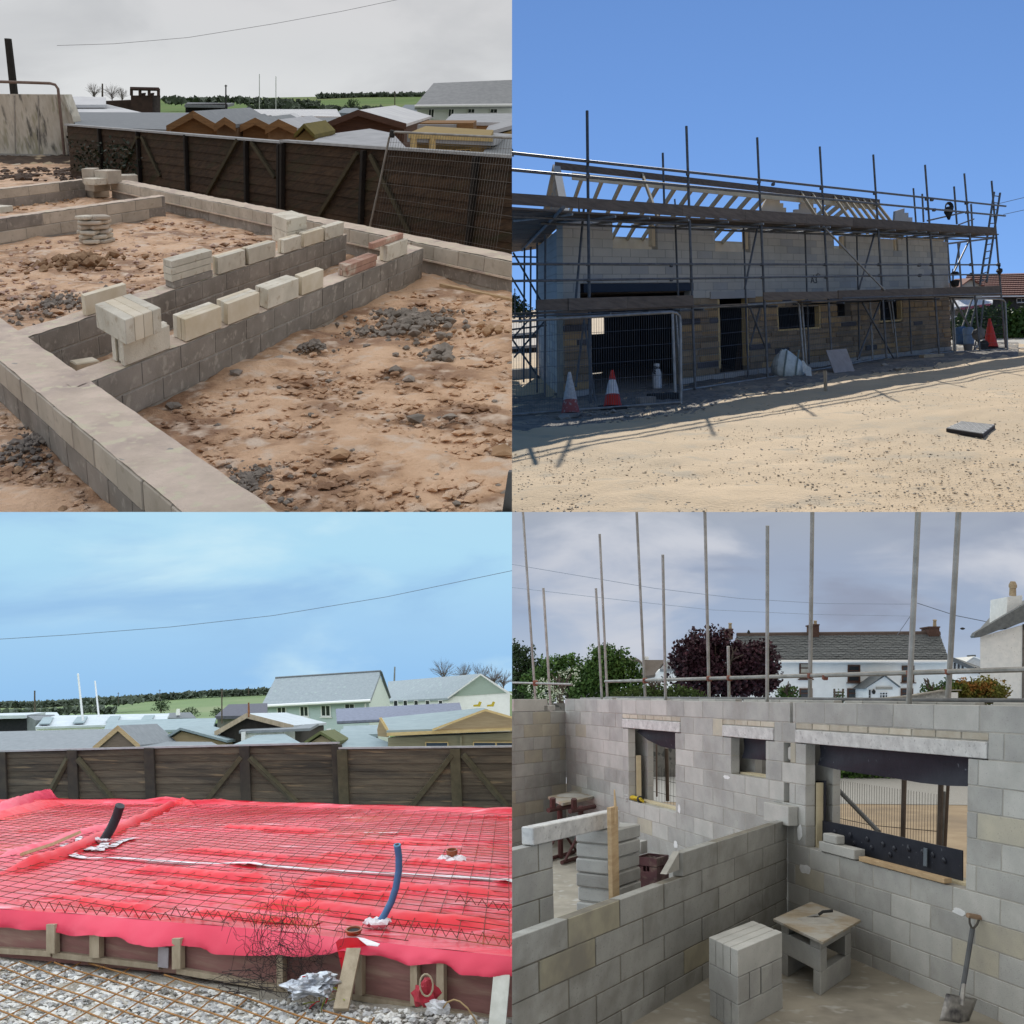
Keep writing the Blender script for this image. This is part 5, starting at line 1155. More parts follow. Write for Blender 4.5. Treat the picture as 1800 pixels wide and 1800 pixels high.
pb_([(186,196),(231,197),(231,176),(186,178)],VH-4,4,'low_wing',m_brb,t)
for X,Y in ((250,168),(265,168)): build('parapet',MB().prism(pxpoly(fr,[(X-3,168),(X+3,168),(X+4,163),(X-4,164)],VH-4.7),back(fr,.3)),m_brb,parent=t)
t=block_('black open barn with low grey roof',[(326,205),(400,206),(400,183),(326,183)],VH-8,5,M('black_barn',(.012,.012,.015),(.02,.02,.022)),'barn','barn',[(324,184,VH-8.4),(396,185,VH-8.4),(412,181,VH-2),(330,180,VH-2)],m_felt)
for lab,pts in (('low white corrugated roof in the middle distance',[(420,202,VH-20),(600,205,VH-20),(592,192,VH-8),(440,192,VH-8)]),('pale corrugated roof behind the black barn',[(395,206,VH-16),(520,206,VH-16),(500,196,VH-10),(418,196,VH-10)]),('grey felt roof in front of the white corrugated roofs',[(505,222,VF+12),(600,220,VF+12),(590,206,VF+20),(500,208,VF+20)]),('small dark blue roof left of the red brown shed',[(592,198,VH-14),(640,200,VH-14),(628,190,VH-9),(604,190,VH-9)])):
    t=T('low_building',lab,'building',fr.W_at(pts[0][0]+10,pts[0][1],v=pts[0][2])); build('roof',sheet(fr,pts,.2),m_felt if 'felt' in lab else m_slateb if 'blue' in lab else m_metal,parent=t)
    v=pts[0][2]; build('wall',MB().prism(pxpoly(fr,[(pts[0][0]+2,pts[0][1]+14),(pts[1][0]-2,pts[1][1]+14),(pts[1][0]-2,pts[1][1]+.5),(pts[0][0]+2,pts[0][1]+.5)],v+.3),back(fr,.3)),m_shedo if 'felt' in lab else m_white,parent=t)
# hill, hedges, far poles and trees
def hill(pts,v,name,mat,w_low=12):
    rows=[]
    n=len(pts)-1; N_=40
    def yy(X):
        for (a,b),(c,d) in zip(pts[:-1],pts[1:]):
            if X<=c: return b+(d-b)*(X-a)/(c-a)
        return pts[-1][1]
    x0,x1=pts[0][0],pts[-1][0]
    for j in range(6):
        r=[]
        for i in range(N_+1):
            X=x0+(x1-x0)*i/N_; Y=yy(X)+(1-j/5.)**1.0*w_low; r.append(fr.W_at(X,Y,v=v*(.55+.45*j/5.)))
        rows.append(r)
    return ST(name,MB().grid(rows),mat,smooth=True)
hill([(-100,186),(200,178),(300,173),(450,172),(560,170),(640,167),(760,166),(1000,165)],420,'hills',m_grass,36)
def hedge(pts,v,label,h=5,mat=None,n=500,name='hedgerow'):
    mb=MB()
    for (a,b),(c,d) in zip(pts[:-1],pts[1:]):
        m=int(n*abs(c-a)/400)+6
        for i in range(m):
            X=a+(c-a)*rnd(); Y=b+(d-b)*(X-a)/(c-a); p=fr.W_at(X,Y-h*rnd()**1.4*(.6+.6*noise.noise(Vector((X*.12,v,0)))),v=v+ru(-2,2)); mb.leaf(p,1.1*v/300*ru(.6,1.3),.8)
    return tag(build(name,mb,mat or m_hedge),kind='stuff')
hedge([(285,178),(400,177),(560,184)],300,'',6,n=700); hedge([(440,192),(560,190)],280,'',9,n=1400); hedge([(560,171),(900,167)],400,'',3,n=900); hedge([(560,190),(690,196)],260,'',4,n=300); hedge([(640,196),(690,198)],250,'',9,n=1500)
def conifer(fr,X,Yb,Yt,w,v,label,mat=m_dgreen,name='dark_tree'):
    q=fr.at(X,Yb,v=v); tp=fr.at(X,Yt,v=v); k=q.y/F; h=tp.z-q.z; t=T(name,label,'tree',fr.P(*q)); r=w/2*v_y(fr,X,Yb,v)/F
    build('crown',foliage(fr,[((q.x,v,q.z+h*.45),(r,r,h*.45)),((q.x,v,q.z+h*.68),(r*.7,r*.7,h*.34))],700,h*.05,.8,.2),mat,parent=t); build('trunk',MB().tube([fr.P(*q),fr.P(q.x,q.y,q.z+h*.4)],h*.05,6),m_bark,parent=t)
conifer(fr,619,192,172,25,240,'dark rounded conifer before the green field of the overcast picture'); conifer(fr,667,198,186,40,220,'low dark bush right of the conifer')
def pole(X,Yb,Yt,v,r,label,mat,cross=None,Xt=None,cat='pole',name='far_pole'):
    a=fr.W_at(X,Yb,v=v); b=fr.W_at(Xt or X,Yt,v=v); mb=MB().tube([a,b],r*a.y/F,6,r2=r*.8*a.y/F)
    t=T(name,label,cat,a); build('shaft',mb,mat,parent=t)
    if cross: build('crossbar',MB().tube([fr.W_at(X-cross,Yt+2,v=v),fr.W_at(X+cross,Yt+2,v=v)],r*.5*a.y/F,5),mat,parent=t)
pole(397,206,149,VH-12,1.4,'dark lamp post beside the black barn',m_rubber,2.5); pole(456,192,130,200,.8,'left tall white goal post on the skyline',m_metal); pole(485,192,134,200,.8,'right tall white goal post on the skyline',m_metal); pole(694,200,160,150,.9,'dark wooden pole right of the conifer',m_bark,1.5); pole(180,170,147,VH-6,1.6,'short dark pole among the bare trees',m_bark)
def bare(X,Yb,Yt,v,label,w=40,n=46,grp=None):
    "a leafless crown: limbs and twigs reaching into an ellipsoid"
    q=fr.at(X,Yb,v=v); h=fr.at(X,Yt,v=v).z-q.z; rx=w/2*v_y(fr,X,Yb,v)/F; t=T('bare_tree',label,'tree',fr.P(*q),grp)
    build('trunk',MB().tube([fr.P(q.x,v,q.z-h*.3),fr.P(q.x+h*.02,v,q.z+h*.25),fr.P(q.x,v,q.z+h*.5)],h*.035,6,r2=h*.015),m_twig,parent=t)
    mb=MB()
    for k in range(n):
        a=k*2.4; e=ru(-.15,1)**1; c=math.sqrt(max(0,1-e*e)); p0=Vector((q.x,v,q.z+h*ru(.02,.4)))
        p2=Vector((q.x+rx*c*math.cos(a)*ru(.75,1.05),v+rx*c*math.sin(a)*ru(.75,1.05),q.z+h*(.42+.58*e*ru(.85,1.0)))); p1=p0.lerp(p2,.5)+Vector((0,0,h*.06))
        mb.tube([fr.P(*p0),fr.P(*p1),fr.P(*p2)],h*.010,4,r2=h*.003,cap=False)
        for j in range(5):
            s0=p1.lerp(p2,ru(.0,.95)); d=(p2-p0)*ru(.12,.3)+Vector((ru(-1,1),ru(-1,1),ru(-.3,1)))*h*.09; mb.tube([fr.P(*s0),fr.P(*(s0+d))],h*.0045,3,r2=h*.002,cap=False)
    build('branches',mb,m_twig,parent=t)
bare(166,174,147,VH,'bare tree left of the short dark pole',30); bare(197,176,149,VH,'bare tree right of the short dark pole',34); bare(215,178,154,VH+5,'bare low tree beside the brown tower house',22)
wire(fr,[(100,80),(200,77),(330,66),(480,42),(600,20),(710,-3)],60,.5,'overhead cable swinging up across the overcast sky',M('cable_on_grey',(.30,.30,.31),(.26,.26,.27)))
# ================================================================ slab formwork under red membrane (blue sky)
CUR[0]='BL'; fr=BL
WS=.50
m_mem=M('red_membrane',(.57,.010,.024),(.69,.05,.085),sc=.9,rough=.28,spec=.12,st=(.45,2.4,2.4),c3=(.50,.008,.016),sc3=1.0,t3=(.50,.60),c4=(.74,.28,.32),sc4=1.9,t4=(.60,.72),th=(.40,.56),bump=.35,bsc=2.2,bd=.06)  # pink streaks in the colour stand for gloss on the plastic
m_memp=M('sheen_pink_skirt',(.68,.065,.115),(.60,.04,.08),sc=.7,rough=.4,spec=.25)  # pinker base colour stands in for sky sheen on the skirt
m_tape=M('white_tape',(.72,.70,.72),(.60,.50,.53),sc=9,rough=.5)
m_mesh=M('dark_rusty_mesh',(.12,.045,.022),(.07,.028,.016),sc=8,rough=.8,c4=(.30,.12,.03),sc4=.5,t4=(.58,.66))
m_meshr=M('bright_rust_mesh',(.33,.17,.055),(.22,.10,.03),sc=10,rough=.8)
m_form=M('pinkish_form_ply',(.26,.13,.115),(.19,.09,.08),sc=2.4,st=(1,1,7),rough=.8,c3=(.30,.19,.15),sc3=1.2,t3=(.5,.66),bump=.2,bsc=12)
m_stake=M('grey_softwood',(.42,.345,.25),(.32,.26,.18),sc=4,st=(3,3,1),rough=.85,bump=.3,bsc=25,rv=.15)
m_grav=M('crushed_stone_bed',(.52,.48,.41),(.36,.33,.28),sc=14,bump=1,bsc=30,bd=.03,c3=(.30,.27,.22),sc3=.8)
m_sto=[M('stone_pale',(.80,.78,.74),(.66,.64,.60),sc=9,rv=.2),M('stone_grey',(.56,.55,.54),(.44,.435,.43),sc=9,rv=.2),M('stone_dark',(.30,.285,.26),(.22,.205,.19),sc=9,rv=.2)]
ground(fr,-200,905,[2050-(2050-1440)*i/60 for i in range(61)],80,.03,1.8,'ground',m_grav)
ST('field',MB().poly([fr.P(-900,30,-3),fr.P(40,30,-3),fr.P(40,690,-3),fr.P(-900,690,-3)]),m_grass)
# loose stones in front: separate meshes by colour, too many to count
for k,(n,sz) in enumerate(((4200,(.012,.055)),(4600,(.010,.05)),(1600,(.009,.045)))):
    scatter(fr,n,(-20,905),(1690,1830),sz,('pale_stones','grey_stones','dark_stones')[k],m_sto[k],sq=.8,test=inside([(-20,1690),(120,1703),(300,1733),(500,1762),(620,1770),(780,1782),(905,1800),(905,1840),(-20,1840)]))
# ------------------------------------------------ slab
front_px=[(-60,1592),(0,1597),(150,1607),(300,1620),(450,1632),(575,1645),(625,1650),(750,1665),(905,1681)]
FT=[fr.at(X,Y,w=WS+.09) for X,Y in front_px]
fpl=Pl(fr,FT[1],FT[-1])
BK=[fr.at(X,Y,w=WS+.07) for X,Y in ((-60,1409),(95,1408),(320,1409),(600,1417),(905,1426))]
def lerp_line(L,t):
    n=len(L)-1; k=min(n-1,int(t*n)); return L[k].lerp(L[k+1],t*n-k)
def fpt(X):
    for (a,_),(b,__),A,B in zip(front_px[:-1],front_px[1:],FT[:-1],FT[1:]):
        if X<=b: return A.lerp(B,(X-a)/(b-a))
    return FT[-1]
# membrane: flat wrinkled field with a raised rim
tm=T('red_membrane','glossy red plastic membrane sheet folded over the slab formwork','membrane',fr.P(-2,18,WS))
def wr(u,v): 
    w_=.25*noise.noise(Vector((u*.5,v*.3,5)))
    return .014*noise.fractal(Vector((u*.5,v*2.6+w_*3,1.7)),1.0,2.0,4)+.10*max(0,1-abs(noise.noise(Vector((u*.22,v*1.25+w_*2,8.1))))*7)*max(0,.25+noise.noise(Vector((u*.3,v*.5,2.2))))
NU,NV=190,230
rows=[]
for j in range(NV+1):
    t=j/NV; r=[]
    for i in range(NU+1):
        X=-60+965*i/NU; f=fpt(X); b=lerp_line(BK,(X+60)/965.)
        tt=t; p=f.lerp(b,tt); 
        df=(p-f).length; db=(p-b).length
        rim=.085*math.exp(-(df/.16)**2)+.12*math.exp(-(db/.35)**2)
        r.append(fr.P(p.x,p.y,WS+wr(p.x,p.y)*(1-math.exp(-(df/.3)**2))+rim+.006*math.sin(p.x*7)*math.exp(-(df/.2)**2)))
    rows.append(r)
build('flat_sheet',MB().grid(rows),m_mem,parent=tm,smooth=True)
# hanging skirt in front
bot=[(-60,1628),(0,1630),(75,1635),(125,1645),(165,1642),(210,1645),(240,1657),(275,1662),(310,1662),(340,1665),(380,1677),(450,1680),(500,1675),(540,1680),(575,1677),(605,1670),(625,1674),(650,1680),(725,1695),(775,1692),(820,1710),(905,1716)]
def by(X):
    for (a,ya),(b,yb) in zip(bot[:-1],bot[1:]):
        if X<=b: t=(X-a)/(b-a); return ya+(yb-ya)*(3*t*t-2*t**3)
    return bot[-1][1]
NS=200; rows=[]
for j in range(11):
    t=j/10.; r=[]
    for i in range(NS+1):
        X=-60+965*i/NS; f=fpt(X); tp=fr.P(f.x,f.y,WS+.085); 
        s,w=fpl.at(X,by(X),-.05); wv=.03*math.sin(X*.021)+.018*math.sin(X*.055+2)+.02*noise.noise(Vector((X*.03,t*1.5,3)))+.022*t*abs(noise.noise(Vector((X*.09+t*3,t*1.2,6))))
        bb=fpl.P(s,w,-.05+wv*1.4); p=tp.lerp(bb,t); out=fpl.P(0,0,-.05*math.sin(t*3.14*.7)-.012*t*math.sin(X*.13+t*2))-fpl.P(0,0,0)
        r.append(p+out)
    rows.append(r)
build('front_skirt',MB().grid(rows),m_memp,parent=tm,smooth=True)
# back rim fall and crumpled folds
rows=[]
for j in range(5):
    r=[]
    for i in range(80):
        b=lerp_line(BK,i/79.); r.append(fr.P(b.x,b.y+.05*j+.02*math.sin(i*.9+j),WS+.12+.018*math.sin(i*.7)-.14*j))
    rows.append(r)
build('back_fold',MB().grid(rows),m_memp,parent=tm,smooth=True)
m_memr=M('bright_red_fold',(.68,.012,.022),(.60,.03,.05),sc=1.5,rough=.42,spec=.2)
def ridge(ptsA,h,wd,name,mat,seed=0,nn=60):
    L=[fr.at(X,Y,w=WS+.03) for X,Y in ptsA]; rows=[[] for _ in range(7)]
    for i in range(nn+1):
        p=lerp_line(L,i/nn); q=lerp_line(L,min(1,(i+1)/nn)); q0=lerp_line(L,max(0,(i-1)/nn)); d=(q-q0); d.z=0; d.normalize(); nx=Vector((-d.y,d.x,0))
        for k in range(7):
            a=(k/6.-.5)*2; hh=h*min(1,i/9.+.05,(nn-i)/9.+.05)*(1-abs(a)**1.7)*(1+.25*noise.noise(Vector((i*.4,k*.6,seed)))); o=wd*a*(1+.2*noise.noise(Vector((i*.5,seed,k))))
            rows[k].append(fr.P(p.x+nx.x*o,p.y+nx.y*o,WS+hh))
    return build(name,MB().grid(rows),mat,parent=tm,smooth=True)
ridge([(-10,1537),(60,1519),(112,1503),(150,1487),(205,1462),(260,1436),(300,1418),(322,1409)],.17,.13,'divider_fold',m_memr,1)
ridge([(-10,1512),(40,1497),(85,1487),(130,1468),(190,1455),(260,1435)],.12,.22,'divider_fold',m_memp,2)
ridge([(-10,1427),(40,1413),(80,1402),(96,1401)],.24,.30,'crumpled_corner',m_memp,3); ridge([(-10,1440),(50,1422),(100,1412)],.16,.35,'crumpled_corner',m_memr,4)
ridge([(310,1418),(322,1411),(335,1419)],.16,.22,'crumpled_corner',m_memr,5)
for k,(x0,y0,x1,y1,h,wd_) in enumerate(((300,1492,645,1515,.07,.20),(225,1527,500,1545,.09,.22),(500,1545,905,1570,.09,.24),(250,1550,500,1570,.08,.18),(480,1568,720,1574,.08,.18),(425,1585,905,1626,.10,.24),(125,1545,325,1565,.07,.20),(375,1454,600,1462,.09,.26),(700,1512,905,1526,.08,.24),(600,1478,905,1487,.07,.26),(60,1575,300,1598,.07,.16),(560,1500,700,1506,.06,.2),(640,1600,905,1622,.05,.12),(330,1600,560,1618,.05,.13))):
    ridge([(x0,y0),(x0*.7+x1*.3,y0+(y1-y0)*.22),(x0*.4+x1*.6,y0+(y1-y0)*.66),(x1,y1)],h,wd_,'long_wrinkle',m_memr,10+k)
build('timber_edge',MB().tube([fr.W_at(X,Y,w=WS+.17) for X,Y in ((38,1502),(90,1485),(140,1463))],.035,4),m_wood,parent=tm)
# fold at the notch with a white corner
q=fpt(622)
build('notch_fold',MB().grid([[fr.P(q.x+.16*math.cos(a)*(1-.4*t),q.y-.14-.05*t,WS+.08-.30*t+.05*math.sin(a)) for a in [math.pi*k/8 for k in range(9)]] for t in (0,.3,.6,1)]),m_memr,parent=tm,smooth=True)
build('white_flap',MB().prism([fr.W_at(X,Y,w=WS+.115) for X,Y in ((627,1648),(640,1650),(668,1660),(664,1664),(645,1662))],fr.W*.006),m_tape,parent=tm)
# tape lines
def tape(pts,wpx,label):
    mb=MB()
    L=[fr.at(X,Y,w=WS+.035) for X,Y in pts]
    rows=[[],[]]; n=40
    for i in range(n+1):
        p=lerp_line(L,i/n); d=lerp_line(L,min(1,(i+1)/n))-lerp_line(L,max(0,(i-1)/n)); d.z=0; d.normalize(); k=wpx*(.7+.5*noise.noise(Vector((i*.5,wpx,p.x))))
        for s_,rr in ((1,rows[0]),(-1,rows[1])): rr.append(fr.P(p.x-d.y*s_*k,p.y+d.x*s_*k,WS+.032+max(0,wr(p.x,p.y))))
    mb.grid(rows); return build('tape_strip',mb,m_tape,parent=tm)
tape([(110,1498),(150,1508),(200,1507),(260,1511),(320,1515),(450,1520),(600,1530),(745,1537),(850,1543),(905,1549)],.10,'')
tape([(112,1482),(116,1495),(130,1500)],.10,''); tape([(137,1470),(141,1486),(165,1490)],.09,''); tape([(195,1488),(215,1480),(240,1472)],.10,''); tape([(140,1490),(175,1494),(185,1483)],.12,'')
tape([(640,1465),(700,1466)],.05,'')
# ------------------------------------------------ steel mesh lying on it
a_=fr.Mi@px(-2300,1245); a_=Vector((a_.x,a_.y)).normalized(); b_=fr.Mi@px(893,1249); b_=Vector((b_.x,b_.y)).normalized()
tmesh=T('reinforcing_mesh','rusty steel reinforcing mesh laid over the red membrane','steel mesh',fr.P(-2,17,WS+.06))
O0=fr.at(450,1640,w=WS+.06); O0=Vector((O0.x,O0.y))
def inslab(p):
    e=fr.P(p.x,p.y,WS+.06); X=900+F*e.x/e.y
    if not -80<X<915: return False
    f=fpt(X); b=lerp_line(BK,(X+60)/965.) if X>-60 else BK[0]
    return f.y+.35<p.y<b.y-.5
def meshline(o,d,n,step,name,r,par,test,wf,mat):
    seg=[]; 
    for i in range(n):
        p=o+d*(i*step)
        if test(p): seg.append(fr.P(p.x,p.y,wf(p)))
        elif len(seg)>1: break
        else: seg=[]
    if len(seg)>1: return build(name,MB().tube(seg,r,4,cap=False),mat,parent=par)
wf=lambda p: WS+.055+.02*noise.noise(Vector((p.x*.8,p.y*.8,2)))
for k in range(-34,36):
    meshline(O0+b_*-6+a_*(-1)*(k*.31),b_,90,.3,'bar',.0042,tmesh,inslab,wf,m_mesh)
for k in range(-8,52):
    st_=O0+b_*(k*.31); meshline(st_-a_*-9.5 if False else st_+a_*9.5,-a_,70,.3,'cross_bar',.0042,tmesh,inslab,wf,m_mesh)
# bent spacer wires near the front edge
for k,(x0,x1,Y0,Y1) in enumerate(((40,300,1600,1622),(300,560,1612,1640),(690,905,1635,1668),(800,905,1590,1610))):
    pts=[]; n=int((x1-x0)/9)
    for i in range(n+1):
        X=x0+(x1-x0)*i/n; Y=Y0+(Y1-Y0)*i/n-8; q=fr.at(X,Y,w=WS+.06); pts.append(fr.P(q.x,q.y,WS+.03+(.10 if i%2 else 0)+ru(-.01,.01)))
    build('spacer_wire',MB().tube(pts,.0055,4,cap=False),m_mesh,parent=tmesh)
# second mesh lying on the stones, nearer
tg=T('reinforcing_mesh','bright rusty steel mesh lying on the gravel at the lower left','steel mesh',fr.W_at(100,1780))
ga=(fr.at(190,1793)-fr.at(40,1737)); ga=Vector((ga.x,ga.y)).normalized(); gb=(fr.at(205,1720)-fr.at(100,1778)); gb=Vector((gb.x,gb.y)).normalized()
G0=fr.at(142,1763); G0=Vector((G0.x,G0.y))
poly=inside([(-200,1690),(60,1690),(150,1690),(215,1698),(330,1722),(480,1770),(620,1780),(700,1800),(650,1900),(-200,1900)])
def ing(p):
    e=fr.P(p.x,p.y,.07); 
    if e.y<.5: return False
    return poly(900+F*e.x/e.y,900-F*e.z/e.y)
wg=lambda p: .075+.025*noise.noise(Vector((p.x*.9,p.y*.9,5)))
sa=(fr.at(192,1747)-fr.at(142,1763)); sa=abs(Vector((sa.x,sa.y)).dot(gb))
for k in range(-16,22):
    meshline(G0+gb*(k*.30)-ga*9,ga,150,.12,'bar',.009,tg,ing,wg,m_meshr)
    meshline(G0+ga*(k*.42)-gb*6,gb,150,.12,'cross_bar',.009,tg,ing,wg,m_meshr)
# ------------------------------------------------ formwork below the skirt
def fx(X,Y,d=0): return fpl.px(X,Y,d)
tf=T('formwork','timber and ply formwork side of the slab with grey stakes','formwork',fpl.P(4,0,0))
for x0,x1,yb0,yb1 in ((-60,316,1676,1712),(318,500,1712,1745),(502,618,1745,1752),(620,735,1752,1770),(737,905,1770,1800)):
    build('side_panel',MB().prism([fx(x0,yb0,.06),fx(x1-1,yb1,.06),fx(x1-1,(1600+x1*.09)+20,.06),fx(x0,1600+x0*.09+20,.06)],fpl.P(0,0,.03)-fpl.P(0,0,0)),m_form,parent=tf)
for x0,x1,y0,y1 in ((-60,90,1663,1672),(92,280,1674,1695),(310,500,1702,1735),(500,620,1735,1752),(620,740,1748,1768),(740,905,1768,1795)):
    build('bottom_rail',MB().prism([fx(x0,y0+10,-.02),fx(x1-1,y1+10,-.02),fx(x1-1,y1,-.02),fx(x0,y0,-.02)],fpl.P(0,0,.085)-fpl.P(0,0,0)),m_stake,parent=tf)
for x0,x1,yt,yb in ((81,96,1625,1676),(157,174,1635,1684),(302,317,1650,1704),(486,497,1665,1736),(721,733,1685,1768),(767,780,1685,1770),(624,636,1675,1750)):
    build('stake',MB().prism([fx(x0,yb,-.06),fx(x1,yb,-.06),fx(x1-.5,yt,-.06),fx(x0,yt,-.06)],fpl.P(0,0,.08)-fpl.P(0,0,0)),m_stake,parent=tf)
build('fixing_plate',MB().prism([fx(277,1700,-.035),fx(295,1702,-.035),fx(296,1666,-.035),fx(278,1664,-.035)],fpl.P(0,0,.012)-fpl.P(0,0,0)),M('galvanised_plate',(.34,.31,.33),(.27,.25,.26),rough=.5),parent=tf)
# props
def prop(A,B,wpx,label,mat,dA=-.5,dB=-.08):
    a=fx(*A,dA); b=fx(*B,dB); w=wpx*a.y/F; ux=fr.U*w; n=(fr.V*-.2+fr.W*.3).normalized()*.05
    a=a-(b-a)*.06
    t=T('timber_prop',label,'timber',a); build('plank',MB().hexa([a,a+ux,a+ux+n,a+n],[b,b+ux,b+ux+n,b+n]),mat,parent=t)
prop((588,1772),(610,1672),26,'wide weathered plank propped against the formwork by the foil',m_stake); prop((857,1830),(868,1716),30,'pale new plank at the lower right corner of the red slab',M('pale_whitish_plank',(.60,.60,.55),(.50,.50,.45),sc=4,st=(3,3,1),rv=.1))
# foil bundle
q=fx(540,1745,-.45)
t=T('foil_sheet','crumpled silver foil sheet lying at the formwork foot','foil',q)
def crumpled(c,rx,ry,rz,seed,n=26,amp=.38,tilt=0):
    rows=[]
    for j in range(n//2+1):
        th_=math.pi*j/(n//2); r=[]
        for i in range(n+1):
            ph=2*math.pi*(i%n)/n; d=Vector((math.sin(th_)*math.cos(ph),math.sin(th_)*math.sin(ph),math.cos(th_)))
            q_=d*1.9+Vector((seed,seed*.3,0)); k=1+amp*(noise.noise(q_)+.75*abs(noise.noise(d*4.3+Vector((seed,1,2))))-.3+.35*noise.noise(d*9+Vector((seed,4,2))))
            r.append(c+fr.U*d.x*rx*k+fr.V*d.y*ry*k+fr.W*(max(-.55,d.z)*rz*k+rz*.5+tilt*d.x*rx))
        rows.append(r)
    return MB().grid(rows)
rows=[]
build('foil',crumpled(q+fr.U*.04,.27,.17,.12,3.3,36,.5,.18),M('silver_foil',(.62,.64,.67),(.34,.36,.41),sc=7,rough=.28,metal=.75,bump=.6,bsc=12,bd=.03),parent=t)
# red debris and wires
def tangle(c,n,ru_,r,name,mat,par,L=14,flat=.5):
    for k in range(n):
        p=c+fr.U*ru(-ru_,ru_)+fr.V*ru(-.15,.15)+fr.W*ru(.02,.25); pts=[]; d=Vector((ru(-1,1),ru(-1,1),ru(-1,1))).normalized()
        for i in range(L):
            pts.append(p); d=(d+Vector((ru(-1,1),ru(-1,1),ru(-1,1)))*.55).normalized(); p=p+Vector((d.x*.06,d.y*.03,d.z*.06*flat)); p=p+(c+fr.W*.18-p)*.05
        build(name,MB().tube(pts,r,4,cap=False),mat,parent=par)
m_wirek=M('black_wire',(.020,.014,.014),(.03,.02,.018),rough=.7)
t=T('wire_tangle','tangle of fine black binding wire hanging over the red skirt','wire',fx(500,1740,-.35)); tangle(fx(505,1708,-.30),75,.42,.0022,'wire_strand',m_wirek,t,20,1.3)
t=T('wire_tangle','low black wire heap on the gravel left of the foil','wire',fx(450,1750,-.5)); tangle(fx(455,1752,-.5),22,.30,.003,'wire_strand',m_wirek,t,16,.2)
t=T('coloured_cable_ends','red and yellow cable scraps beside the wide plank','cable',fx(575,1758,-.4))
for k in range(14):
    c=fx(ru(552,590),ru(1735,1765),-.4); pts=[c]; d=Vector((ru(-1,1),ru(-.5,.5),ru(-.3,.6)))
    for i in range(6): d=(d+Vector((ru(-1,1),ru(-1,1),ru(-1,1)))*.5).normalized(); c=c+d*.035; pts.append(c)
    build('cable_scrap',MB().tube(pts,.006,4),[m_memr,m_yel,M('lime_plastic',(.30,.34,.06),(.25,.28,.05))],parent=t)
# red bag of sand with a loop of rope
c=fx(754,1772,-.5)
t=T('red_bag','small red and white bag tied with pale twine among the stakes','bag',c)
build('bag',crumpled(c+fr.U*-.02+fr.W*.03,.12,.12,.16,6.1,22,.4),M('red_sacking',(.40,.03,.05),(.28,.03,.04),sc=9,bump=.5,bsc=14),parent=t)
build('white_panel',crumpled(c+fr.U*.10-fr.V*.12,.11,.09,.07,8.4,20,.45,-.2),M('white_plastic_print',(.66,.66,.68),(.5,.5,.53),sc=12,rough=.4),parent=t)
build('twine_loop',MB().tube([c-fr.V*.16+fr.U*(.06*math.cos(a)+.0)+fr.W*(.25+.10*math.sin(a)) for a in [6.283*k/14 for k in range(15)]],.009,5),m_stake,parent=t)
O('cable_loop',MB().tube([fx(X,Y,-.6) for X,Y in ((776,1776),(786,1762),(798,1757),(808,1760),(822,1772),(834,1790),(842,1810))],.008,5),M('tan_cable',(.36,.25,.13),(.3,.2,.1)),'tan cable looping out from the red bag','cable')
# ------------------------------------------------ pipes through the slab
def pipe(pts,rpx,name,label,mat,wts,open_=None):
    c0=fr.at(*pts[0],w=WS+.03); P=[]
    for (X,Y),dv in zip(pts,wts): P.append(fr.W_at(X,Y,v=c0.y+dv))
    r=rpx*P[0].y/F; t=T(name,label,'pipe',P[0]); build('pipe',MB().tube(P,r,14,cap=True),mat,parent=t,smooth=False)
    if open_: e=P[-1]; ax=(P[-1]-P[-2]).normalized(); build('bore',MB().tube([e+ax*.002,e+ax*.006],r*.62,12),m_rubber,parent=t); build('lip',MB().tube([e-ax*.01,e+ax*.003],r*1.06,14),open_,parent=t)
    return t,P[0],r
m_blue=M('blue_water_pipe',(.055,.15,.30),(.045,.12,.25),sc=5,rough=.4); m_blk3=M('black_duct',(.025,.028,.034),(.018,.02,.025),rough=.5,c4=(.06,.065,.075),sc4=9)
t,p,r=pipe([(664,1626),(676,1608),(688,1585),(696,1560),(701,1530),(701,1505),(698,1485)],6.2,'blue_pipe','bent blue water pipe standing out of the red slab',m_blue,(0,.02,.05,.08,.1,.1,.08),M('blue_pipe_lip',(.12,.30,.45),(.1,.26,.4)))
t2_,p2,r2=pipe([(180,1481),(187,1470),(196,1455),(205,1435),(211,1416)],8.2,'black_duct','thick black duct bending up out of the red slab at the left',m_blk3,(0,0,.0,.0,-.05))
def crumple(p,rad,h,par,seed):
    for k in range(7):
        a=k*.9+seed; mb=MB(); 
        c=p+fr.U*math.cos(a)*rad*.7+fr.V*math.sin(a)*rad*.7; mb.rock(c+fr.W*h*.3,rad*ru(.4,.65),.7,fr); build('taped_wrap',mb,m_tape,parent=par)
crumple(p,.14,.10,t,0); crumple(p2,.16,.14,t2_,1)
for X,Y,rr,hh,l in ((622,1641,15,.05,'brown clay pipe socket at the front edge of the red slab'),(795,1512,10,.17,'brown clay pipe socket in the middle of the red slab at the right')):
    b=fr.at(X,Y,w=WS+.03); k=b.y/F*rr if False else rr*fr.P(*b).y/F
    t=T('pipe_socket',l,'pipe',fr.P(*b)); build('socket',MB().lathe(fr.P(*b),fr.W,[(k*.86,0),(k*.86,hh*.6),(k,hh*.65),(k,hh),(k*.8,hh),(k*.74,hh*.5),(k*.74,.01)],18),M('brown_socket',(.28,.085,.035),(.22,.065,.03),sc=5,rough=.45),parent=t)
    build('dark_bore',MB().lathe(fr.P(*b)+fr.W*hh*.55,fr.W,[(k*.73,0),(k*.73,.004)],16),m_rubber,parent=t)
    if X>700: crumple(fr.P(b.x,b.y-.15,b.z),.22,.05,t,3)
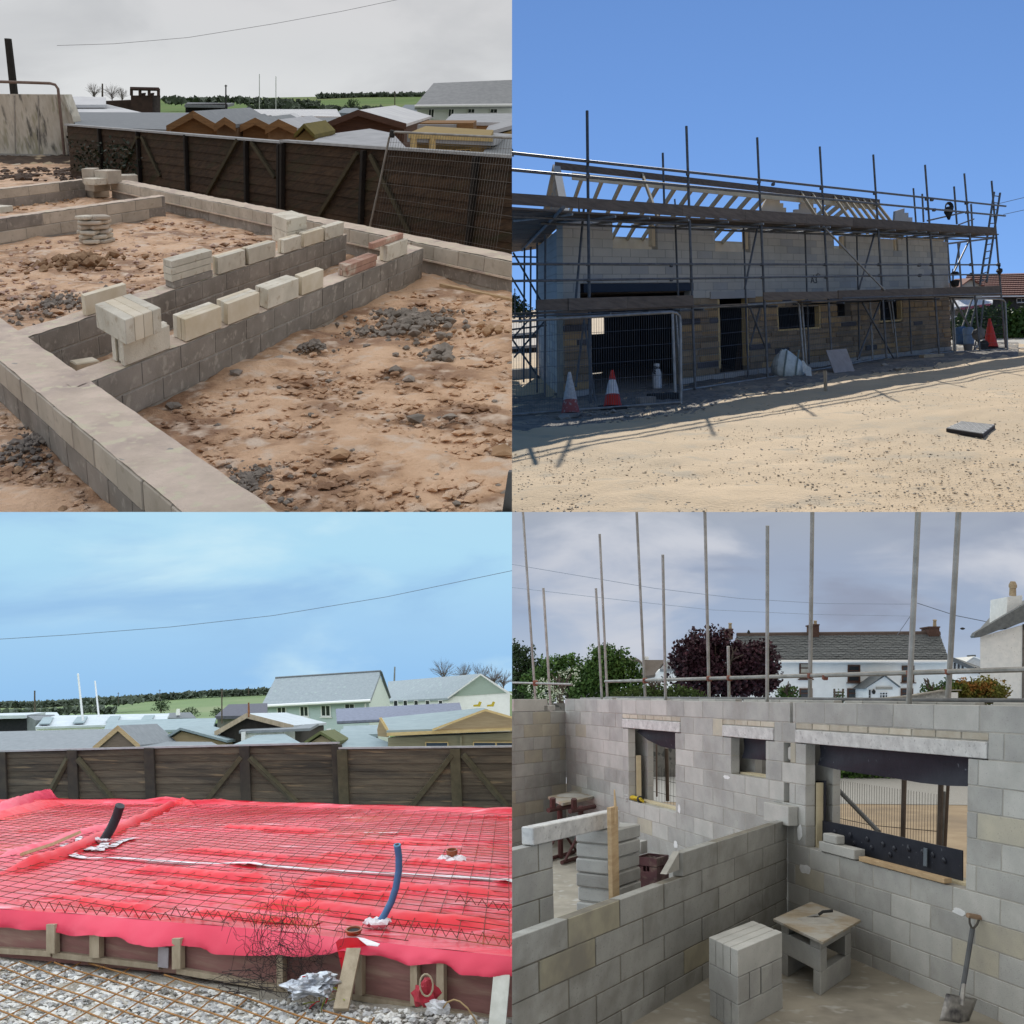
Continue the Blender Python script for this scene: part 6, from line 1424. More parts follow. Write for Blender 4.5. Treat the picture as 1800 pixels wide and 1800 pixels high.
# ------------------------------------------------ fence
m_fb2=M('grey_brown_board',(.105,.088,.062),(.070,.058,.042),sc=2.5,st=(.7,1,9),rv=.28,bump=.4,bsc=18,c3=(.045,.040,.032),sc3=.55,t3=(.48,.66),c4=(.17,.13,.08),sc4=1.2,t4=(.6,.7))
m_fp2=M('dark_post',(.032,.028,.024),(.05,.043,.032),sc=4); m_fp3=M('mossy_post',(.085,.075,.045),(.055,.05,.03),sc=5)
fq=Pl(fr,fr.at(0,1430),fr.at(900,1436))
g_=lambda X: fq.at(X,1360)[0]
tA=topfn(fq,[(-60,1324),(0,1321),(300,1313),(600,1308)]); tB=topfn(fq,[(600,1317),(700,1316),(905,1314)])
L1=[br(fq,(122,1333),(84,1402)),br(fq,(139,1333),(205,1412)),br(fq,(426,1330),(360,1412)),br(fq,(440,1332),(528,1416))]
L2=[br(fq,(796,1326),(722,1420)),br(fq,(815,1326),(895,1420))]
fence(fq,(g_(-60),g_(598)),[g_(6),g_(131),g_(266),g_(433),g_(595)],L1,'grey board fence with leaning braces, lower long run behind the red slab',10,tA,mats=m_fb2,mp_=m_fp2,mbr=m_fp3,pr=.085,pw_=.28,wb=-.15)
fence(fq,(g_(600),g_(930)),[g_(606),g_(803)],L2,'grey board fence with leaning braces, right run behind the red slab',10,tB,d0=-.12,mats=m_fb2,mp_=m_fp3,mbr=m_fp3,pr=.085,pw_=.28,wb=-.15)
# ------------------------------------------------ yard of sheds and houses beyond
VS=38
m_timb=M('pale_shed_boards',(.40,.31,.19),(.32,.24,.14),sc=2,st=(1,1,14)); m_timg=M('greenish_treated_boards',(.30,.27,.17),(.24,.21,.13),sc=2,st=(1,1,14)); m_dkb=M('dark_shed_boards',(.055,.048,.042),(.04,.035,.03),sc=3,st=(9,1,1))
m_bgrey=M('blue_grey_felt',(.27,.33,.35),(.23,.285,.305),sc=2,bump=.2,bsc=12); m_lgrey=M('light_roof',(.50,.54,.57),(.42,.46,.49),sc=1.5)
def lowroof(label,pts,wallm,roofm,drop=12,name='shed_roof',cat='shed'):
    t=T(name,label,cat,fr.W_at(pts[0][0]+8,pts[0][1],v=pts[0][2])); build('roof',sheet(fr,pts,.12),roofm,parent=t); v=pts[0][2]
    build('wall',MB().prism([fr.W_at(pts[0][0]+1,pts[0][1]+drop,v=v+.25),fr.W_at(pts[1][0]-1,pts[1][1]+drop,v=pts[1][2]+.25),fr.W_at(pts[1][0]-1,pts[1][1]+.8,v=pts[1][2]+.25),fr.W_at(pts[0][0]+1,pts[0][1]+.8,v=v+.25)],back(fr,.25)),wallm,parent=t)
    return t
t=lowroof('long grey felt shed roof at the left over the fence',[(-60,1324,VS),(168,1317,VS),(208,1281,VS+5),(-60,1287,VS+5)],m_timb,m_felt)
shed('brown gable end of the long grey shed',(209,1280),(165,1318),(248,1314),VS,4,M('brown_gable_boards',(.17,.125,.10),(.13,.095,.075),sc=3,st=(1,1,9)),m_felt,trim=m_wood,over=.1)
lowroof('low grey shed roof right of the brown gable',[(240,1316,VS-1),(390,1313,VS-1),(372,1304,VS+3),(250,1303,VS+3)],m_dkb,m_felt)
lowroof('blue grey pitched roof behind the brown gable',[(180,1288,VS+14),(374,1280,VS+14),(380,1262,VS+19),(190,1266,VS+19)],m_white,m_bgrey,8)
shed('hip roofed grey shed in the middle of the row',(320,1283),(288,1303),(402,1305),VS+4,4,m_timb,m_bgrey); 
lowroof('white framed greenhouse between the sheds',[(218,1300,VS+9),(275,1299,VS+9),(273,1282,VS+9.5),(222,1282,VS+9.5)],m_white,m_lgrey,10,'greenhouse','greenhouse')
shed('dark boarded shed with scalloped bargeboards',(438,1258),(382,1290),(520,1279),VS+5,7,m_dkb,m_lgrey,trim=m_stake,over=.4)
O('wooden_finial',MB().tube([fr.W_at(437.5,1260,v=VS+4.6),fr.W_at(437,1235,v=VS+4.6)],.055,6,r2=.03),m_rust,'thin reddish finial above the dark boarded shed','finial')
lowroof('low grey hipped roof before the dark shed',[(395,1315,VS-2),(540,1312,VS-2),(500,1290,VS+3),(450,1292,VS+3)],m_timb,m_bgrey)
t=T('white_shed','white boarded low shed with pale trims','shed',fr.W_at(480,1303,v=VS+3)); build('wall',MB().prism(pxpoly(fr,[(424,1305),(500,1303),(500,1284),(424,1285)],VS+3.2),back(fr,2)),m_white,parent=t); build('roof',sheet(fr,[(420,1285,VS+3),(545,1280,VS+3),(560,1272,VS+7),(430,1278,VS+7)],.1),m_felt,parent=t); build('post',MB().prism(pxpoly(fr,[(424,1305),(431,1305),(431,1286),(424,1287)],VS+2.9),back(fr,.1)),m_framew,parent=t); build('post',MB().prism(pxpoly(fr,[(574,1294),(581,1293),(581,1280),(574,1281)],VS+2.9),back(fr,.1)),m_framew,parent=t)
shed('mossy pyramid roof peeping over the fence',(565,1290),(538,1308),(595,1308),VS-3,2.5,m_timb,M('moss_roof',(.13,.14,.06),(.10,.11,.045)))
lowroof('grey sloping roof right of the mossy pyramid',[(585,1314,VS-3),(712,1316,VS-3),(625,1282,VS+2),(600,1282,VS+2)],m_timb,m_bgrey)
lowroof('small grey roof with white bargeboard in mid row',[(602,1292,VS+5),(664,1290,VS+5),(668,1274,VS+8),(604,1276,VS+8)],m_dkb,m_bgrey)
t=T('timber_chalet','large new timber chalet with blue grey roof at the right','shed',fr.W_at(800,1313,v=VS-4))
build('wall',MB().prism(pxpoly(fr,[(682,1340),(930,1338),(930,1287),(682,1297)],VS-4),back(fr,3)),m_timg,parent=t)
build('roof',sheet(fr,[(680,1284,VS-4.4),(930,1276,VS-4.4),(850,1244,VS+2),(670,1262,VS+2)],.10),m_bgrey,parent=t)
build('fascia',MB().prism(pxpoly(fr,[(680,1294),(930,1283),(930,1278),(680,1288)],VS-4.5),back(fr,.1)),m_woody,parent=t)
build('side_gable',MB().prism(pxpoly(fr,[(664,1294),(682,1296),(681,1285),(668,1263),(663,1282)],VS-3.9),back(fr,.2)),m_timb,parent=t)
build('bargeboard',MB().prism(pxpoly(fr,[(666,1262),(670,1261),(684,1285),(681,1288)],VS-4.2),back(fr,.15)),m_woody,parent=t)
build('front_gable',MB().prism(pxpoly(fr,[(765,1284),(930,1283),(930,1270),(853,1248)],VS-4.45),back(fr,1)),m_timb,parent=t)
for a,b in (((760,1281),(853,1246)),((853,1246),(930,1268))): build('bargeboard',MB().prism(pxpoly(fr,[a,b,(b[0],b[1]+4),(a[0],a[1]+4)],VS-4.7),back(fr,.12)),m_woody,parent=t)
for x0,x1 in ((748,788),(832,872),(872,912)): window(t,x0,1304,x1,1320,VS-4.05,m_woody,1,1)
build('corner_post',MB().prism(pxpoly(fr,[(808,1330),(812,1330),(812,1294),(808,1294)],VS-4.1),back(fr,.08)),m_timg,parent=t)
lowroof('blue slate roof before the pale green house',[(592,1268,VS+16),(815,1258,VS+16),(808,1235,VS+21),(590,1246,VS+21)],m_dkb,M('blue_slate',(.20,.22,.29),(.15,.165,.22),sc=6,rv=.1),5)
# pale green house
VG=95
m_pg=M('pale_green_cladding',(.47,.56,.575),(.42,.505,.52),sc=2,st=(1,1,12)); m_rg=M('grey_green_slate',(.30,.335,.36),(.245,.28,.30),sc=5,rv=.1,c4=(.32,.38,.38),sc4=2.5)
t=T('pale_green_house','pale green clad house with long slate roof and white windows','house',fr.W_at(560,1290,v=VG))
build('wall',MB().prism(pxpoly(fr,[(464,1310),(649,1310),(649,1231),(464,1240)],VG),back(fr,9)),m_pg,parent=t)
build('gable_wall',MB().prism(quadpx(fr,[(649,1310,VG+.05),(684,1310,VG+6),(684,1228,VG+6),(667,1186,VG+3.5),(649,1231,VG+.05)]),back(fr,.4)),M('gable_cladding',(.66,.74,.70),(.6,.68,.64)),parent=t)
build('roof',sheet(fr,[(459,1241,VG-.6),(651,1231,VG-.6),(670,1180,VG+4),(484,1192,VG+4)],.25),m_rg,parent=t)
build('bargeboard',MB().prism(quadpx(fr,[(667,1181,VG+3.4),(671,1180,VG+3.4),(687,1226,VG+6),(683,1229,VG+6)]),back(fr,.3)),M('dark_bargeboard',(.12,.14,.15),(.1,.12,.13)),parent=t)
build('gutter',MB().tube([fr.W_at(459,1241.5,v=VG-.7),fr.W_at(651,1231.5,v=VG-.7)],.13,6),m_framew,parent=t); build('downpipe',MB().tube([fr.W_at(642,1232,v=VG-.2),fr.W_at(642,1262,v=VG-.2)],.09,6),m_framew,parent=t); build('ridge_tiles',MB().tube([fr.W_at(484,1192,v=VG+4),fr.W_at(670,1180,v=VG+4)],.12,5),m_slate,parent=t)
for x0,y0,x1,y1 in ((487,1242,503,1263),(527,1241,542,1260),(564,1239,581,1260),(606,1237,623,1247)): window(t,x0,y0,x1,y1,VG-.06,m_framew,2,1)
t=T('white_house','white and pale green gabled house at the right of the blue sky picture','house',fr.W_at(850,1250,v=VG+10))
build('wall',MB().prism(quadpx(fr,[(682,1290,VG+18),(788,1290,VG+10),(788,1226,VG+10),(682,1230,VG+18)]),back(fr,1)),m_white,parent=t)
build('front_wall',MB().prism(pxpoly(fr,[(788,1290),(896,1290),(896,1220),(845,1186),(788,1226)],VG+10),back(fr,6)),m_white,parent=t)
build('gable_cladding',MB().prism(pxpoly(fr,[(794,1224),(890,1218),(845,1187)],VG+9.9),back(fr,.1)),M('sage_cladding',(.36,.43,.38),(.32,.385,.34),sc=2,st=(1,1,12)),parent=t)
build('roof',sheet(fr,[(681,1232,VG+17.5),(788,1227,VG+9.6),(845,1184,VG+10.5),(682,1198,VG+24)],.2),m_rg,parent=t)
for a,b in (((787,1226),(845,1184)),((845,1184),(902,1221))): build('bargeboard',MB().prism(pxpoly(fr,[a,b,(b[0],b[1]+2.6),(a[0],a[1]+2.6)],VG+9.5),back(fr,.3)),m_framew,parent=t)
for x in (692,709,728,748,771): window(t,x,1231,x+7,1243,VG+14-(x-692)*.05-.1,m_framew,1,1)
for X in (838,862): O('yellow_digger_bucket',MB().prism([fr.W_at(X+a,1240+b,v=VG-20) for a,b in ((-6,2),(5,2),(8,-6),(4,-7),(2,-2),(-6,-1))],back(fr,1.2)),M('digger_yellow',(.55,.42,.05),(.45,.34,.04)),'yellow digger bucket left of the pair' if X<850 else 'yellow digger bucket right of the pair','bucket','yellow buckets on the far roof')
t=T('grey_hipped_house','grey purple slate roofed house before the hill','house',fr.W_at(430,1260,v=VG-25)); build('wall',MB().prism(pxpoly(fr,[(382,1290),(466,1290),(466,1255),(382,1259)],VG-25),back(fr,5)),M('rubble_stone_wall',(.22,.21,.20),(.16,.155,.15),sc=6),parent=t); build('roof',sheet(fr,[(378,1259,VG-25.5),(470,1257,VG-25.5),(470,1236,VG-20),(402,1238,VG-20)],.2),M('purple_slate',(.11,.11,.135),(.085,.085,.105),rv=.1),parent=t)
t=T('white_chimney_cottage','tiny white chimneyed cottage at the foot of the hill','house',fr.W_at(305,1260,v=200)); build('roof',sheet(fr,[(290,1262,199),(345,1262,199),(335,1252,204),(296,1253,204)],.3),m_slate,parent=t); build('chimney',MB().prism(pxpoly(fr,[(309,1257),(314,1257),(313,1246),(310,1246)],200),back(fr,1)),m_white,parent=t)
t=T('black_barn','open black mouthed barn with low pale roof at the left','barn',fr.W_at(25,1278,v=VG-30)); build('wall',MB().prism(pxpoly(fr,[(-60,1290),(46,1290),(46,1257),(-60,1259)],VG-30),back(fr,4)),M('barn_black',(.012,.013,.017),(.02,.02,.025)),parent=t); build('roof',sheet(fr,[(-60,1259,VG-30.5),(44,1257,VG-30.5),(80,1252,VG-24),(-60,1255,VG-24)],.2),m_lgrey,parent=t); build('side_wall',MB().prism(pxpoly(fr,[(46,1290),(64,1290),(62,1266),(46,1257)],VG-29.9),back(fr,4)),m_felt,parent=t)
lowroof('white corrugated long roof behind the sheds',[(62,1278,VG-34),(290,1271,VG-34),(298,1254,VG-26),(80,1258,VG-26)],m_white,m_lgrey,8,'low_building','building')
for x in (68,128,186,246): build('rooflight',sheet(fr,[(x,1274-(x-62)*.03,VG-33.5),(x+20,1273.4-(x-62)*.03,VG-33.5),(x+26,1262-(x-62)*.02,VG-28),(x+8,1262.6-(x-62)*.02,VG-28)],-.06),m_bgrey,parent=bpy.data.objects[[o.name for o in bpy.data.objects if o.get('label')=='white corrugated long roof behind the sheds'][0]])
lowroof('corrugated pale barn roof beside the black barn',[(62,1264,VG-10),(110,1264,VG-10),(100,1252,VG-4),(60,1252,VG-4)],m_white,m_lgrey,6,'low_building','building')
hill([(-100,1243),(0,1239),(60,1240),(120,1236),(200,1231),(280,1227),(350,1222),(470,1217),(600,1216),(1000,1215)],420,'hills',M('hill_field',(.15,.21,.085),(.12,.17,.07),sc=.03,c3=(.19,.22,.11),sc3=.02),46)
hedge([(-40,1240),(60,1240),(130,1236),(200,1231),(290,1226),(350,1221),(480,1216)],400,'',5,n=1500); hedge([(90,1255),(150,1250),(205,1252)],260,'',12,n=900); hedge([(140,1240),(250,1232)],330,'',6,n=500); hedge([(0,1252),(100,1250)],300,'',4,n=300)
conifer(fr,283,1253,1229,30,260,'dark green conifer clump on the blue picture hillside'); conifer(fr,335,1262,1243,34,220,'low dark bush below the field'); conifer(fr,382,1262,1244,22,200,'dark bush beside the slate roofed house')
pole(61,1262,1214,VG,1.6,'dark post with hanging banner at the far left',m_bark,1.2); pole(146,1270,1184,VG-32,2.0,'taller white flag pole beyond the sheds',m_framew,Xt=137); pole(174,1262,1197,VG-28,1.6,'shorter white flag pole beyond the sheds',m_framew,Xt=167); pole(390,1272,1211,VG-30,1.3,'dark telegraph pole before the hillside',m_bark,1.5); pole(208,1236,1217,300,.6,'faint thin mast on the hill, left one',m_bark,2); pole(281,1230,1212,300,.6,'faint thin mast on the hill, right one',m_bark,2); pole(437,1220,1207,380,.9,'short post on the hill top',m_bark); pole(693,1200,1172,VG+30,1.6,'grey flue behind the white house roof',m_felt,Xt=694,name='metal_flue',cat='flue')
bare(780,1200,1161,VG+30,'bare tree left behind the white gabled house',48); bare(816,1200,1166,VG+32,'bare tree between two others behind the roof',34)
for X in (845,868,885): bare(X,1212,{845:1167,868:1170,885:1180}[X],VG+28,{845:'dense bare tree right behind the ridge',868:'dense bare tree behind the right roof slope',885:'bare tree at the right edge over the roof'}[X],46)
wire(fr,[(-10,1124),(120,1116),(300,1102),(480,1082),(680,1049),(905,1002)],60,.55,'overhead cable rising across the blue sky',M('cable_on_blue',(.17,.22,.28),(.14,.19,.25)))
# ================================================================ the house in scaffolding (clear blue sky)
CUR[0]='TR'; fr=TR
m_tgr=M('compacted_sandy_ground',(.62,.465,.29),(.53,.395,.24),sc=.45,bump=.7,bsc=14,bd=.03,c3=(.50,.385,.245),sc3=.16,t3=(.5,.68),c4=(.46,.37,.25),sc4=1.4,t4=(.55,.68))
m_rub=M('grey_rubble',(.30,.27,.235),(.20,.18,.16),sc=6,rv=.3,bump=.4)
m_tb=M('pale_house_block',(.55,.51,.44),(.48,.45,.39),sc=1.2,rv=.06,bump=.3,bsc=40,bd=.006); m_tb2=M('grey_house_block',(.44,.425,.40),(.39,.375,.35),sc=1.2,rv=.06,bump=.3,bsc=40,bd=.006)
m_tst=M('brown_rubble_stone',(.32,.24,.155),(.235,.175,.112),sc=2.2,rv=.28,bump=.6,bsc=9,bd=.03); m_tstd=M('dark_slate_stone',(.10,.095,.10),(.07,.065,.07),sc=2,rv=.2,bump=.5,bsc=9,bd=.03); m_tsto=M('ochre_stone',(.42,.29,.15),(.33,.22,.11),sc=2.2,rv=.2,bump=.6,bsc=9,bd=.03)
m_pt=M('stone_pointing',(.33,.29,.23),(.25,.22,.17),sc=3,bump=.5,bsc=10)
m_plank=M('weathered_scaffold_plank',(.17,.135,.105),(.11,.088,.07),sc=2,st=(1,1,7),rv=.22,bump=.4,bsc=14)
m_raf=M('new_rafter_timber',(.66,.55,.38),(.57,.46,.30),sc=2,rv=.10)
m_stl=M('dark_steel_lintel',(.016,.018,.028),(.013,.015,.022),rough=.5)
fA=fr.at(992,702); fB=fr.at(1673,616); fp_=Pl(fr,fA,fB)
gd=fr.Mi@px(813,540); gd=Vector((gd.x,gd.y)).normalized()
A2=Vector((fA.x,fA.y))
def Q(s,t,w): p=A2+fp_.e*s+gd*t; return fr.P(p.x,p.y,w)
sd=Pl(fr,A2,A2+gd); sd.dv=fp_.e
TD=sd.at(947,640)[0]; TM=max(TD*.28,min(TD*.5,sd.at(980,299)[0]))
WE=fp_.at(1300,403)[1]           # eaves level
rA=fr.at(900,868); rB=fr.at(1800,692); rN=Vector((-(rB-rA).y,(rB-rA).x)).normalized()
def ruts(u,v):
    d=(u-rA.x)*rN.x+(v-rA.y)*rN.y+.5*math.sin(u*.25); return -.022*(math.exp(-((d-.9)/.2)**2)+math.exp(-((d+.9)/.2)**2))+.010*(math.exp(-((d-.55)/.15)**2)+math.exp(-((d+.55)/.15)**2))-.014*(math.exp(-((d+3.2)/.2)**2)+math.exp(-((d+5.0)/.2)**2))
ground(fr,880,2000,[1010-(1010-545)*i/110 for i in range(111)],150,.05,.25,'ground',m_tgr,hmap=lambda u,v:.025*noise.fractal(Vector((u*1.6,v*1.6,4)),1,2,4)+.012*noise.fractal(Vector(((u*.25+v*.06),(v-u*.35)*1.5,9)),1,2,3)+ruts(u,v))
scatter(fr,5200,(895,1810),(640,905),(.006,.022),'ground_pebbles',M('pebble_mix',(.47,.37,.25),(.35,.28,.19),sc=4,rv=.3),sq=.6)
scatter(fr,900,(895,1810),(640,905),(.008,.04),'soil_clods',m_tgr,sq=.4)
scatter(fr,2600,(895,1810),(640,905),(.006,.024),'pale_pebbles',M('pale_pebble',(.62,.54,.42),(.5,.43,.33),rv=.2),sq=.6)
scatter(fr,260,(1350,1805),(690,880),(.012,.034),'dark_pebbles',M('dark_pebble',(.27,.22,.16),(.2,.165,.12),rv=.3),sq=.5)
m_apr=M('grey_rubble_apron',(.26,.235,.20),(.165,.148,.128),sc=3,bump=1,bsc=9,bd=.06,c3=(.36,.30,.22),sc3=.5,t3=(.52,.66),c4=(.12,.108,.10),sc4=5,t4=(.56,.66))
ap=[(880,770),(1000,757),(1100,744),(1200,728),(1300,703),(1420,682),(1500,665),(1620,646),(1720,634),(1790,628)]; bk=[(880,700),(1000,690),(1100,672),(1200,660),(1300,645),(1420,630),(1500,622),(1620,608),(1720,602),(1790,603)]
rows=[]
for j in range(19):
    r=[]
    for i in range(91):
        t=i/90*(len(ap)-1); k=min(len(ap)-2,int(t)); f=t-k; X=ap[k][0]+(ap[k+1][0]-ap[k][0])*f; y0=ap[k][1]+(ap[k+1][1]-ap[k][1])*f+5*noise.noise(Vector((X*.04,1,1))); y1=bk[k][1]+(bk[k+1][1]-bk[k][1])*f
        q=fr.at(X,y0+(y1-y0)*j/18); e=min(1,j/4.); r.append(fr.P(q.x,q.y,.05*noise.fractal(Vector((q.x*.25,q.y*.25,0)),1.0,2.0,5)+.025*noise.fractal(Vector((q.x*1.6,q.y*1.6,4)),1,2,4)-.02+e*(.045+.05*noise.fractal(Vector((q.x*2.5,q.y*2.5,7)),1,2,3))))
    rows.append(r)
ST('rubble_apron',MB().grid(rows),m_apr,smooth=True)
rub=inside([(895,735),(1200,712),(1480,650),(1680,622),(1780,620),(1700,640),(1500,668),(1300,705),(1200,730),(1100,745),(895,765)])
scatter(fr,4200,(895,1790),(615,775),(.015,.075),'shaded_rubble',m_rub,test=rub,sq=.6); scatter(fr,60,(895,1790),(640,740),(.10,.28),'broken_block_rubble',M('pale_rubble',(.42,.39,.34),(.32,.30,.26),rv=.3),test=rub,sq=.6)
# ------------------------------------------------ the house
th_=T('stone_and_block_house','half built house of pale blocks over brown stone inside scaffolding','house',Q(13,0,0))
fs_=lambda X,Y: fp_.at(X,Y)[0]
fo=lambda x0,x1,y0,y1: (fs_(x0,(y0+y1)/2),fs_(x1,(y0+y1)/2),fp_.at((x0+x1)/2,y1)[1],fp_.at((x0+x1)/2,y0)[1])
GAR=(fs_(1041,620),fs_(1196,620),-.2,fp_.at(1120,512)[1]); DOOR=fo(1264,1317,525,648); WIN=fo(1367,1444,535,581); SW=fo(1472,1496,531,551); RW=fo(1546,1587,527,566)
U1=list(fo(1077,1156,388,433)); U2=list(fo(1257,1319,398,438)); U3=list(fo(1466,1487,409,439)); U4=list(fo(1548,1579,414,442))
for u in (U1,U2,U3,U4): u[3]=WE+.5
WSn=fp_.at(1300,522)[1]
LB=fs_(1093,470)-fs_(1060,470); 
NR=int(round((WE-WSn)/.262)); RB=(WE-WSn)/NR
blockwork(fp_,th_,0,fp_.L,WSn,NR,LB,RB-.012,.012,.25,[m_tb]*4+[m_tb2],m_mort,[tuple(u) for u in (U1,U2,U3,U4)]+[(GAR[0]-.5,GAR[1]+.6,WSn-.3,GAR[3]+.28)],0,None,jl=.022,ch=.006,jit=.003,lim=298,inset=.008)
# stone storey: coursed rubble, every stone a piece
sops=[GAR,DOOR,WIN,SW,RW]
core=MB(); nst=0; w=-.05; rest=MB()
while w<WSn-.06:
    hh=min(ru(.17,.26),WSn-w)
    for p,q in rowcut(0,fp_.L,w,w+hh,sops):
        core.box(fp_.P(p+.01,w-.01,.03),fp_.P(q-.01,w-.01,.03)-fp_.P(p+.01,w-.01,.03),fp_.P(0,0,.25)-fp_.P(0,0,0),fp_.P(0,hh+.012,0)-fp_.P(0,0,0))
        s=p
        while s<q-.02:
            l=min(ru(.45,1.5),q-s); 
            if q-s-l<.25: l=q-s
            mb=MB(); mt=random.choice([m_tst]*11+[m_tsto]*4+[m_tstd]); mt=m_tb2 if w<.18 else mt
            mb.chbox(fp_.P(s+.014,w+ru(.006,.02),ru(-.03,.015)),fp_.P(s+l-.014,w,0)-fp_.P(s+.014,w,0),fp_.P(0,0,.2)-fp_.P(0,0,0),fp_.P(0,hh-ru(.02,.035),0)-fp_.P(0,0,0),.022)
            if nst<290: build('stone',mb,mt,parent=th_)
            else: rest.v,rest.f=rest.add(mb.v,mb.f).v,rest.f
            nst+=1; s+=l
    w+=hh
build('pointing',core,m_pt,parent=th_)
if rest.v: tag(build('stone',rest,m_tst,parent=th_),kind='stuff')
# other walls, floors
build('steel_lintel',boxpl(fp_,fs_(1024,508),fs_(1217,506),GAR[3]-.01,GAR[3]+.24,-.05,.2),m_stl,parent=th_)
build('door_lintel',boxpl(fp_,DOOR[0]-.5,DOOR[1]+.4,DOOR[3]+.01,DOOR[3]+.25,-.045,.2),m_tb2,parent=th_)
RWT=Pl(fr,A2+gd*TD,A2+gd*TD+fp_.e).at(1117,421)[1]
def rear(ops):
    mb=MB(); pr=Pl(fr,A2+gd*TD,A2+gd*TD+fp_.e); L=fp_.L
    dk_=MB(); xs=sorted({0,L}|{x for o in ops for x in o[:2]}); ws=sorted({-.1,WSn+.2,RWT}|{x for o in ops for x in o[2:]})
    for a,b in zip(xs[:-1],xs[1:]):
        for c,d in zip(ws[:-1],ws[1:]):
            if any(o[0]<=(a+b)/2<=o[1] and o[2]<=(c+d)/2<=o[3] for o in ops): continue
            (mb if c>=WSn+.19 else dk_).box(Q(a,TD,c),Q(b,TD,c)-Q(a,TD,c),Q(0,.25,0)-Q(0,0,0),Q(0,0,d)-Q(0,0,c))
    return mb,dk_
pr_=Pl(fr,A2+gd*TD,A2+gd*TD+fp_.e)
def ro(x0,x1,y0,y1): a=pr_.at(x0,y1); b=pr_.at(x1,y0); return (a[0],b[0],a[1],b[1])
mb,dkr=rear([ro(1040,1063,556,588),ro(1540,1568,527,567)]); build('rear_wall',mb,M('bounce_lit_cream_block',(.84,.70,.48),(.74,.60,.40),sc=2),parent=th_)  # upper rear wall: cream brightened in colour to stand for bounced sunlight
m_dkin=M('shade_darkened_inner_block',(.075,.078,.085),(.055,.057,.062),sc=2); build('rear_wall',dkr,m_dkin,parent=th_)  # dark colour stands for the unlit inside of the ground storey
build('upper_floor',MB().prism([Q(.3,.28,WSn+.2),Q(fp_.L-.3,.28,WSn+.2),Q(fp_.L-.3,TD-.02,WSn+.2),Q(.3,TD-.02,WSn+.2)],fr.W*.2),m_woodg,parent=th_)
build('ground_floor',MB().prism([Q(.3,.26,-.06),Q(fp_.L-.3,.26,-.06),Q(fp_.L-.3,TD-.02,-.06),Q(.3,TD-.02,-.06)],fr.W*.09),m_rub,parent=th_)
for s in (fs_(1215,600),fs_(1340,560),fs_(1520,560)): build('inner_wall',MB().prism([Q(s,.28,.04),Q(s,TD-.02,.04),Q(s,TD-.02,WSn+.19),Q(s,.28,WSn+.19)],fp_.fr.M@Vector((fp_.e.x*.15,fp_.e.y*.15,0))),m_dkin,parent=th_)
build('end_wall',MB().prism([Q(fp_.L-.26,.26,-.1),Q(fp_.L-.26,TD,-.1),Q(fp_.L-.26,TD,WE),Q(fp_.L-.26,.26,WE)],fr.M@Vector((fp_.e.x*.25,fp_.e.y*.25,0))),m_tb,parent=th_)
# left side wall, gable over it
sd2=Pl(fr,A2,A2+gd); sd2.dv=fp_.e
blockwork(sd2,th_,.26,TD,-.05,int((WE+.05)/RB),LB*.62,RB-.012,.012,.25,[m_tb2]*2+[m_tb],m_mort,(),0,None,jl=.03,ch=.008,lim=150,inset=.02)
WAP=sd.at(980,298)[1]
rp_=Pl(fr,A2+gd*TM,A2+gd*TM+fp_.e); 
s_r0,w_r0=rp_.at(983,299); s_r1,w_r1=rp_.at(1546,357); WR=(w_r0+w_r1)/2
gt=0
nrg=6; 
for r in range(nrg):
    w_0=WE+(WR-.1-WE)*r/nrg; w_1=WE+(WR-.1-WE)*(r+1)/nrg-.012; ext=TM*(1-(r+.5)/nrg)
    s=TM-ext
    while s<TM+ext-.05:
        e_=min(s+LB*.6,TM+ext); build('gable_block',boxpl(sd2,s,e_-.03,w_0,w_1,ru(0,.02),.25,ch=.01),[m_tb2,m_tb],parent=th_); s+=LB*.6
for t0,t1 in ((-.1,TM),(TD+.1,TM)):
    build('verge',MB().prism([Q(-.04,t0,WE-.05),Q(-.04,t1,WR-.02),Q(-.04,t1,WR+.12),Q(-.04,t0,WE+.10)],fr.M@Vector((fp_.e.x*.34,fp_.e.y*.34,0))),m_tb,parent=th_)
# ridge boards and rafters
for w0_,w1_,s0_,s1_ in ((WR-.02,WR+.20,s_r0-.2,s_r1),(WR-.30,WR-.08,s_r0+.6,s_r1-.5)):
    build('ridge_board',MB().box(Q(s0_,TM-.06,w0_),Q(s1_,TM,0)-Q(s0_,TM,0),Q(0,.09,0)-Q(0,0,0),fr.W*(w1_-w0_)),m_raf if w0_<WR-.1 else m_woodg,parent=th_)
sx=lambda X,Y: rp_.at(X,Y)[0]
def rafter(s,t0,t1,w0_,w1_,nm='rafter'):
    a,b=Q(s,t0,w0_),Q(s,t1,w1_); e=fr.M@Vector((fp_.e.x*.10,fp_.e.y*.10,0)); h=fr.W*.2
    build(nm,MB().hexa([a,a+e,b+e,b],[a+h,a+e+h,b+e+h,b+h]),m_raf,parent=th_)
for X,Y in ((1022,320),(1058,323),(1093,326),(1126,329),(1157,332),(1187,335),(1216,338),(1244,341),(1271,344),(1297,347),(1321,349),(1345,351),(1462,359),(1478,361),(1494,362)): rafter(sx(X,Y),TD+.3,TM+.04,RWT-.12,WR-.28)
for X,Y in ((1128,315),(1407,343),(1427,345),(1465,349),(1479,351),(1491,352),(1504,353),(1516,354),(1528,355),(1538,356)): rafter(sx(X,Y),-.15,TM-.06,WE-.04,WR-.05)
for k in range(2): build('wall_plate',MB().box(Q(.3,(.02,TD+.05)[k],(WE+.004,RWT+.004)[k]),Q(fp_.L-.3,0,0)-Q(.3,0,0),Q(0,.2,0)-Q(0,0,0),fr.W*.09),m_raf,parent=th_)
